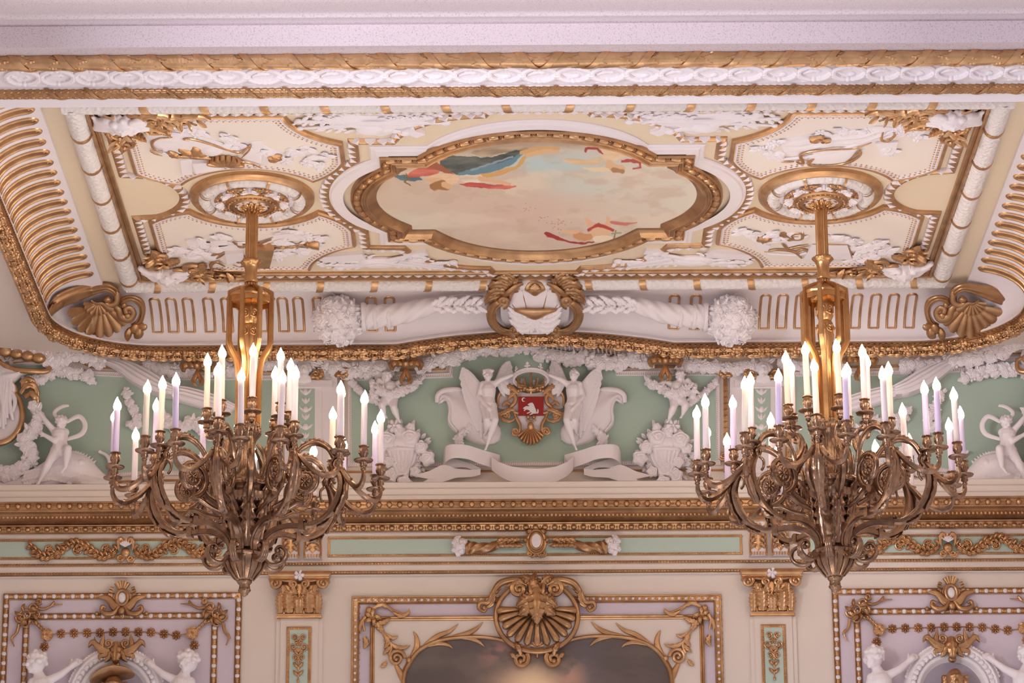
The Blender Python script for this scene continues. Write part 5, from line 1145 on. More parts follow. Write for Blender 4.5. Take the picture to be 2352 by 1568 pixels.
def bow(px, py, label, sc_=1.0):
    g = fsub(FW, (px, py + 7, 46), 0, sc_ * 1.3); T = empty('gilt_bow', FW((px, py, 0)), label, 'bow'); mb = MB()
    for e in (-1, 1):
        for (x, y, r) in ((14, -6, 1.0), (24, 0, 0.8)):
            A = cr([(2 * e, -6), (e * x * 0.8, y - 12), (e * (x + 8), y - 4), (e * (x + 4), y + 8)], 6); B = cr([(2 * e, 4), (e * x * 0.6, y + 2), (e * (x - 4), y + 4), (e * (x - 2), y + 10)], 6); loft(mb, g, A, B, 10, 14 * r, 2, 1.6, w0=0)
        A = cr([(e * 1, 2), (e * 7, 14), (e * 12, 24), (e * 10, 32)], 6); B = cr([(e * -3, 2), (e * -1, 16), (e * 3, 26), (e * 1, 34)], 6); loft(mb, g, A, B, 9, 8, 2, 1.5, w0=0)
    ball(mb, g, (0, -1, 10), (6, 8, 8), 10, 8); mb.build('ribbon_loops', GOLD, T, smooth=45); return T
bow(934, 846, 'gold ribbon bow above the garland cherub left of the winged figures'); bow(1526, 839, 'gold ribbon bow above the garland cherub right of the winged figures')
bow(458, 850, 'gold ribbon bow partly hidden behind the candles of the left chandelier'); bow(1972, 838, 'gold ribbon bow partly hidden behind the candles of the right chandelier')
# ---- figures ----
def hand(mb, f, e, h, r):
    e, h = np.array(e, float), np.array(h, float); d = nv(h - e); x = nv(np.cross(d, [0, 0, 1.0]) + 1e-6); z = np.cross(x, d)
    cap(mb, f, h - d * r * 0.3, h + d * r * 0.7, r * 0.62, r * 0.66, 8)
    for i, (o, L) in enumerate(((-0.55, 1.0), (-0.18, 1.2), (0.18, 1.12), (0.55, 0.85))):
        a = h + d * r * 1.0 + x * r * o; b = a + d * r * L * 0.6 - z * r * 0.1; c = b + d * r * L * 0.4 - z * r * 0.45; cap(mb, f, a, b, r * 0.2, r * 0.18, 6); cap(mb, f, b, c, r * 0.18, r * 0.15, 6)
    a = h + x * r * 0.6 + d * r * 0.1; cap(mb, f, a, a + x * r * 0.5 + d * r * 0.6, r * 0.22, r * 0.18, 6)
def head(mb, f, c, r, look=(0, 0, 1), up=(0, -1, 0), hair='curls', seed=0, hm=None):
    c = np.array(c, float); z = nv(np.array(look, float)); u = np.array(up, float); u = nv(u - (u @ z) * z); x = np.cross(u, z); L = lambda a, b, d: c + x * a * r + u * b * r + z * d * r
    g = lambda P: f(c + np.asarray(P)[..., 0:1] * x * r + np.asarray(P)[..., 1:2] * u * r + np.asarray(P)[..., 2:3] * z * r); H = hm or mb
    ball(mb, g, (0, 0.1, -0.05), (0.80, 0.98, 0.92), 16, 12); ball(mb, g, (0, -0.35, 0.22), (0.56, 0.62, 0.62), 12, 9)
    cap(mb, g, (0, 0.16, 0.80), (0, -0.18, 1.06), 0.09, 0.15, 8)
    for e in (-1, 1):
        cap(mb, g, (e * 0.14, 0.27, 0.83), (e * 0.50, 0.24, 0.66), 0.10, 0.08, 8); ball(mb, g, (e * 0.30, 0.06, 0.74), (0.15, 0.09, 0.10), 8, 6); ball(mb, g, (e * 0.42, -0.26, 0.56), (0.24, 0.24, 0.22), 8, 6); ball(mb, g, (e * 0.82, 0.0, -0.02), (0.10, 0.22, 0.16), 8, 6)
        cap(mb, g, (0, -0.42, 0.86), (e * 0.20, -0.43, 0.76), 0.07, 0.04, 6)
    cap(mb, g, (-0.14, -0.53, 0.80), (0.14, -0.53, 0.80), 0.07, 0.07, 6); ball(mb, g, (0, -0.78, 0.62), (0.22, 0.18, 0.20), 8, 6)
    rnd = random.Random(seed)
    if hair in ('curls', 'bun'):
        for i in range(60):
            a = rnd.uniform(0, 2 * PI); b = rnd.uniform(-0.2, 1.0); rr = math.sqrt(max(0, 1 - b * b)); p = (0.9 * rr * math.cos(a), 0.12 + 0.98 * b, 0.95 * rr * math.sin(a) - 0.1)
            if p[2] > 0.35 and p[1] < 0.62: continue
            ball(H, g, p, rnd.uniform(0.16, 0.27), 7, 5)
        if hair == 'bun': ball(H, g, (0, 1.25, -0.2), 0.34, 10, 8)
def body(mb, f, J, r, look=(0, 0, 1), hair='curls', seed=0, plump=1.0, up=(0, -1, 0)):
    """one continuous nude figure from joints J (px, py, w); r = head radius"""
    g = {k: np.array(v, float) for k, v in J.items()}; p = plump
    head(mb, f, g['head'], r, look, up, hair, seed)
    cap(mb, f, g['neck'], lerp(g['neck'], g['head'], 0.6), r * 0.46 * p, r * 0.42, 12); cap(mb, f, g['neck'], g['chest'], r * 0.5, r * 1.0 * p, 14)
    cap(mb, f, g['chest'], g['waist'], r * 1.08 * p, r * 0.9 * p, 16); cap(mb, f, g['waist'], g['hips'], r * 0.92 * p, r * 1.1 * p, 16); cap(mb, f, g['shL'], g['shR'], r * 0.52 * p, r * 0.52 * p, 12); cap(mb, f, g['hipL'], g['hipR'], r * 0.85 * p, r * 0.85 * p, 12)
    for s in 'LR':
        cap(mb, f, g['sh' + s], g['el' + s], r * 0.46 * p, r * 0.36 * p, 12); cap(mb, f, g['el' + s], g['ha' + s], r * 0.37 * p, r * 0.24 * p, 12); hand(mb, f, g['el' + s], g['ha' + s], r * 0.5)
        cap(mb, f, g['hip' + s], g['kn' + s], r * 0.78 * p, r * 0.5 * p, 14); mid = lerp(g['kn' + s], g['an' + s], 0.35); cap(mb, f, g['kn' + s], mid, r * 0.5 * p, r * 0.52 * p, 12); cap(mb, f, mid, g['an' + s], r * 0.5 * p, r * 0.26 * p, 12)
        cap(mb, f, g['an' + s], g['to' + s], r * 0.27, r * 0.2, 10); ball(mb, f, g['an' + s], r * 0.3, 8, 6)
        for i in range(4): a = g['to' + s] + np.array([(i - 1.5) * r * 0.12, 0, 0]); cap(mb, f, a, a + nv(g['to' + s] - g['an' + s]) * r * 0.25, r * 0.1, r * 0.08, 6)
def wing(mb, f, root, lead, tail, rows=3, nf=9, th=3.0):
    """feathered wing: lead = curve of the leading edge, tail = where the feather tips end"""
    A = cr(lead, 8); B = cr(tail, 8); A = resample(d3(A), np.linalg.norm(np.diff(d3(A), axis=0), axis=1).sum() / nf); B = resample(d3(B), np.linalg.norm(np.diff(d3(B), axis=0), axis=1).sum() / nf); n = min(len(A), len(B))
    for k in range(rows):
        fr = 1 - k * 0.30
        for i in range(n):
            q = A[i] + (B[i] - A[i]) * fr; L = np.linalg.norm(q - A[i]); d = nv(q - A[i]); W = max(2.6, np.linalg.norm(A[min(n - 1, i + 1)] - A[max(0, i - 1)]) * 0.45, np.linalg.norm(B[min(n - 1, i + 1)] - B[max(0, i - 1)]) * 0.36)
            t = np.linspace(0, 1, 9); x = np.linspace(-1, 1, 5); e = 0.5 * W * (0.55 + 0.45 * np.sin(t * PI * 0.75)) * np.minimum(1, (1.06 - t) * 4) ; s = np.array([-d[1], d[0], 0])
            for sg in (0,):
                top = A[i] + d * (t * L)[:, None, None] + s * (e[:, None] * x[None] * 2)[..., None]; top[..., 2] += th * (0.6 + 0.7 * k) + th * 0.5 * (1 - np.abs(x))[None]; bot = top.copy(); bot[..., 2] = top[..., 2] - th * 1.3
                mb.grid(f(np.concatenate([top, bot[:, ::-1]], 1)), closed_v=True, caps=True)
    tube(mb, f, A, [th * 1.4, th * 1.6, th * 0.8], 8)
for s in (-1, 1):
    f = FW if s < 0 else fmirror(FW, 1219.3); nm = SN[s]
    f = shift(f, 0, 18); T = empty('winged_figure', f((1122, 930, 20)), 'white winged woman statue seated %s of the red shield, one arm raised to the crown' % nm, 'statue')
    J = dict(head=(1121, 859, 46), neck=(1121, 871, 42), chest=(1122, 889, 40), waist=(1122, 909, 38), hips=(1121, 925, 40), shL=(1109, 878, 42), elL=(1099, 904, 42), haL=(1121, 934, 58), shR=(1135, 877, 42), elR=(1151, 868, 48), haR=(1173, 861, 54),
             hipL=(1114, 928, 42), knL=(1119, 966, 66), anL=(1117, 985, 40), toL=(1112, 990, 34), hipR=(1129, 928, 42), knR=(1138, 964, 62), anR=(1121, 1013, 46), toR=(1116, 1028, 52))
    mb = MB(); body(mb, f, J, 11.8, (0.35 if s < 0 else 0.6, 0.15, 1), 'curls' if s < 0 else 'bun', 3, 1.38)
    for e in (-1, 1): ball(mb, f, (1122 + e * 6, 891, 50), (4.6, 4.6, 5), 10, 8)
    if s < 0:
        for i in range(6): ball(mb, f, (1112 + i * 4, 846 + abs(i - 2.5), 50), 3.6, 8, 6)
    b = sculpt('body', mb, WHITEC, T, 0.0042, 1)
    mb = MB(); wing(mb, f, None, [(1108, 880, 32), (1094, 866, 30), (1078, 846, 28), (1066, 836, 26)], [(1106, 995, 24), (1096, 976, 24), (1074, 920, 22), (1062, 850, 20)], 3, 9, 3.4); mb.build('wing', WHITEC, T, smooth=35)
    mb = MB(); wing(mb, f, None, [(1140, 866, 28), (1150, 842, 26), (1158, 826, 24), (1168, 820, 22)], [(1160, 900, 22), (1176, 890, 22), (1178, 864, 20), (1172, 828, 18)], 3, 7, 3.0); mb.build('wing', WHITEC, T, smooth=35)
    # curled leaf seat
    f = shift(f, 0, -13); T2 = empty('curled_shell_seat', f((1090, 960, 10)), 'large white curled leaf the %s winged woman sits on' % nm, 'ornament')
    A = cr([(1006, 924), (1012, 904), (1036, 894), (1064, 892), (1092, 912), (1128, 952), (1150, 980)], 8); B = cr([(1014, 921), (1024, 916), (1030, 940), (1030, 972), (1062, 1000), (1110, 1020), (1150, 1006)], 8)
    mb = MB(); loft(mb, f, np.c_[A, np.full(len(A), 8.)], np.c_[B, np.full(len(B), 6.)], 16, 17, 2, 1.6, w0=0); ball(mb, f, (1128, 994, 14), (24, 26, 16), 16, 12); tube(mb, f, cr([(1004, 922, 12), (1006, 908, 18), (1020, 898, 20), (1046, 894, 18), (1064, 894, 12)], 6), [5, 6.5, 6, 4], 10); tube(mb, f, cr([(1012, 922, 12), (1026, 918, 18), (1034, 940, 20), (1032, 966, 18), (1050, 990, 14)], 6), [3, 3.4, 3.4, 2], 8)
    mb.build('leaf', WHITE, T2, smooth=70)
    garland(f, 'small spray of white roses beside the seat of the %s winged woman' % nm, [([zD(895, 1110, 16), zD(850, 1160, 18), zD(800, 1200, 18), zD(840, 1215, 14)], 8)], 30 + s)
# crown, shield and cartouche
def crown_ring():
    T = empty('crown', FW((1219, 858, 45)), 'white coronet ring with fleurs held up between the two winged women', 'crown'); mb = MB()
    A = np.linspace(0, 2 * PI, 64, endpoint=False)
    def g(P): P = np.asarray(P, float); a, o, h = P[..., 0], P[..., 1], P[..., 2]; return FW(np.stack([1219 + (39 + o) * np.cos(a), 889 - h - 9 * np.sin(a), 46 + (39 + o) * np.sin(a)], -1))
    G = np.stack([np.stack([A, np.full(64, o), np.full(64, h)], -1) for o, h in ((-1.5, 0), (1.5, 0), (2.5, 1), (1.5, 2.5), (1.5, 7), (2.5, 8.5), (1.0, 10), (-1.5, 10))], 1); mb.grid(g(G), closed_u=True, closed_v=True)
    T_ = mb.build('band', WHITE, T, smooth=30); mb = MB()
    for k in range(20): ball(mb, g, (k * PI / 10, 2.2, 5), (0.03, 1.2, 1.3), 6, 5)
    mb.build('studs', WHITE, T, smooth='all')
    for k in range(8):
        a = k * PI / 4 + 0.2; mb = MB()
        h = lambda P, a=a: g(np.stack([a + np.asarray(P)[..., 0] / 40, np.asarray(P)[..., 2], 9 + np.asarray(P)[..., 1]], -1))
        plate(mb, h, [(-1.6, 0), (-1.6, 3), (-6, 3.2), (-7, 6), (-4.6, 7.4), (-2.8, 5.6), (-2.4, 8), (-4, 9.5), (-3, 12), (0, 15), (3, 12), (4, 9.5), (2.4, 8), (2.8, 5.6), (4.6, 7.4), (7, 6), (6, 3.2), (1.6, 3), (1.6, 0)], -1.5, 1.5); plate(mb, h, [(1.6, 0), (1.6, 3), (6, 3.2), (7, 6), (4.6, 7.4), (2.8, 5.6), (2.4, 8), (4, 9.5), (3, 12), (0, 15), (-3, 12), (-4, 9.5), (-2.4, 8), (-2.8, 5.6), (-4.6, 7.4), (-7, 6), (-6, 3.2), (-1.6, 3), (-1.6, 0)], 1.5, -1.5)
        mb.build('fleur', WHITE, T, smooth=False)
crown_ring()
CW = shift(FW, 0, 5)
T = empty('shield_cartouche', CW((1219, 950, 0)), 'gold and white scrolled cartouche carrying a red shield with a white horse', 'cartouche')
mb = MB(); plate(mb, CW, cr([zC_(470, 500)[:2], zC_(540, 480)[:2], zC_(760, 520)[:2], zC_(980, 480)[:2], zC_(1060, 510)[:2], zC_(1080, 640)[:2], zC_(1010, 680)[:2], zC_(920, 720)[:2], zC_(880, 780)[:2], zC_(860, 900)[:2], zC_(760, 960)[:2], zC_(660, 900)[:2], zC_(640, 790)[:2], zC_(600, 710)[:2], zC_(500, 680)[:2], zC_(440, 640)[:2]], 5, True), 0, 14); mb.build('backing', WHITE, T, smooth=False)
a, b = zC_(636, 560)[:2], zC_(884, 738)[:2]; mb = MB(); plate(mb, CW, [a, (b[0], a[1] - 0.4), b, (a[0], b[1])], 12, 22); SH = mb.build('shield', RED, T, smooth=False)
mb = MB(); zH_ = lambda a, b: (1180 + a / 4.2667, 820 + b / 4.2667)
H = [(165, 455), (180, 453), (192, 464), (200, 482), (206, 500), (216, 520), (222, 545), (216, 560), (192, 560), (168, 573), (153, 573), (160, 564), (178, 553), (165, 545), (150, 556), (128, 561), (129, 553), (145, 548), (160, 540), (157, 531), (135, 521), (120, 521), (104, 536), (98, 529), (109, 511), (95, 516), (91, 508), (104, 496), (120, 488), (148, 490), (155, 481), (141, 477), (137, 469), (150, 461)]
plate(mb, CW, [zH_(*p)[:2] for p in H], 22, 23.6); plate(mb, CW, [zH_(*p)[:2] for p in [(216, 548), (226, 551), (230, 536), (231, 520), (238, 514), (243, 528), (243, 548), (236, 559), (222, 559)]], 22, 23.6); C1 = [zC_(686 + 20 * math.cos(t), 589 + 20 * math.sin(t))[:2] for t in np.linspace(-2.0 - PI * 0.25, 2.0 - PI * .25 - PI, 1)]
A_ = np.linspace(0.35 * PI, 1.75 * PI, 14); o_ = [zC_(690 + 20 * math.cos(t), 590 + 20 * math.sin(t))[:2] for t in A_]; i_ = [zC_(697 + 15 * math.cos(t), 591 + 15 * math.sin(t))[:2] for t in A_[::-1]]; 
for k in range(13): plate(mb, CW, [o_[k], o_[k + 1], i_[12 - k], i_[13 - k]], 22, 23.6)
mb.build('horse_and_crescent', WHITE, SH, smooth=False)
mb = MB()
for e in (-1, 1):
    g = (lambda P: CW(P)) if e < 0 else fmirror(CW, 1219.3)
    z = lambda L, w=20: [zC_(x, y, w) for x, y in L]
    tube(mb, g, cr(z([(440, 650), (440, 560), (480, 510), (560, 520), (610, 560), (600, 620), (560, 660), (590, 700), (640, 720)]), 8), [3, 4, 5, 5, 4.5, 4.5, 4, 3], 10)
    tube(mb, g, cr(z([(600, 720), (620, 770), (650, 830), (650, 890), (630, 930)]), 8), [3, 4, 4, 3], 10); volute(mb, g, zC_(612, 897)[:2], 10, 2, 1.5, 0, e * -1, 3.6, 2.4, w=20)
    leaf(mb, g, z([(640, 540), (590, 490), (540, 460), (480, 455)], 26), 7, 0.6, 5); leaf(mb, g, z([(640, 500), (600, 520), (560, 560), (530, 600)], 24), 6, 0.6, 4)
    leaf(mb, g, z([(560, 640), (520, 620), (480, 660)], 24), 5, 0.6, 3); leaf(mb, g, z([(600, 690), (540, 700), (470, 730), (390, 725)], 26), 8, 0.7, 5); leaf(mb, g, z([(450, 740), (500, 790), (570, 800), (620, 760)], 24), 5, 0.6, 4); volute(mb, g, zC_(520, 745)[:2], 8, 2, 1.3, 1, e, 3.4, 2.4, w=26)
    for i in range(4): ball(mb, g, zC_(640 + i * 26, 515 - i * 6, 30), 4, 8, 6)
    tube(mb, g, cr(z([(625, 380), (640, 430), (680, 480), (740, 510)], 20), 6), [3, 4, 4, 3], 8); leaf(mb, g, z([(740, 500), (700, 470), (650, 460), (620, 420)], 26), 6, 0.6, 4)
for x, y in ((620, 370), (690, 390), (760, 330), (830, 390), (900, 370)): tube(mb, CW, [zC_(lerp(x, 760, .3), 480, 22), zC_(x, y, 24)], [4, 2], 8); ball(mb, CW, zC_(x, y, 25), 3.2, 8, 6)
tube(mb, CW, cr([zC_(640, 470, 24), zC_(760, 505, 30), zC_(880, 470, 24)], 8), 4.5, 8, flute=5, fl=0.1); leaf(mb, CW, [zC_(760, 540, 26), zC_(760, 490, 32), zC_(760, 430, 30)], 6, 0.7, 4); ball(mb, CW, zC_(700, 490, 32), 5, 8, 6); ball(mb, CW, zC_(820, 490, 32), 5, 8, 6)
for e in (-1, 1): ball(mb, CW, zC_(760 + e * 28, 758, 22), 5, 8, 6); tube(mb, CW, cr([zC_(760, 800, 20), zC_(760 + e * 30, 785, 20), zC_(760 + e * 45, 795, 20)], 5), 1.8, 6)
mb.build('gilt_scrolls', GOLD, T, smooth=40)
mb = MB(); c = zC_(758, 850, 16); shell(mb, CW, c, 42, PI * 0.16, PI * 0.84, 9, 0.35, 0.1, ell=0.85); ball(mb, CW, (c[0], c[1], 24), (8, 10, 8), 10, 8); mb.build('gilt_shell', GOLD, T, smooth=40)
# banner scroll
T = empty('ribbon_banner', FW((1220, 1080, 0)), 'blank white ribbon banner with forked ends under the red shield', 'banner')
def ribbon(f, A, B, n=18):
    mb = MB(); A = cr(A, 8); B = cr(B, 8); G = np.stack([A, B], 1); G[..., 1] += 0.26 * G[..., 2]; G2 = G.copy(); G2[..., 2] -= 3; mb.grid(f(np.concatenate([G, G2[:, ::-1]], 1)), closed_v=True, caps=True); return mb
zd = lambda L: [zD(x, y, w) for x, y, w in L]
ribbon(FW, zd([(1036, 1322, 30), (1100, 1362, 50), (1200, 1393, 66), (1320, 1404, 72), (1440, 1395, 66), (1535, 1362, 50), (1590, 1320, 30)]), zd([(1040, 1410, 30), (1110, 1462, 50), (1210, 1502, 66), (1320, 1514, 72), (1430, 1502, 66), (1530, 1460, 50), (1586, 1410, 30)])).build('middle_loop', WHITE, T, smooth=40)
for s in (-1, 1):
    f = FW if s < 0 else fmirror(FW, 776 + 1312 / 2.94)
    ribbon(f, zd([(715, 1290, 22), (735, 1250, 40), (790, 1238, 52), (880, 1246, 50), (980, 1276, 36), (1095, 1308, 16)]), zd([(712, 1390, 22), (735, 1352, 40), (790, 1330, 52), (880, 1338, 50), (960, 1368, 36), (1060, 1402, 16)])).build('upper_loop', WHITE, T, smooth=40)
    ribbon(f, zd([(1095, 1308, 16), (1060, 1312, 10), (1036, 1322, 30)]), zd([(1096, 1372, 16), (1062, 1390, 10), (1040, 1410, 30)])).build('fold', WHITE, T, smooth=40)
    ribbon(f, zd([(712, 1370, 22), (740, 1330, 12), (850, 1350, 10), (940, 1385, 12), (965, 1400, 16)]), zd([(714, 1402, 22), (760, 1398, 12), (860, 1392, 10), (930, 1420, 12), (962, 1440, 16)])).build('under_loop', WHITE, T, smooth=40)
    mb = ribbon(f, zd([(965, 1402, 22), (900, 1408, 26), (800, 1400, 32), (715, 1376, 36), (620, 1416, 36), (506, 1448, 34)]), zd([(962, 1442, 22), (900, 1456, 26), (800, 1462, 32), (720, 1478, 36), (660, 1480, 36), (612, 1470, 34)]))
    g = ribbon(f, zd([(760, 1440, 31), (700, 1450, 36), (612, 1470, 34)]), zd([(800, 1462, 31), (700, 1492, 36), (505, 1536, 32)])); mb.add(np.concatenate(g.V), g.F)
    mb.build('forked_tail', WHITE, T, smooth=40)
# flower baskets, cherubs, dolphins, drapes, oval cartouches on both sides
for s in (-1, 1):
    f = side(s); nm = SN[s]; rnd = random.Random(50)
    T = empty('flower_basket', f((925, 1050, 0)), 'white carved basket overflowing with roses %s of the ribbon banner' % nm, 'flower basket')
    mb = MB(); A = cr([zB(1020, 1090, 10), zB(1060, 1190, 12), (900, 1082, 12)], 6); B = cr([zB(1400, 1090, 10), zB(1370, 1190, 12), (950, 1082, 12)], 6); loft(mb, f, A, B, 60, 22, 9, 1.5, w0=0, taper=False)
    tube(mb, f, cr([zB(1000, 1085, 12), zB(1200, 1100, 34), zB(1420, 1085, 12)], 8), 4.5, 8); ball(mb, f, zB(1210, 1040, 14), (46, 22, 20), 14, 10); mb.build('basket', WHITEC, T, smooth=40)
    for x, y, r in ((1285, 960, 22), (1060, 985, 20), (1450, 1165, 17), (1200, 1250, 22), (1130, 850, 18), (1000, 1060, 14), (1390, 1060, 15), (1100, 1330, 16), (1230, 1400, 17), (1330, 1290, 13), (1080, 1200, 13), (1180, 900, 14), (1290, 860, 10), (1180, 1050, 14)):
        mb = MB(); (rose if (x, y) != (1130, 850) else daisy)(mb, shift(f, 0, 6), zB(x, y, 22 + rnd.uniform(0, 10)), r, (rnd.uniform(-.2, .2), -0.1, 1), *((rnd.randrange(50), 5, 0.6) if (x, y) != (1130, 850) else (6, 0, 0.4))); mb.build('rose', WHITEC, T, smooth=40)
    mb = MB()
    for i in range(70): a = rnd.uniform(0, 6.3); rr = rnd.uniform(0.5, 1); sleaf(mb, f, zB(1200 + 260 * rr * math.cos(a), 1120 + 280 * rr * math.sin(a) * (1 if a > PI else 0.95), 12), (math.cos(a), math.sin(a), 0.4), rnd.uniform(12, 20), rnd.uniform(4, 6.5), h=0.8)
    for i in range(40): a = rnd.uniform(0, 6.3); rr = rnd.uniform(0.2, 0.9); (rose if i % 2 else daisy)(mb, f, zB(1200 + 250 * rr * math.cos(a), 1110 + 270 * rr * math.sin(a), 14 + rnd.uniform(0, 8)), rnd.uniform(6, 10))
    mb.build('leaves_and_buds', WHITEC, T, smooth=40)
    # cherub with garland
    J = dict(head=(890, 868, 34), neck=(893, 880, 30), chest=(897, 891, 28), waist=(897, 903, 28), hips=(896, 914, 28), shL=(885, 885, 28), elL=(872, 876, 34), haL=(862, 892, 36), shR=(908, 885, 28), elR=(924, 878, 34), haR=(940, 886, 34), hipL=(889, 917, 28), knL=(878, 934, 42), anL=(884, 952, 34), toL=(888, 960, 36), hipR=(902, 917, 28), knR=(906, 940, 42), anR=(915, 962, 32), toR=(919, 970, 34))
    mb = MB(); body(mb, shift(f, 0, 8), J, 12.5, (-0.25, 0.25, 1), 'curls', 9 + s, 1.3); o = sculpt('cherub', mb, WHITEC, None, 0.0045, 1); tag(o, 'white cherub statue holding a flower garland under the gold bow %s of the winged women' % nm, 'statue')
    garland(f, 'white flower garland hanging in the arms of the %s cherub' % nm, [([(806, 878, 8), (828, 902, 14), (850, 920, 20), (870, 930, 20)], 8), ([(870, 905, 40), (895, 918, 44), (920, 912, 40), (945, 896, 30), (965, 880, 16)], 10), ([(858, 892, 34), (858, 910, 34), (866, 925, 30)], 10)], 60 + s)
    # dolphin and rider
    mb = MB(); P = cr([(-30, 1112, 14), (40, 1118, 20), (100, 1102, 28), (150, 1086, 34), (190, 1090, 36), (225, 1104, 26), (258, 1112, 14)], 6); tube(mb, f, P, [10, 15, 26, 36, 34, 20, 5], 18, sq=0.8)
    tube(mb, f, cr([(190, 1104, 42), (225, 1106, 38), (262, 1104, 20)], 5), [8, 7, 4], 10); tube(mb, f, cr([(190, 1116, 38), (225, 1118, 32), (250, 1116, 20)], 5), [8, 6, 3], 10); ball(mb, f, (193, 1078, 62), (5, 5, 4), 10, 8); ball(mb, f, (193, 1078, 58), (9, 8, 5), 10, 8)
    for i in range(9): t = i / 8; q = (165 + 52 * t, 1052 + 22 * t ** 2, 34); cap(mb, f, q, (q[0] + 8, q[1] - 8, 34), 4, 1.2, 8)
    for i in range(10): a = (140 + i * 6, 1110 - abs(i - 5), 56); cap(mb, f, a, (a[0] - 16, a[1] + 8 + (i % 3) * 2, 46), 3.2, 1.2, 8)
    tube(mb, f, cr([(262, 1096, 14), (256, 1066, 18), (246, 1050, 18), (230, 1042, 14)], 6), [9, 7, 4, 3.5], 10); ball(mb, f, (231, 1042, 16), 5, 8, 6)
    
    for i in range(16):
        for j in range(4): a = (58 + i * 7 + (j % 2) * 3.5, 1086 + j * 9 - abs(i - 9) * -1.2, 38 + 10 * math.sin(i / 16 * PI) + 4 * math.sin(j)); ball(mb, f, a, (4.6, 4.6, 3.4), 7, 5)
    o = sculpt('dolphin', mb, WHITEC, None, 0.0055, 1); tag(o, 'white carved scaly dolphin on the cornice under the %s rider' % nm, 'statue')
    J = dict(head=(149, 974, 60), neck=(145, 988, 56), chest=(144, 1002, 54), waist=(145, 1018, 54), hips=(146, 1034, 54), shL=(132, 992, 54), elL=(116, 974, 60), haL=(103, 956, 58), shR=(157, 994, 54), elR=(134, 1018, 70), haR=(110, 1004, 68), hipL=(137, 1038, 54), knL=(124, 1064, 72), anL=(104, 1100, 62), toL=(96, 1114, 64), hipR=(157, 1038, 54), knR=(167, 1040, 84), anR=(160, 1080, 76), toR=(152, 1092, 80))
    f2 = shift(f, 0, 14); mb = MB(); body(mb, f2, J, 14.0, (-0.5, 0.5, 0.8), 'curls', 21, 1.28)
    tube(mb, f2, cr([(140, 964, 56), (132, 950, 54), (142, 938, 50), (152, 932, 46), (164, 930, 44)], 6), [4, 5, 5, 5, 3.5], 10, sq=0.6)
    o = sculpt('cherub', mb, WHITEC, None, 0.0045, 1); tag(o, 'white cherub statue riding the %s dolphin and lifting a garland' % nm, 'statue')
    A = cr([(158, 982, 44), (186, 968, 40), (200, 986, 38), (192, 1008, 40), (160, 1022, 46)], 8); mb = MB(); tube(mb, f, A, [4, 5.5, 6, 5.5, 4], 10, sq=0.5); tag(mb.build('scarf', WHITEC, None), 'white scarf looping behind the %s dolphin rider' % nm, 'scarf')
    garland(f, 'thick white rope of blossoms falling from the raised hand of the %s dolphin rider' % nm, [([(84, 950, 40), (98, 975, 44), (80, 1000, 36), (58, 1026, 32), (84, 1048, 32), (66, 1070, 30), (30, 1096, 30), (-20, 1088, 30)], 17)], 80 + s)
    # drape figure behind the chandelier
    mb = MB(); A = cr([(222, 832, 10), (262, 850, 26), (310, 888, 40), (360, 912, 44), (400, 918, 40)], 8); B = cr([(250, 826, 10), (300, 838, 26), (345, 862, 40), (380, 885, 44), (402, 896, 40)], 8); loft(mb, f, A, B, 24, 7, 4, 2.6, w0=4)
    A = cr([(396, 896, 40), (440, 900, 36), (500, 916, 30), (545, 936, 20)], 8); B = cr([(398, 922, 40), (436, 934, 36), (490, 948, 30), (530, 952, 20)], 8); loft(mb, f, A, B, 24, 8, 4, 2.4, w0=4)
    tag(mb.build('drapery', WHITEC, None, smooth=60), 'white sculpted drapery swag slanting behind the %s chandelier candles' % nm, 'relief')
    garland(f, 'white leaf and blossom cluster on green wall behind the %s chandelier arms' % nm, [([(290, 905, 12), (305, 940, 16), (320, 975, 16), (300, 985, 14)], 12), ([(370, 955, 14), (410, 985, 18), (450, 975, 18), (480, 1000, 14)], 14), ([(340, 1080, 10), (350, 1040, 14), (400, 1050, 14), (470, 1070, 12)], 13)], 90 + s)
    # oval cartouche at the corner
    T = empty('oval_cartouche', f((-4, 950, 0)), 'white oval cartouche in a gold scroll frame with shell top at far %s' % nm, 'cartouche')
    A_ = np.linspace(0, 2 * PI, 60, endpoint=False); O = np.stack([-4 + 60 * np.cos(A_), 960 + 66 * np.sin(A_)], 1); mb = MB(); plate(mb, f, O, 0, 26); mb.build('oval_board', WHITE, T, smooth=50)
    mb = MB(); tube(mb, f, np.c_[O, np.full(60, 27)], 7, 10, closed=True); volute(mb, f, (30, 905), 13, 3, 1.5, PI, 1, 6, 4, w=34)
    for k, p in enumerate(([(50, 912, 28), (66, 896, 36), (84, 898, 30), (92, 925, 24)], [(56, 905, 28), (60, 888, 36), (74, 882, 30), (88, 894, 24)], [(60, 920, 28), (78, 915, 36), (88, 932, 30), (72, 946, 24)])): leaf(mb, f, p, 10, 0.6, 4)
    mb.build('gilt_scroll_frame', GOLD, T, smooth=40)
    mb = MB(); shell(mb, f, (20, 842, 22), 92, -PI * 0.98, 0.05, 6, 0.12, 0.1, ell=1.0, n=12); mb.build('white_shell', WHITE, T, smooth=40)
    mb = MB()
    for k in range(6): a = -PI * 0.95 + k * PI * 0.19; tube(mb, f, [(20 + 15 * math.cos(a), 842 + 7 * math.sin(a), 30), (20 + 88 * math.cos(a) * 1.0, 842 + 44 * math.sin(a), 44)], 1.3, 6)
    tube(mb, f, cr([(0, 842, 40), (40, 862, 46), (80, 866, 46), (114, 862, 34), (118, 838, 30), (98, 828, 36)], 6), [5, 6, 6, 5, 4], 10)
    for i in range(6): ball(mb, f, (-30 + i * 25, 812 + i * 5, 46), (17, 12, 13), 12, 8)
    mb.build('gilt_rim', GOLD, T, smooth=40)
    mb = MB(); rnd = random.Random(5)
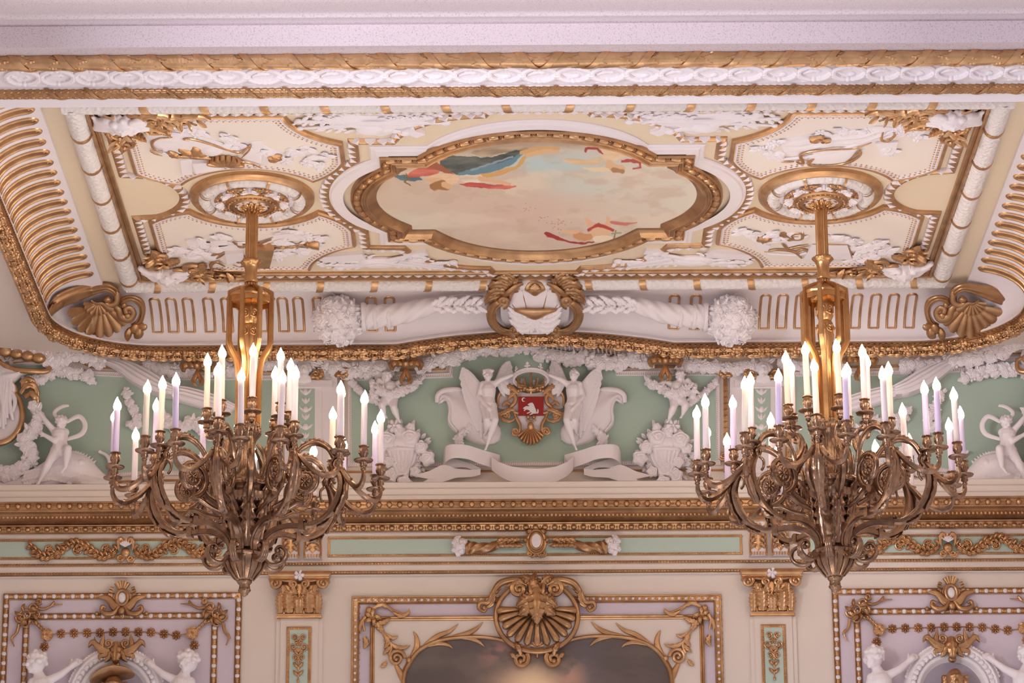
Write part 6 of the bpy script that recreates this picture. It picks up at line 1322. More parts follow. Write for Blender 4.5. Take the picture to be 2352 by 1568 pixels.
    for i in range(14): P = cr([(rnd.uniform(-20, 10), 850, 36), (rnd.uniform(0, 30), 880, 44), (rnd.uniform(0, 40), 900 + i * 4, 40), (rnd.uniform(-10, 36), 930 + i * 5, 34)], 5); tube(mb, f, P, [4, 6, 4], 8)
    A = cr([(0, 850, 36), (30, 862, 44), (70, 862, 40)], 6); B = cr([(0, 900, 36), (30, 890, 44), (52, 872, 40)], 6); loft(mb, f, A, B, 10, 8, 2, 2, w0=20); mb.build('white_foliage', WHITEC, T, smooth=50)
# ================= ENTABLATURE ORNAMENT AND LOWER WALL =================
def FR(P):
    P = np.asarray(P, float); r = _ray(P[..., 0], np.full(P[..., 0].shape, 1400.0)); X = r[..., 0] / r[..., 1] * YW
    q = _ray(np.full(P[..., 1].shape, 1234.0), P[..., 1]); Z = q[..., 2] / q[..., 1] * YW
    return np.stack([X, np.full(X.shape, YW) - P[..., 2] * PXM, Z + CAMZ], -1)
def R4(x0, y0, x1, y1): return np.array([(x0, y0), (x1, y0), (x1, y1), (x0, y1)], float)
def rframe(mb, f, x0, y0, x1, y1, prof): sweep(mb, f, R4(x0, y0, x1, y1), prof, closed=True); return mb
LIN = [(0, 0), (0, 1.5), (1, 2.6), (2.6, 2.6), (3.4, 1.6), (5, 1.6), (5.6, 0.6), (6, 0)]
# -- green frieze fields with gold edging
for x0, x1, v0, v1, lab in ((752, 1708, 1233, 1279, 'long pale green frieze panel edged in gold above the central picture'), (-60, 604, 1234, 1281, 'pale green frieze panel edged in gold behind the foot of the left chandelier'), (1860, 2420, 1235, 1282, 'pale green frieze panel edged in gold behind the foot of the right chandelier')):
    o = tag(plate(MB(), FR, R4(x0, v0, x1, v1), 6, 10.5).build('green_frieze_field', mat('pale_green_paint', (0.46, 0.56, 0.50), 0.6) if 'pale_green_paint' not in MATS else MATS['pale_green_paint'], None, smooth=False), lab, 'wall panel')
    mb = MB(); rframe(mb, shift(FR, 0, 0, 10), x0, v0, x1, v1, LIN); mb.build('gilt_edge', GOLDD, o, smooth=30)
    mb = MB(); egg_row(mb, FR, [(x0, v0 + 4.3), (x1, v0 + 4.3)], 5.2, 1.6, 12.2); egg_row(mb, FR, [(x0, v1 - 4.3), (x1, v1 - 4.3)], 5.2, 1.6, 12.2); mb.build('edge_beads', GOLD, o, smooth='all')
# -- acanthus scroll friezes
for du, nm in ((0, 'left'), (1896, 'right')):
    f = shift(FR, du, -4.5, 10); T = empty('acanthus_frieze', f((286, 1264, 0)), 'gold acanthus scroll frieze with small white shell, on the green band at %s' % nm, 'frieze ornament')
    for e in (-1, 1):
        g = (lambda P, f=f: f(P)) if e > 0 else fmirror(f, 286); mb = MB()
        for k in range(3):
            c = 330 + k * 66; d = 1 if k % 2 else -1; volute(mb, g, (c, 1264 + d * 2), 15 - k, 2.5, 1.5, PI, d, 3.0, 1.8, w=4); volute(mb, g, (c + 34, 1264 - d * 4), 11, 2, 1.2, 0, -d, 2.4, 1.6, w=4)
            tube(mb, g, cr([(c - 26, 1264 - d * 10, 4), (c, 1264 - d * 19, 5), (c + 26, 1264 - d * 10, 4), (c + 44, 1264 + d * 8, 4)], 6), [2, 3, 2.6, 1.6], 8)
            for a in range(7):
                t = a / 6; x = c - 24 + t * 64; y = 1264 - d * 15 * math.sin(t * PI * 1.2); leaf(mb, g, [(x, y, 5), (x + 6, y - d * (9 - a), 8), (x + 15, y - d * (12 - a), 5)], 6.4, 0.7, 3, n=10, m=7); leaf(mb, g, [(x, y, 5), (x + 5, y + d * 7, 8), (x + 12, y + d * 11, 5)], 5.0, 0.7, 3, n=10, m=7)
            daisy(mb, g, (c, 1264 + d * 2, 8), 7, n=6)
        mb.build('scroll_branch', GOLD, T, smooth=40)
    mb = MB(); shell(mb, f, (286, 1258, 8), 17, PI * 1.1, PI * 1.9, 5, 0.4); ball(mb, f, (286, 1272, 8), (11, 12, 7), 10, 8)
    for e in (-1, 1):
        volute(mb, f, (286 + e * 12, 1286), 8, 2, 1.3, 0, e, 3, 2, w=8); leaf(mb, f, [(286, 1250, 10), (286 + e * 13, 1242, 14), (286 + e * 17, 1256, 10), (286 + e * 14, 1270, 8)], 6, 0.6, 4); leaf(mb, f, [(286, 1280, 8), (286 + e * 7, 1290, 10), (286 + e * 13, 1296, 6)], 4, 0.6, 2)
    mb.build('gilt_mount', GOLD, T, smooth=40); mb = MB(); shell(mb, f, (286, 1262, 15), 14, PI * 1.14, PI * 1.86, 6, 0.3, 0.1); mb.build('white_shell', WHITE, T, smooth=40)
# -- consoles over the pilasters
for x in (667, 718, 1744, 1795):
    f = shift(FR, x - 667, -1.5); sd = 'left' if x < 1000 else 'right'; T = empty('console', f((667, 1250, 0)), 'gold leaf console bracket, %s of the pair above the %s capital' % ('left' if x in (667, 1744) else 'right', sd), 'console')
    mb = MB(); prof = [(1204, 30), (1208, 32), (1214, 31), (1222, 25), (1236, 22), (1256, 21), (1272, 24), (1282, 27), (1286, 24), (1287, 8)]
    G = np.array([[(x_, y, w_) for x_, w_ in ((646, 8), (646, w), (688, w), (688, 8))] for y, w in prof]); mb.grid(f(G)); mb.build('block', WHITE, T, smooth=25)
    mb = MB(); leaf(mb, f, [(667, 1212, 30), (667, 1232, 24), (667, 1256, 23), (667, 1276, 26)], 15, 0.35, 6, m=13)
    for e in (-1, 1):
        tube(mb, f, [(667 + e * 19, y, w + 1) for y, w in prof[:-1]], 2.4, 6)
        for k in range(4): leaf(mb, f, [(667 + e * 3, 1222 + k * 13, 26), (667 + e * 11, 1224 + k * 13, 28), (667 + e * 15, 1232 + k * 13, 24)], 4.6, 0.6, 3, n=9, m=7)
    for k in range(6): tube(mb, f, [(651 + k * 6.4, 1278, 27), (651 + k * 6.4, 1285, 27)], 2.4, 6)
    tube(mb, f, [(648, 1207, 32), (686, 1207, 32)], 3, 8); mb.build('gilt_leaf', GOLD, T, smooth=40)
# -- cornucopias in the middle of the entablature
T = empty('frieze_medallion', FR((1233, 1249, 10)), 'small gold framed oval medallion with white centre between two cornucopias', 'medallion'); mb = MB(); A_ = np.linspace(0, 2 * PI, 40, endpoint=False)
plate(mb, FR, np.stack([1233 + 25 * np.cos(A_) * (1 + 0.06 * np.cos(8 * A_)), 1249 + 31 * np.sin(A_) * (1 + 0.06 * np.cos(8 * A_))], 1), 8, 20); tube(mb, FR, np.stack([1233 + 13 * np.cos(A_), 1248 + 18 * np.sin(A_), 22 + 0 * A_], 1), 3, 8, closed=True); tube(mb, FR, np.stack([1233 + 21 * np.cos(A_), 1249 + 27 * np.sin(A_), 20 + 0 * A_], 1), 3.4, 8, closed=True)
for e in (-1, 1):
    volute(mb, FR, (1233 + e * 15, 1276), 7, 2, 1.3, 0, e, 3, 2, w=18); tube(mb, FR, cr([(1233 + e * 4, 1272, 18), (1233 + e * 5, 1280, 20), (1233 + e * 12, 1284, 16)], 5), [2, 3, 2], 8)
    for a in (-2.3, -1.6, -0.9, -0.2): leaf(mb, FR, [(1233 + e * 18 * math.cos(a), 1249 + 25 * math.sin(a), 20), (1233 + e * 25 * math.cos(a + .1), 1249 + 31 * math.sin(a + .1), 24), (1233 + e * 30 * math.cos(a + .25), 1249 + 35 * math.sin(a + .25), 18)], 6, 0.6, 3)
mb.build('gilt_frame', GOLDD, T, smooth=40); mb = MB(); plate(mb, FR, np.stack([1233 + 11 * np.cos(A_), 1248 + 16 * np.sin(A_)], 1), 18, 24); mb.build('white_oval', WHITE, T, smooth=False)
for s in (-1, 1):
    f = FR if s < 0 else fmirror(FR, 1233); T = empty('small_cornucopia', f((1130, 1255, 10)), 'small gold cornucopia with white blossoms %s of the entablature medallion' % SN[s], 'cornucopia')
    mb = MB(); tube(mb, f, cr([(1074, 1262, 22), (1090, 1263, 22), (1120, 1262, 20), (1150, 1253, 18), (1180, 1250, 18), (1204, 1254, 14)], 10), [15, 12.5, 11, 8.5, 5, 2], 16, flute=5, fl=0.12, twist=7)
    tube(mb, f, [(1073, 1248, 22), (1072, 1262, 32), (1073, 1276, 22)], 3, 8)
    for k in range(4): leaf(mb, f, [(1142 + k * 12, 1252, 24), (1150 + k * 12, 1246, 28), (1164 + k * 12, 1246, 24)], 5.5, 0.7, 4); leaf(mb, f, [(1142 + k * 12, 1254, 24), (1152 + k * 12, 1260, 28), (1168 + k * 12, 1260, 22)], 4.5, 0.7, 4)
    mb.build('horn', GOLDD, T, smooth=45); mb = MB(); rnd = random.Random(4)
    for i in range(34): a = rnd.uniform(0, 6.3); r_ = 20 * math.sqrt(rnd.random()); (daisy if i % 3 else rose)(mb, f, (1057 + r_ * math.cos(a) * 0.9, 1258 + r_ * math.sin(a) * 1.05, 26 + 10 * (1 - r_ / 20)), rnd.uniform(4, 7), (math.cos(a) * 0.6, math.sin(a) * 0.6, 0.8))
    ball(mb, f, (1057, 1258, 18), (18, 20, 14), 12, 8); mb.build('blossoms', WHITEC, T, smooth=40)
# -- pilasters with gilt capitals
for du, nm in ((0, 'left'), (1085, 'right')):
    f = shift(FR, du, -2.5 if du == 0 else -1.5); T = empty('pilaster', f((688, 1440, 0)), 'cream pilaster with gold capital and narrow green arabesque, %s of the central picture' % nm, 'pilaster')
    mb = MB(); plate(mb, f, R4(636, 1420, 742, 1800), 0, 6); plate(mb, f, R4(646, 1420, 732, 1800), 6, 10); mb.build('shaft', CREAMW, T, smooth=False)
    mb = MB(); plate(mb, f, R4(660, 1441, 717, 1800), 10, 12); mb.build('green_field', MATS['pale_green_paint'], T, smooth=False)
    mb = MB(); rframe(mb, shift(f, 0, 0, 10), 660, 1441, 717, 1800, [(0, 0), (0, 2.6), (1.4, 3.6), (4, 3.2), (6.4, 3.4), (7.4, 2.4), (7.6, 0)])
    egg_row(mb, f, R4(664, 1445, 713, 1790), 5.4, 1.9, 13.6, True)
    for e in (-1, 1):
        for c, r, d in (((698, 1466), 8, 1), ((700, 1488), 9, -1), ((696, 1512), 8, 1)):
            volute(mb, f, (688 + e * (c[0] - 688), c[1]), r, 2, 1.4, PI / 2, e * d, 2.0, 1.4, w=14)
        for y in (1500, 1530, 1548): leaf(mb, f, [(688, y + 6, 13), (688 + e * 6, y, 16), (688 + e * 12, y - 8, 13)], 4, 0.6, 3, n=9, m=7)
    daisy(mb, f, (688, 1478, 13), 8); shell(mb, f, (688, 1500, 13), 10, PI * 1.1, PI * 1.9, 5, 0.4); tube(mb, f, [(688, 1505, 13), (688, 1568, 13)], 1.6, 6)
    for y in (1520, 1536, 1552, 1566): ball(mb, f, (688, y, 14), (3.4, 5, 3), 8, 6)
    mb.build('gilt_arabesque', GOLD, T, smooth=40)
    mb = MB(); ab = [(1319, 28), (1323, 30), (1325, 26), (1330, 22), (1334, 22), (1337, 26), (1340, 20)]
    G = np.array([[(688 + sx * (56 + w * 0.55), y, ww) for sx, ww in ((-1, 0), (-1, w + 8), (1, w + 8), (1, 0))] for y, w in ab]); mb.grid(f(G))
    bell = [(1338, 44, 14), (1352, 42, 14), (1372, 42, 16), (1400, 44, 16), (1412, 46, 16)]; G = np.array([[(688 + sx * h, y, ww) for sx, ww in ((-1, 0), (-1, w), (1, w), (1, 0))] for y, h, w in bell]); mb.grid(f(G))
    plate(mb, f, R4(637, 1414, 739, 1422), 0, 20); tube(mb, f, [(638, 1415, 20), (738, 1415, 20)], 2.4, 8)
    for e in (-1, 1):
        volute(mb, f, (688 + e * 55, 1344), 14, 3, 1.5, -PI / 2, -e, 4.6, 3, w=26); volute(mb, f, (688 + e * 13, 1346), 10, 2.5, 1.4, -PI / 2, e, 3.6, 2.4, w=28)
        tube(mb, f, cr([(688 + e * 8, 1337, 26), (688 + e * 30, 1340, 28), (688 + e * 52, 1332, 26)], 5), 3.4, 8)
        for x, y0, y1, w in ((23, 1412, 1366, 19), (43, 1412, 1370, 12), (4, 1412, 1380, 9)):
            leaf(mb, f, [(688 + e * x, y0, 18), (688 + e * x, (y0 + y1) / 2, 22), (688 + e * (x + 1), y1, 32), (688 + e * (x + 2), y1 + 6, 38)], w, 0.5, 6, m=13)
        for x, y0, y1, w in ((34, 1386, 1352, 12), (11, 1386, 1354, 11)): leaf(mb, f, [(688 + e * x, y0, 20), (688 + e * (x + 2), y1 + 6, 28), (688 + e * (x + 6), y1, 34)], w, 0.5, 5, m=11)
    mb.build('gilt_capital', GOLD, T, smooth=40); mb = MB(); daisy(mb, f, (688, 1328, 34), 13, n=5, h=0.35); mb.build('white_flower', WHITEC, T, smooth=40)
# -- central picture panel
T = empty('picture_frame', FR((1233, 1500, 0)), 'large gold beaded rectangular frame around the dark arched painting', 'frame')
mb = MB(); plate(mb, FR, R4(809, 1369, 1656, 1800), 0, 3); mb.build('lilac_field', LILAC, T, smooth=False)
mb = MB(); rframe(mb, FR, 808, 1368, 1657, 1800, [(0, 0), (0, 7), (1.4, 9), (3.6, 8), (4.4, 5), (13.5, 5), (14.5, 8), (16.5, 9), (18, 6), (18, 0)]); mb.build('gilt_frame', GOLDD, T, smooth=30)
Q_ = [p for p in resample(R4(817, 1377, 1648, 1790), 15.2, True) if p[1] < 1590]; scatter('white_pearl', lambda p: ball(MB(), FR, p, (3.4, 3.4, 3.4), 8, 5, True), FR, Q_, WHITE, T, 5)
mb = MB(); egg_row(mb, shift(FR, 7.6, 0), R4(817, 1377, 1648, 1790), 15.2, 2.6, 5, True, r2=3.6); mb.build('gilt_pearls', GOLD, T, smooth='all')
mb = MB(); plate(mb, FR, R4(853, 1417, 1613, 1800), 3, 6); mb.build('cream_field', CREAMW, T, smooth=False)
mb = MB(); rframe(mb, FR, 851, 1415, 1615, 1800, [(0, 3), (0, 9), (2, 10.5), (5, 8.5), (7, 10.5), (9.5, 9), (10.5, 5)]); mb.build('inner_frame', GOLDD, T, smooth=30)
Lp = [(927, 1700), (927, 1568), (939, 1525), (966, 1491), (1014, 1470), (1082, 1463), (1135, 1467), (1181, 1480), (1233, 1500)]; Lp = cr(Lp, 8); OUT = np.vstack([Lp, np.c_[2 * 1233 - Lp[::-1][1:, 0], Lp[::-1][1:, 1]]])
def storm(px, py):
    n = fbm(px / 90, py / 40, 31); n2 = fbm(px / 36, py / 20, 37); P = Paint(px, py, np.zeros((len(px), 3)) + np.array([92., 80, 78]))
    P.mix(np.clip((n - 0.45) * 4, 0, 1) * 0.5, (118, 104, 98)); P.mix(np.clip((px - 1290) / 60, 0, 1) * np.clip((1420 - px) / 80, 0, 1) * 0.6, (98, 94, 104))
    g = np.exp(-(((px - 1222) / 95) ** 2 + ((py - 1585) / (62 + 40 * (n2 - .5))) ** 2)); P.mix(np.clip(g * 1.2, 0, 1), (214, 178, 150)); g = np.exp(-(((px - 1225) / 45) ** 2 + ((py - 1590) / 50) ** 2)); P.mix(g, (240, 214, 176))
    r = np.exp(-(((px - 1160) / 50) ** 2 + ((py - 1500) / 26) ** 2)) * np.clip((n2 - 0.42) * 5, 0, 1); P.mix(r * 0.7, (190, 130, 122)); r = np.exp(-(((px - 1310) / 34) ** 2 + ((py - 1560) / 40) ** 2)) * np.clip((n2 - 0.4) * 5, 0, 1); P.mix(r * 0.8, (196, 150, 136)); return P.c
o = painting('storm_cloud_painting', FR, OUT, 1.6, 7.0, storm, VPAINT2); o.parent = T; o.matrix_parent_inverse = Matrix.Translation(-Vector(T.location))
mb = MB()
for e in (-1, 1):
    g = FR if e < 0 else fmirror(FR, 1233); tube(mb, g, np.c_[Lp[:-4], np.full(len(Lp) - 4, 10.)], [5, 6, 5, 4.5, 4], 8, flute=3, fl=0.12)
    for L, w in (([(941, 1520), (957, 1490), (958, 1468), (950, 1450)], 7), ([(966, 1492), (1004, 1462), (1034, 1450), (1053, 1433)], 6), ([(1030, 1466), (1066, 1458), (1092, 1446), (1109, 1430)], 6), ([(980, 1484), (1008, 1478), (1030, 1482), (1041, 1491)], 5), ([(1050, 1464), (1076, 1466), (1098, 1474), (1113, 1487)], 5), ([(928, 1568), (920, 1545), (912, 1530), (908, 1520)], 7)): leaf(mb, g, [(x, y, 10) for x, y in L], w, 0.5, 1, w0=6, n=14, m=9, deep=0.0)
    volute(mb, g, (912, 1512), 19, 3, 1.7, 0, -1, 4.6, 3, w=12); ball(mb, g, (940, 1516, 12), 7, 10, 8)
    # corner acanthus
    for L, w in (([(852, 1408), (838, 1420), (828, 1440), (830, 1456)], 6), ([(856, 1400), (872, 1390), (890, 1394), (905, 1408)], 6), ([(905, 1408), (922, 1415), (938, 1408), (940, 1398)], 6), ([(854, 1420), (848, 1400), (846, 1392)], 11), ([(862, 1432), (880, 1430), (898, 1420)], 8), ([(860, 1425), (872, 1440), (882, 1455)], 9), ([(838, 1462), (842, 1478), (836, 1490)], 8), ([(884, 1456), (892, 1476), (882, 1490)], 8), ([(888, 1458), (905, 1466), (916, 1460)], 5), ([(896, 1476), (910, 1486), (930, 1488), (944, 1482)], 6), ([(902, 1482), (888, 1496), (880, 1504)], 6), ([(890, 1520), (880, 1530), (875, 1528)], 6)): leaf(mb, g, [(x, y, 12) for x, y in L], w, 0.6, 4)
    tube(mb, g, cr([(846, 1400, 12), (835, 1425, 13), (838, 1450, 12)], 6), 2.6, 8); tube(mb, g, cr([(856, 1396, 12), (880, 1388, 13), (905, 1402, 12), (930, 1412, 12)], 6), 2.6, 8); tube(mb, g, cr([(868, 1440, 12), (888, 1462, 13), (900, 1485, 12), (894, 1505, 12)], 6), 3, 8)
    for a in range(5): leaf(mb, g, [(856, 1418, 14), (856 + 12 * math.cos(a * 1.2), 1418 + 12 * math.sin(a * 1.2), 20), (856 + 22 * math.cos(a * 1.2 + .3), 1418 + 20 * math.sin(a * 1.2 + .3), 14)], 6, 0.6, 3)
mb.build('gilt_foliage', GOLD, T, smooth=40)
# crowning shell
T = empty('shell_crest', FR((1233, 1419, 10)), 'large round gold and white shell crest with acanthus topping the central picture', 'crest'); A_ = np.linspace(0, 2 * PI, 72, endpoint=False)
mb = MB(); plate(mb, FR, np.stack([1233 + 93 * np.cos(A_), 1420 + 80 * np.sin(A_)], 1), 0, 14); mb.build('white_disc', WHITE, T, smooth=False)
mb = MB(); tube(mb, FR, np.stack([1233 + 94 * np.cos(A_), 1420 + 81 * np.sin(A_), 18 + 0 * A_], 1), 6, 10, closed=True)
for k in range(13):
    a = PI * (0.02 + 0.08 * k); p = np.array([math.cos(a) * 0.98, math.sin(a) * 0.86]); P = [(1233 + p[0] * r, 1398 + p[1] * r * 1.0 + 4, w) for r, w in ((18, 20), (50, 26), (80, 24), (94 if 2 < k < 10 else 88, 20))]; tube(mb, FR, cr(P, 6), [2.5, 5.5, 8.5, 9], 10); ball(mb, FR, P[-1], 7.5, 8, 6)
for L, w in (([(1233, 1345, 30), (1233, 1380, 40), (1233, 1420, 44), (1233, 1440, 34)], 26), ([(1228, 1370, 34), (1205, 1392, 42), (1185, 1402, 34)], 19), ([(1228, 1382, 34), (1208, 1410, 42), (1190, 1420, 34)], 16), ([(1233, 1400, 38), (1233, 1425, 46), (1233, 1443, 38)], 13), ([(1233, 1368, 36), (1226, 1345, 40), (1231, 1322, 30)], 12), ([(1225, 1352, 30), (1210, 1338, 36), (1192, 1330, 26)], 12), ([(1212, 1352, 26), (1190, 1345, 32), (1160, 1352, 24)], 8), ([(1150, 1352, 20), (1134, 1368, 26), (1128, 1392, 20), (1112, 1400, 16)], 9)):
    leaf(mb, FR, L, w, 0.5, 6, m=13)
    if L[0][0] != 1233: leaf(mb, fmirror(FR, 1233), L, w, 0.5, 6, m=13)
for e in (-1, 1):
    g = FR if e < 0 else fmirror(FR, 1233); volute(mb, g, (1192, 1360), 18, 3, 1.6, -PI / 2, -1, 6, 4, w=32); tube(mb, g, cr([(1212, 1350, 28), (1185, 1338, 30), (1150, 1345, 26), (1132, 1368, 24), (1122, 1388, 22), (1104, 1388, 18), (1100, 1400, 18), (1112, 1407, 18), (1118, 1400, 18)], 6), [5, 7, 8, 6, 5, 5, 4.5, 4, 3], 10); ball(mb, g, (1112, 1399, 18), 6, 8, 6)
    tube(mb, g, cr([(1217, 1350, 36), (1219, 1370, 42), (1224, 1388, 38)], 6), 4.5, 8); volute(mb, g, (1196, 1517), 18, 5, 1.4, -PI / 4, 1, 6, 4, w=16); tube(mb, g, cr([(1182, 1480, 12), (1210, 1494, 16), (1233, 1498, 18)], 6), 5, 8); leaf(mb, g, [(1196, 1508, 20), (1190, 1492, 26), (1178, 1478, 18)], 8, 0.6, 4); leaf(mb, g, [(1186, 1516, 18), (1176, 1508, 22), (1170, 1500, 16)], 6, 0.6, 3)
shell(mb, FR, (1233, 1492, 16), 16, PI * 1.05, PI * 1.95, 6, 0.5); ball(mb, FR, (1233, 1508, 16), (4, 9, 6), 8, 6); mb.build('gilt_acanthus', GOLDD, T, smooth=40)
# -- the two side panels with portrait busts
for du, nm, hat in ((0, 'left', True), (1904, 'right', False)):
    f = shift(FR, du, -4.5); T = empty('lilac_panel', f((281, 1450, 0)), 'lilac wall panel with double gold frames dotted with white ovals, far %s' % nm, 'wall panel')
    mb = MB(); plate(mb, f, R4(9, 1363, 553, 1800), 0, 3); mb.build('lilac_field', LILAC, T, smooth=False)
    for x0, y0, x1, y1, key in ((7, 1361, 556, 1800, 'outer_frame'), (55, 1407, 502, 1800, 'inner_frame')):
        mb = MB(); rframe(mb, f, x0, y0, x1, y1, [(0, 2), (0, 6), (1.6, 7.5), (3, 5.5), (12, 5.5), (13.4, 7.5), (15, 6), (15, 2)]); fr_ = mb.build(key, GOLDD, T, smooth=30)
        Q_ = [p for p in resample(R4(x0 + 7.5, y0 + 7.5, x1 - 7.5, y1 - 7.5), 21.8, True) if p[1] < 1590]; scatter('white_oval_stud', lambda p: ball(MB(), f, p, (5.6, 5.4, 4.5), 10, 5, True), f, Q_, WHITE, fr_, 5.4)
        R_ = resample(R4(x0 + 7.5, y0 + 7.5, x1 - 7.5, y1 - 7.5), 21.8, True); t_ = nv(np.roll(R_, -1, 0) - R_); R_ = (R_ + np.roll(R_, -1, 0)) / 2
        for hz in (True, False):
            Q_ = [p for p, t in zip(R_, t_) if p[1] < 1590 and (abs(t[0]) > abs(t[1])) == hz]
            def fan(p, hz=hz):
                m_ = MB()
                for k in (-1, 0, 1): ball(m_, fsub(f, tuple(p), 0 if hz else PI / 2), (k * 3.2, 0, 0), (2.6, 5.0, 3), 7, 5, True)
                return m_
            scatter('gilt_fan', fan, f, Q_, GOLD, fr_, 5.5)
    U = empty('oval_crest', f((281, 1374, 8)), 'gold leaf crest with white oval on the top edge of the %s lilac panel' % nm, 'crest')
    mb = MB(); A_ = np.linspace(0, 2 * PI, 40, endpoint=False); tube(mb, f, np.stack([281 + 13 * np.cos(A_), 1374 + 17 * np.sin(A_), 14 + 0 * A_], 1), 4, 8, closed=True)
    for k in range(5): a = -PI / 2 + (k - 2) * 0.32; tube(mb, f, [(281 + 10 * math.cos(a), 1360 + 8 * math.sin(a), 12), (281 + 24 * math.cos(a), 1360 + 24 * math.sin(a), 16)], [3, 5.5], 8)
    for e in (-1, 1):
        for k in range(4): a = -1.0 + k * 0.4; q = (281 + e * (17 + 8 * math.cos(a)), 1372 + 22 * math.sin(a)); tube(mb, f, [(*q, 12), (q[0] + e * 7, q[1] - 2, 14)], 3.6, 8)
        for L, w in (([(284, 1400), (300, 1390), (314, 1376), (336, 1372)], 9), ([(286, 1404), (298, 1398), (310, 1384), (320, 1378)], 7)): leaf(mb, f, [(281 + e * (x - 281), y, 14) for x, y in L], w, 0.5, 1, n=16, deep=0.1)
        tube(mb, f, cr([(281 + e * 8, 1396, 14), (281 + e * 18, 1410, 16), (281 + e * 34, 1412, 16), (281 + e * 46, 1404, 14), (281 + e * 44, 1394, 14), (281 + e * 36, 1398, 14)], 6), [4, 6, 7, 5, 4, 3], 10); ball(mb, f, (281 + e * 57, 1410, 12), 5, 8, 6)
    ball(mb, f, (281, 1404, 14), (9, 10, 8), 10, 8); ball(mb, f, (281, 1417, 14), 4, 8, 6); plate(mb, f, np.stack([281 + 22 * np.cos(A_), 1382 + 30 * np.sin(A_)], 1), 3, 10); mb.build('gilt_leaf', GOLDD, U, smooth=40)
    mb = MB(); ball(mb, f, (281, 1374, 10), (10.5, 14, 6), 14, 8); mb.build('white_oval', WHITE, U)
    for e in (-1, 1):
        g = f if e < 0 else fmirror(f, 280); U = empty('corner_scrollwork', g((64, 1410, 8)), 'pierced gold scrollwork on the %s upper corner of the inner frame, %s lilac panel' % ('left' if e < 0 else 'right', nm), 'corner ornament'); mb = MB(); rnd = random.Random(3)
        for c, r, d in (((62, 1412), 17, 1), ((50, 1418), 12, -1), ((76, 1396), 12, -1), ((84, 1412), 10, 1), ((60, 1432), 11, 1), ((90, 1382), 6, 1)): volute(mb, g, c, r, 3, 1.4, rnd.uniform(0, 6), d, 3.4, 2.2, w=12)
        for L in ([(84, 1396), (104, 1398), (122, 1390), (145, 1388)], [(118, 1392), (124, 1384), (125, 1380)], [(46, 1434), (42, 1452), (32, 1466), (38, 1484)], [(36, 1458), (28, 1468)], [(74, 1426), (88, 1434), (102, 1450)]): tube(mb, g, cr([(x, y, 10) for x, y in L], 6), [4, 3.2, 1.2], 8)
        for i in range(12): a = rnd.uniform(0, 6.3); leaf(mb, g, [(64 + 10 * math.cos(a), 1412 + 10 * math.sin(a), 14), (64 + 20 * math.cos(a + .2), 1412 + 18 * math.sin(a + .2), 19), (64 + 30 * math.cos(a + .5), 1412 + 27 * math.sin(a + .5), 12)], 4.6, 0.7, 3, n=9, m=7)
        for i in range(4): leaf(mb, g, [(80 + i * 6, 1426 + i * 6, 12), (86 + i * 6, 1430 + i * 6, 16), (92 + i * 6, 1440 + i * 6, 12)], 5, 0.7, 3, n=9, m=7)
        mb.build('scrolls', GOLDD, U, smooth=40)
    U = empty('rosette_chain', f((280, 1455, 6)), 'gold chain of star flowers strung between two round clusters, %s lilac panel' % nm, 'garland')
    xs = [143, 172.6, 202.4, 232, 262, 290.5, 320, 349, 378.6, 407]; ys = [1454, 1453, 1452.5, 1452, 1450.5, 1450.5, 1451, 1452, 1456, 1459]
    mb = MB(); tube(mb, f, cr([(112, 1458, 6)] + [(x, y, 5) for x, y in zip(xs, ys)] + [(444, 1456, 6)], 3), 1.3, 6); tube(mb, f, [(112, 1458, 5), (106, 1484, 5), (106, 1506, 5)], 1.3, 6); tube(mb, f, [(444, 1456, 5), (449, 1482, 5), (447, 1504, 5)], 1.3, 6); mb.build('chain_links', GOLDD, U)
    for x, y in list(zip(xs, ys)) + [(106, 1484), (449, 1482)]:
        mb = MB(); daisy(mb, f, (x, y, 5), 11.5, n=8, h=0.35); mb.build('star_flower', GOLD, U, smooth=40)
    for x, y in ((112, 1458), (444, 1456)):
        mb = MB(); ball(mb, f, (x, y, 8), (14, 14, 9), 12, 8)
        for k in range(5): a = k * 1.257; rose(mb, f, (x + 8 * math.cos(a), y + 8 * math.sin(a), 15), 7.6, (math.cos(a) * .4, math.sin(a) * .4, 1), k)
        mb.build('flower_cluster', GOLD, U, smooth=40)
    # round niche with laurel rim
    U = empty('bust_niche', f((274, 1560, 0)), 'white laurel wreathed round niche topped by gold acanthus, %s lilac panel' % nm, 'niche'); A_ = np.linspace(0, 2 * PI, 90, endpoint=False)
    mb = MB(); sweep(mb, f, np.stack([274 + 76 * np.cos(A_), 1600 + 76 * np.sin(A_)], 1), [(8, 3), (3, 8), (0, 16), (-3, 18), (-8, 18), (-12, 14), (-14, 20), (-26, 24), (-32, 20), (-34, 14), (-36, 3)], closed=True)
    for k in range(46):
        a = k * 2 * PI / 46
        for o_, e in ((88, 1), (96, -1)): leaf(mb, f, [(274 + o_ * math.cos(a), 1600 + o_ * math.sin(a), 22), (274 + (o_ + e * 3) * math.cos(a + .07), 1600 + (o_ + e * 3) * math.sin(a + .07), 25), (274 + (o_ + e * 5) * math.cos(a + .14), 1600 + (o_ + e * 5) * math.sin(a + .14), 21)], 4.5, 0.5, 1, n=7, m=5, deep=0)
    for k in range(40): a = PI * 1.1 + k * PI * 0.8 / 39; rose(mb, f, (274 + 110 * math.cos(a), 1600 + 110 * math.sin(a), 16), 4.4, seed=k)
    mb.build('laurel_rim', WHITEC, U, smooth=45); mb = MB(); plate(mb, f, np.stack([274 + 77 * np.cos(A_), 1600 + 77 * np.sin(A_)], 1), 2, 3.6); mb.build('niche_back', mat('grey_lilac_niche', (0.34, 0.30, 0.36), 0.6) if 'grey_lilac_niche' not in MATS else MATS['grey_lilac_niche'], U, smooth=False)
    mb = MB()
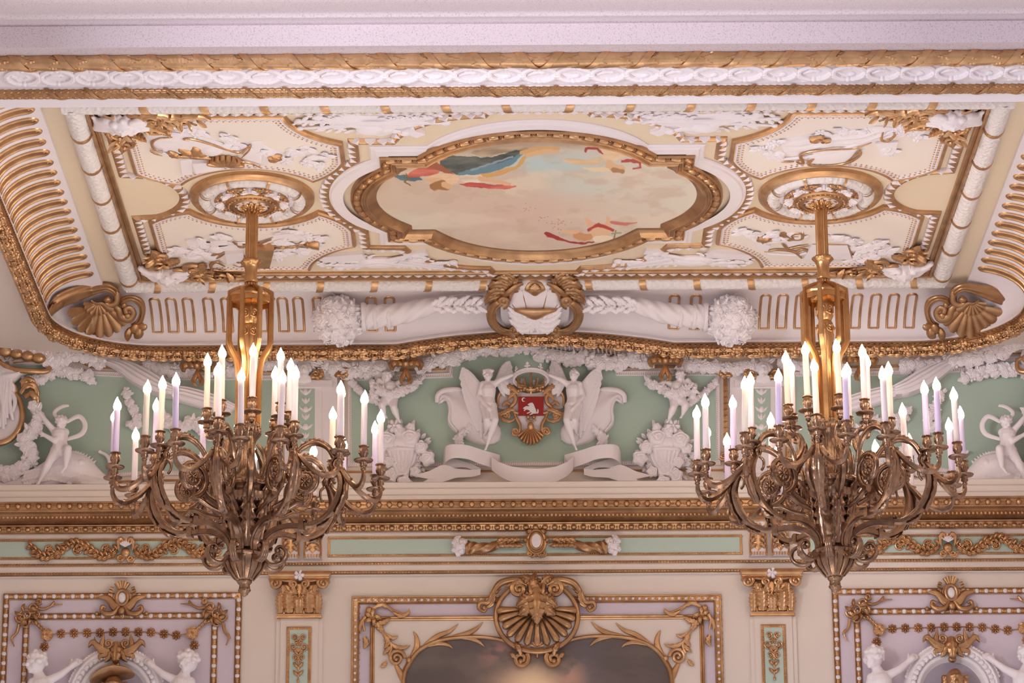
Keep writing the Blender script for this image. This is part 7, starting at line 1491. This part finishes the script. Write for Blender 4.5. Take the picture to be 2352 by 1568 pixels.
    for e in (-1, 1):
        Q = lambda L, w=26: [(274 + e * (x - 274), y, w) for x, y in L]
        for L, w in ((Q([(280, 1500), (296, 1504), (308, 1490), (304, 1458)]), 7), (Q([(286, 1502), (308, 1500), (322, 1484), (326, 1466)]), 6), (Q([(290, 1500), (312, 1492), (330, 1478), (339, 1490)]), 9), (Q([(284, 1504), (300, 1508), (312, 1512), (310, 1522)]), 7)): leaf(mb, f, L, w, 0.5, 3, w0=18)
        volute(mb, f, (274 + e * 20, 1482), 10, 2, 1.4, PI / 2, e, 3.4, 2.2, w=26); leaf(mb, f, Q([(274 + 3, 1482), (274 + 8, 1500), (274 + 18, 1516), (274 + 26, 1526)], 28), 9, 0.6, 4)
    leaf(mb, f, [(274, 1478, 28), (274, 1500, 34), (274, 1522, 38), (274, 1534, 30)], 14, 0.5, 4, m=13); ball(mb, f, (274, 1530, 26), (10, 8, 8), 10, 8); mb.build('gilt_acanthus', GOLDD, U, smooth=40)
    # bust
    U = empty('portrait_bust', f((274, 1600, 20)), 'gilt bust of a bearded person in a wide tilted hat inside the left niche' if hat else 'gilt bust of a bald person with curly side hair inside the right niche', 'bust'); mb = MB(); c = (272, 1588, 44) if hat else (276, 1584, 44)
    head(mb, f, c, 27, (0, 0.12, 1), hair='none'); cap(mb, f, (c[0], c[1] + 26, c[2] - 6), (c[0], c[1] + 50, c[2] - 12), 15, 22); cap(mb, f, (c[0] - 40, c[1] + 64, c[2] - 14), (c[0] + 40, c[1] + 64, c[2] - 14), 24, 24); rnd = random.Random(2)
    for i in range(46):
        e = rnd.choice((-1, 1)); ball(mb, f, (c[0] + e * rnd.uniform(19, 27), c[1] + rnd.uniform(-12, 20), c[2] + rnd.uniform(-14, 6)), rnd.uniform(4, 6.5), 8, 6)
    for e in (-1, 1): cap(mb, f, (c[0] + e * 3, c[1] - 9, c[2] + 25), (c[0] + e * 14, c[1] - 8, c[2] + 19), 2.6, 2.0)
    sculpt('head', mb, GOLDD, U, 0.006, 1)
    if hat:
        mb = MB(); g = fsub(f, (268, 1562, 44), -0.16)
        A_ = np.linspace(0, 2 * PI, 48, endpoint=False); rr = np.array([0, 14, 22, 24, 40, 50, 52, 48, 26]); hh = np.array([-24, -23, -14, -3, -2, -5, -2, 1, 2])
        G = np.stack([rr[:, None] * np.cos(A_)[None], hh[:, None] + (-(rr[:, None] * 0.16) * np.sin(A_)[None]) + 0.1 * rr[:, None] * np.cos(2 * A_)[None] * (rr[:, None] > 30), rr[:, None] * 0.72 * np.sin(A_)[None]], -1); mb.grid(g(G), closed_v=True, caps=True); mb.build('hat', GOLDD, U, smooth=50)
    # cherubs at the niche
    for e in (-1, 1):
        if e > 0 and not hat: hx = 452
        else: hx = 440 if e > 0 else 93
        g = f if e < 0 else fmirror(f, 266.5 if hat else 270); mb = MB(); J = dict(head=(93, 1523, 40), neck=(100, 1545, 36), chest=(108, 1574, 36), waist=(112, 1605, 36), hips=(114, 1640, 36), shL=(88, 1566, 38), elL=(74, 1600, 40), haL=(80, 1640, 40), shR=(122, 1562, 38), elR=(150, 1548, 40), haR=(176, 1526, 34), hipL=(104, 1650, 36), knL=(96, 1700, 44), anL=(100, 1750, 36), toL=(100, 1762, 44), hipR=(124, 1650, 36), knR=(130, 1700, 44), anR=(128, 1750, 36), toR=(130, 1762, 44))
        body(mb, shift(g, 0, 8), J, 24, (-0.75, 0.05, 0.65) if e < 0 else (0.55 if hat else 0.5, 0.05, 0.8), 'curls', 40 + e, 0.98)
        for i in range(30): a = i * 2.4; ball(mb, shift(g, 0, 8), (97 + 20 * math.cos(a) * (i % 3) / 2.2, 1514 + 15 * math.sin(a) * (i % 2) - 4, 42 + 12 * math.cos(i)), 6.5, 8, 6)
        o = sculpt('cherub', mb, WHITEC, None, 0.006, 1); tag(o, 'white curly haired cherub reaching to the niche, %s side of the %s bust' % ('left' if e < 0 else 'right', 'hatted' if hat else 'bald'), 'statue')
# ================= COVE SCULPTURE =================
def frame_tilt(yref, Yr, k, xk=-999):
    def f(P):
        P = np.asarray(P, float); r = _ray(P[..., 0], P[..., 1]); Y = Yr + (P[..., 1] - yref) * k - np.maximum(0, xk - P[..., 0]) * 0.0035; r = r * (Y / r[..., 1])[..., None]
        n = np.array([0, -0.85, -0.5]) * PXM; r = r + P[..., 2:3] * n; r[..., 2] += CAMZ; return r
    return f
MC = 1228.5
zK = zoomer(0, 380, 3.335)
for s in (-1, 1):
    fb = frame_tilt(690, 22.46, 0.0035, 215); f = fb if s < 0 else fmirror(fb, MC); nm = SN[s]
    T = empty('corner_shell', f((235, 700, 0)), 'large gold scallop shell with rolled scrolls filling the %s back corner of the cove' % nm, 'corner ornament')
    mb = MB(); shell(mb, f, (232, 696, 4), 76, 0.13, PI - 0.10, 9, 0.24, 0.13, n=14, ell=1.0, r0=0.1, cup=0.12); mb.build('shell', GOLDD, T, smooth=50)
    mb = MB(); shell(mb, f, (228, 690, 22), 30, 0.1, PI + 0.1, 9, 0.3, 0.12, n=8, ell=1.1); tube(mb, f, cr([(214, 684, 34), (226, 690, 38), (240, 690, 38), (250, 700, 34), (262, 706, 30)], 6), [2, 3.4, 4, 5, 7], 8)
    ball(mb, f, (250, 683, 30), (11, 8, 10), 12, 8); mb.build('inner_shell', GOLDD, T, smooth=50)
    mb = MB()
    def swirl(A, B, bul, w0=-20, fo=2, fa=2.0): loft(mb, f, np.array(cr(A, 8)), np.array(cr(B, 8)), 14, bul, fo, fa, w0=None)
    swirl([(112, 700, 0), (130, 676, 8), (170, 656, 14), (214, 648, 20), (250, 645, 22), (276, 660, 20), (278, 684, 14)], [(118, 726, 4), (146, 704, 12), (184, 688, 18), (220, 672, 26), (248, 664, 30), (262, 672, 28), (262, 688, 20)], 12)
    for i in range(4): tube(mb, f, cr([(150 - i * 8, 682 + i * 5, 16), (142 - i * 8, 696 + i * 6, 22), (126 - i * 5, 708 + i * 6, 16), (112 - i * 2, 716 + i * 3, 8)], 5), [5, 6.5, 6, 3], 9)
    swirl([(272, 690, 22), (286, 676, 26), (306, 672, 26), (330, 682, 22), (337, 706, 18), (330, 736, 12), (316, 752, 6)], [(284, 700, 26), (292, 690, 30), (306, 686, 32), (320, 698, 28), (322, 716, 22), (314, 732, 16), (300, 742, 10)], 12)
    tube(mb, f, cr([(262, 694, 24), (276, 706, 30), (282, 722, 28), (300, 728, 26), (310, 714, 26), (302, 702, 28), (292, 704, 30), (294, 714, 32)], 7), [6, 8, 9, 9, 7, 6, 6, 6], 12); ball(mb, f, (288, 696, 28), 7, 10, 8); ball(mb, f, (296, 722, 26), 10, 10, 8)
    tube(mb, f, cr([(262, 660, 22), (272, 674, 26), (270, 690, 28), (256, 696, 30), (244, 690, 30), (246, 680, 30), (256, 678, 32)], 7), [8, 9, 8, 7, 6, 5, 5], 12)
    for L, w in (([(318, 744, 12), (332, 748, 18), (338, 742, 14)], 9), ([(312, 748, 12), (320, 762, 20), (310, 774, 12)], 12), ([(304, 750, 10), (296, 764, 18), (294, 782, 8)], 9)): leaf(mb, f, L, w, 0.8, 1, deep=0.05, n=14, curl=2)
    ball(mb, f, (312, 752, 14), (12, 14, 12), 12, 8); mb.build('rolled_scrolls', GOLDD, T, smooth=60)
    # cornucopia
    fb = frame_tilt(735, 22.52, 0.002); f = fb if s < 0 else fmirror(fb, MC - 0.5)
    T = empty('cornucopia', f((900, 720, 0)), 'large white twisted cornucopia spilling roses in the cove %s of the shell cartouche' % nm, 'cornucopia')
    mb = MB(); P = cr([(832, 727, 4), (850, 726, 4), (885, 724, 4), (930, 718, 2), (975, 706, 0), (1020, 696, -2), (1060, 690, -3), (1112, 688, -4)], 12); tube(mb, f, P, [31, 27, 25, 24, 20, 15, 11, 9], 26, flute=5, fl=0.07, twist=11)
    for x, r in ((836, 33), (862, 28.5), (893, 26.5)): tube(mb, f, [(x - 5, 727, 4), (x - 3, 727, 4), (x + 3, 726, 4), (x + 5, 726, 4)], [r - 4, r, r, r - 4], 26)
    mb.build('horn', WHITE, T, smooth=60)
    mb = MB(); rnd = random.Random(8)
    for k in range(9): x = 990 + k * 13; leaf(mb, f, [(x, 700, 10), (x + 10, 690 - (k % 2) * 6, 18), (x + 26, 684 - (k % 3) * 4, 12)], 7, 0.8, 4); leaf(mb, f, [(x, 700, 10), (x + 12, 706 + (k % 2) * 6, 16), (x + 28, 706 + (k % 3) * 5, 10)], 7, 0.8, 4)
    mb.build('horn_leaves', WHITEC, T, smooth=45)
    mb = MB(); ball(mb, f, (776, 735, 0), (56, 54, 50), 20, 14); mb.build('blossom_core', WHITEC, T)
    n = 62
    for i in range(n):
        y = 1 - 2 * (i + 0.5) / n; a = i * 2.39996; rr = math.sqrt(1 - y * y); d = np.array([rr * math.cos(a), y, rr * math.sin(a)])
        if d[2] < -0.35: continue
        c = np.array([776, 735, 0]) + d * np.array([53, 51, 50]); r = rnd.uniform(8, 13) if i % 7 else 18; mb = MB()
        (rose if i % 3 else daisy)(mb, f, c, r, d, *((rnd.randrange(90), rnd.choice([5, 6]), 0.6) if i % 3 else (6, 0, 0.45))); mb.build('blossom', WHITEC, T, smooth=45)
    mb = MB()
    for i in range(130):
        y = rnd.uniform(-1, 1); a = rnd.uniform(0, 6.3); rr = math.sqrt(1 - y * y); d = np.array([rr * math.cos(a), y, rr * math.sin(a)])
        if d[2] < -0.3: continue
        t = nv(np.cross(d, [rnd.uniform(-1, 1), rnd.uniform(-1, 1), rnd.uniform(-1, 1)])); sleaf(mb, f, np.array([776, 735, 0]) + d * np.array([54, 52, 50]), t + d * 0.7, rnd.uniform(11, 17), rnd.uniform(3.5, 5.5), d, 0.8)
    mb.build('leaves', WHITEC, T, smooth=45)
# ---- central shell cartouche ----
fb = frame_tilt(690, 22.42, 0.004)
T = empty('shell_cartouche', fb((MC, 700, 0)), 'gold and white shell cartouche with beaded scrolls at the centre of the back cove', 'cartouche')
c3 = lambda L, w: np.array([(x, y, w) for x, y in cr(L, 8)])
mb = MB(); loft(mb, fb, c3([(1164, 692), (1178, 662), (1205, 650), (MC, 648), (1252, 650), (1279, 662), (1293, 692)], 4), c3([(1180, 706), (1192, 712), (1208, 716), (MC, 724), (1249, 716), (1265, 712), (1277, 706)], 12), 16, 14, 0, 0, w0=-30, taper=False); mb.build('white_shell', WHITE, T, smooth=60)
mb = MB()
for x0, y0, x1, y1 in ((1198.7, 662, 1210, 706), (1258.3, 662, 1247, 706), (1171.6, 686, 1184, 707), (1285.4, 686, 1273, 707)): tube(mb, fb, cr([(x0, y0, 14), ((x0 + x1) / 2, (y0 + y1) / 2, 22), (x1, y1, 22)], 6), 1.2, 6)
loft(mb, fb, c3([(1199, 657), (1212, 644), (MC, 640), (1245, 644), (1258, 657)], 12), c3([(1201, 662), (1214, 669), (MC, 678), (1243, 669), (1256, 662)], 18), 12, 12, 0, 0, w0=-4)
for e in (-1, 1):
    g = fb if e < 0 else fmirror(fb, MC); loft(mb, g, c3([(1162, 685), (1166, 664), (1180, 651), (1198, 647)], 12), c3([(1173, 688), (1179, 674), (1188, 665), (1200, 661)], 18), 10, 10, 0, 0, w0=-4)
leaf(mb, fb, [(MC, 672, 30), (MC, 660, 33), (MC, 646, 28)], 15, 0.3, 4)
A = c3([(1180, 706), (1200, 704), (MC, 704), (1257, 704), (1279, 706)], 22); B = c3([(1182, 711), (1202, 718), (MC, 728), (1255, 718), (1277, 711)], 22); A[:, 2] += 12 * np.sin(np.linspace(0, PI, len(A))); B[:, 2] += 12 * np.sin(np.linspace(0, PI, len(B))); loft(mb, fb, A, B, 9, 6, w0=0)
mb.build('gilt_scallops', GOLD, T, smooth=50)
mb = MB(); rnd = random.Random(6)
for e in (-1, 1):
    for L, w in (([(4, 725), (20, 732), (40, 728), (62, 712)], 13), ([(2, 732), (18, 742), (38, 742), (60, 730)], 13), ([(0, 738), (14, 750), (30, 754), (46, 748)], 12), ([(10, 718), (30, 720), (50, 712), (64, 700)], 8), ([(0, 730), (6, 748), (10, 762)], 9)): leaf(mb, fb, [(MC + e * x, y, 14 + 8 * (1 - x / 64)) for x, y in L], w, 0.6, 5, m=11, curl=3)
ball(mb, fb, (MC, 738, 4), (50, 24, 18), 16, 10); mb.build('white_acanthus', WHITEC, T, smooth=45)
plate(MB(), fb, [(1205, 630), (1252, 630), (1246, 648), (MC, 654), (1211, 648)], -6, 14).build('white_keystone', WHITE, T, smooth=False)
plate(MB(), fb, cr([(1150, 700), (1160, 660), (1200, 646), (1257, 646), (1297, 660), (1307, 700), (1300, 745), (1257, 765), (1200, 765), (1157, 745)], 5, True), -30, 0).build('white_ground', WHITE, T, smooth=False)
for e in (-1, 1):
    g = fb if e < 0 else fmirror(fb, MC); mb = MB()
    A = cr([(1152, 680, 24), (1134, 686, 24), (1119, 704, 20), (1117, 726, 16), (1126, 748, 12), (1146, 764, 10), (1170, 768, 12)], 8); B = cr([(1156, 692, 30), (1148, 696, 32), (1138, 708, 30), (1136, 724, 26), (1142, 740, 22), (1156, 752, 18), (1176, 756, 18)], 8); loft(mb, g, A, B, 10, 8, w0=-20)
    tube(mb, g, B + [0, 0, 2], 2.6, 8); egg_row(mb, lambda P, g=g: g(np.asarray(P) + np.array([3.2, 0, 0])), B[:, :2], 4.2, 1.8, 30, half=False)
    for c, r, w, tr in (((1155, 688), 11, 32, 6.5), ((1183, 758), 12, 16, 6.0)): volute(mb, g, c, r, 3, 1.4, PI / 2, -1 if w > 20 else 1, tr, 4, w=w)
    for L, w in (([(1172, 668), (1150, 664), (1130, 668), (1112, 690)], 13), ([(1176, 662), (1156, 650), (1136, 650), (1116, 664)], 13), ([(1182, 656), (1164, 640), (1148, 636), (1132, 644)], 12), ([(1188, 652), (1176, 634), (1164, 628), (1152, 630)], 10), ([(1186, 668), (1184, 648), (1190, 634)], 9), ([(1164, 674), (1140, 676), (1122, 684), (1114, 698)], 9)): leaf(mb, g, [(x, y, 22 + 6 * math.sin(i * PI / 3)) for i, (x, y) in enumerate(L)], w, 0.6, 5, m=13, curl=-3)
    tube(mb, g, cr([(1156, 676, 26), (1170, 664, 32), (1186, 652, 30), (1200, 646, 24)], 6), [5, 7, 6, 4], 10); mb.build('gilt_scroll', GOLDD, T, smooth=50)
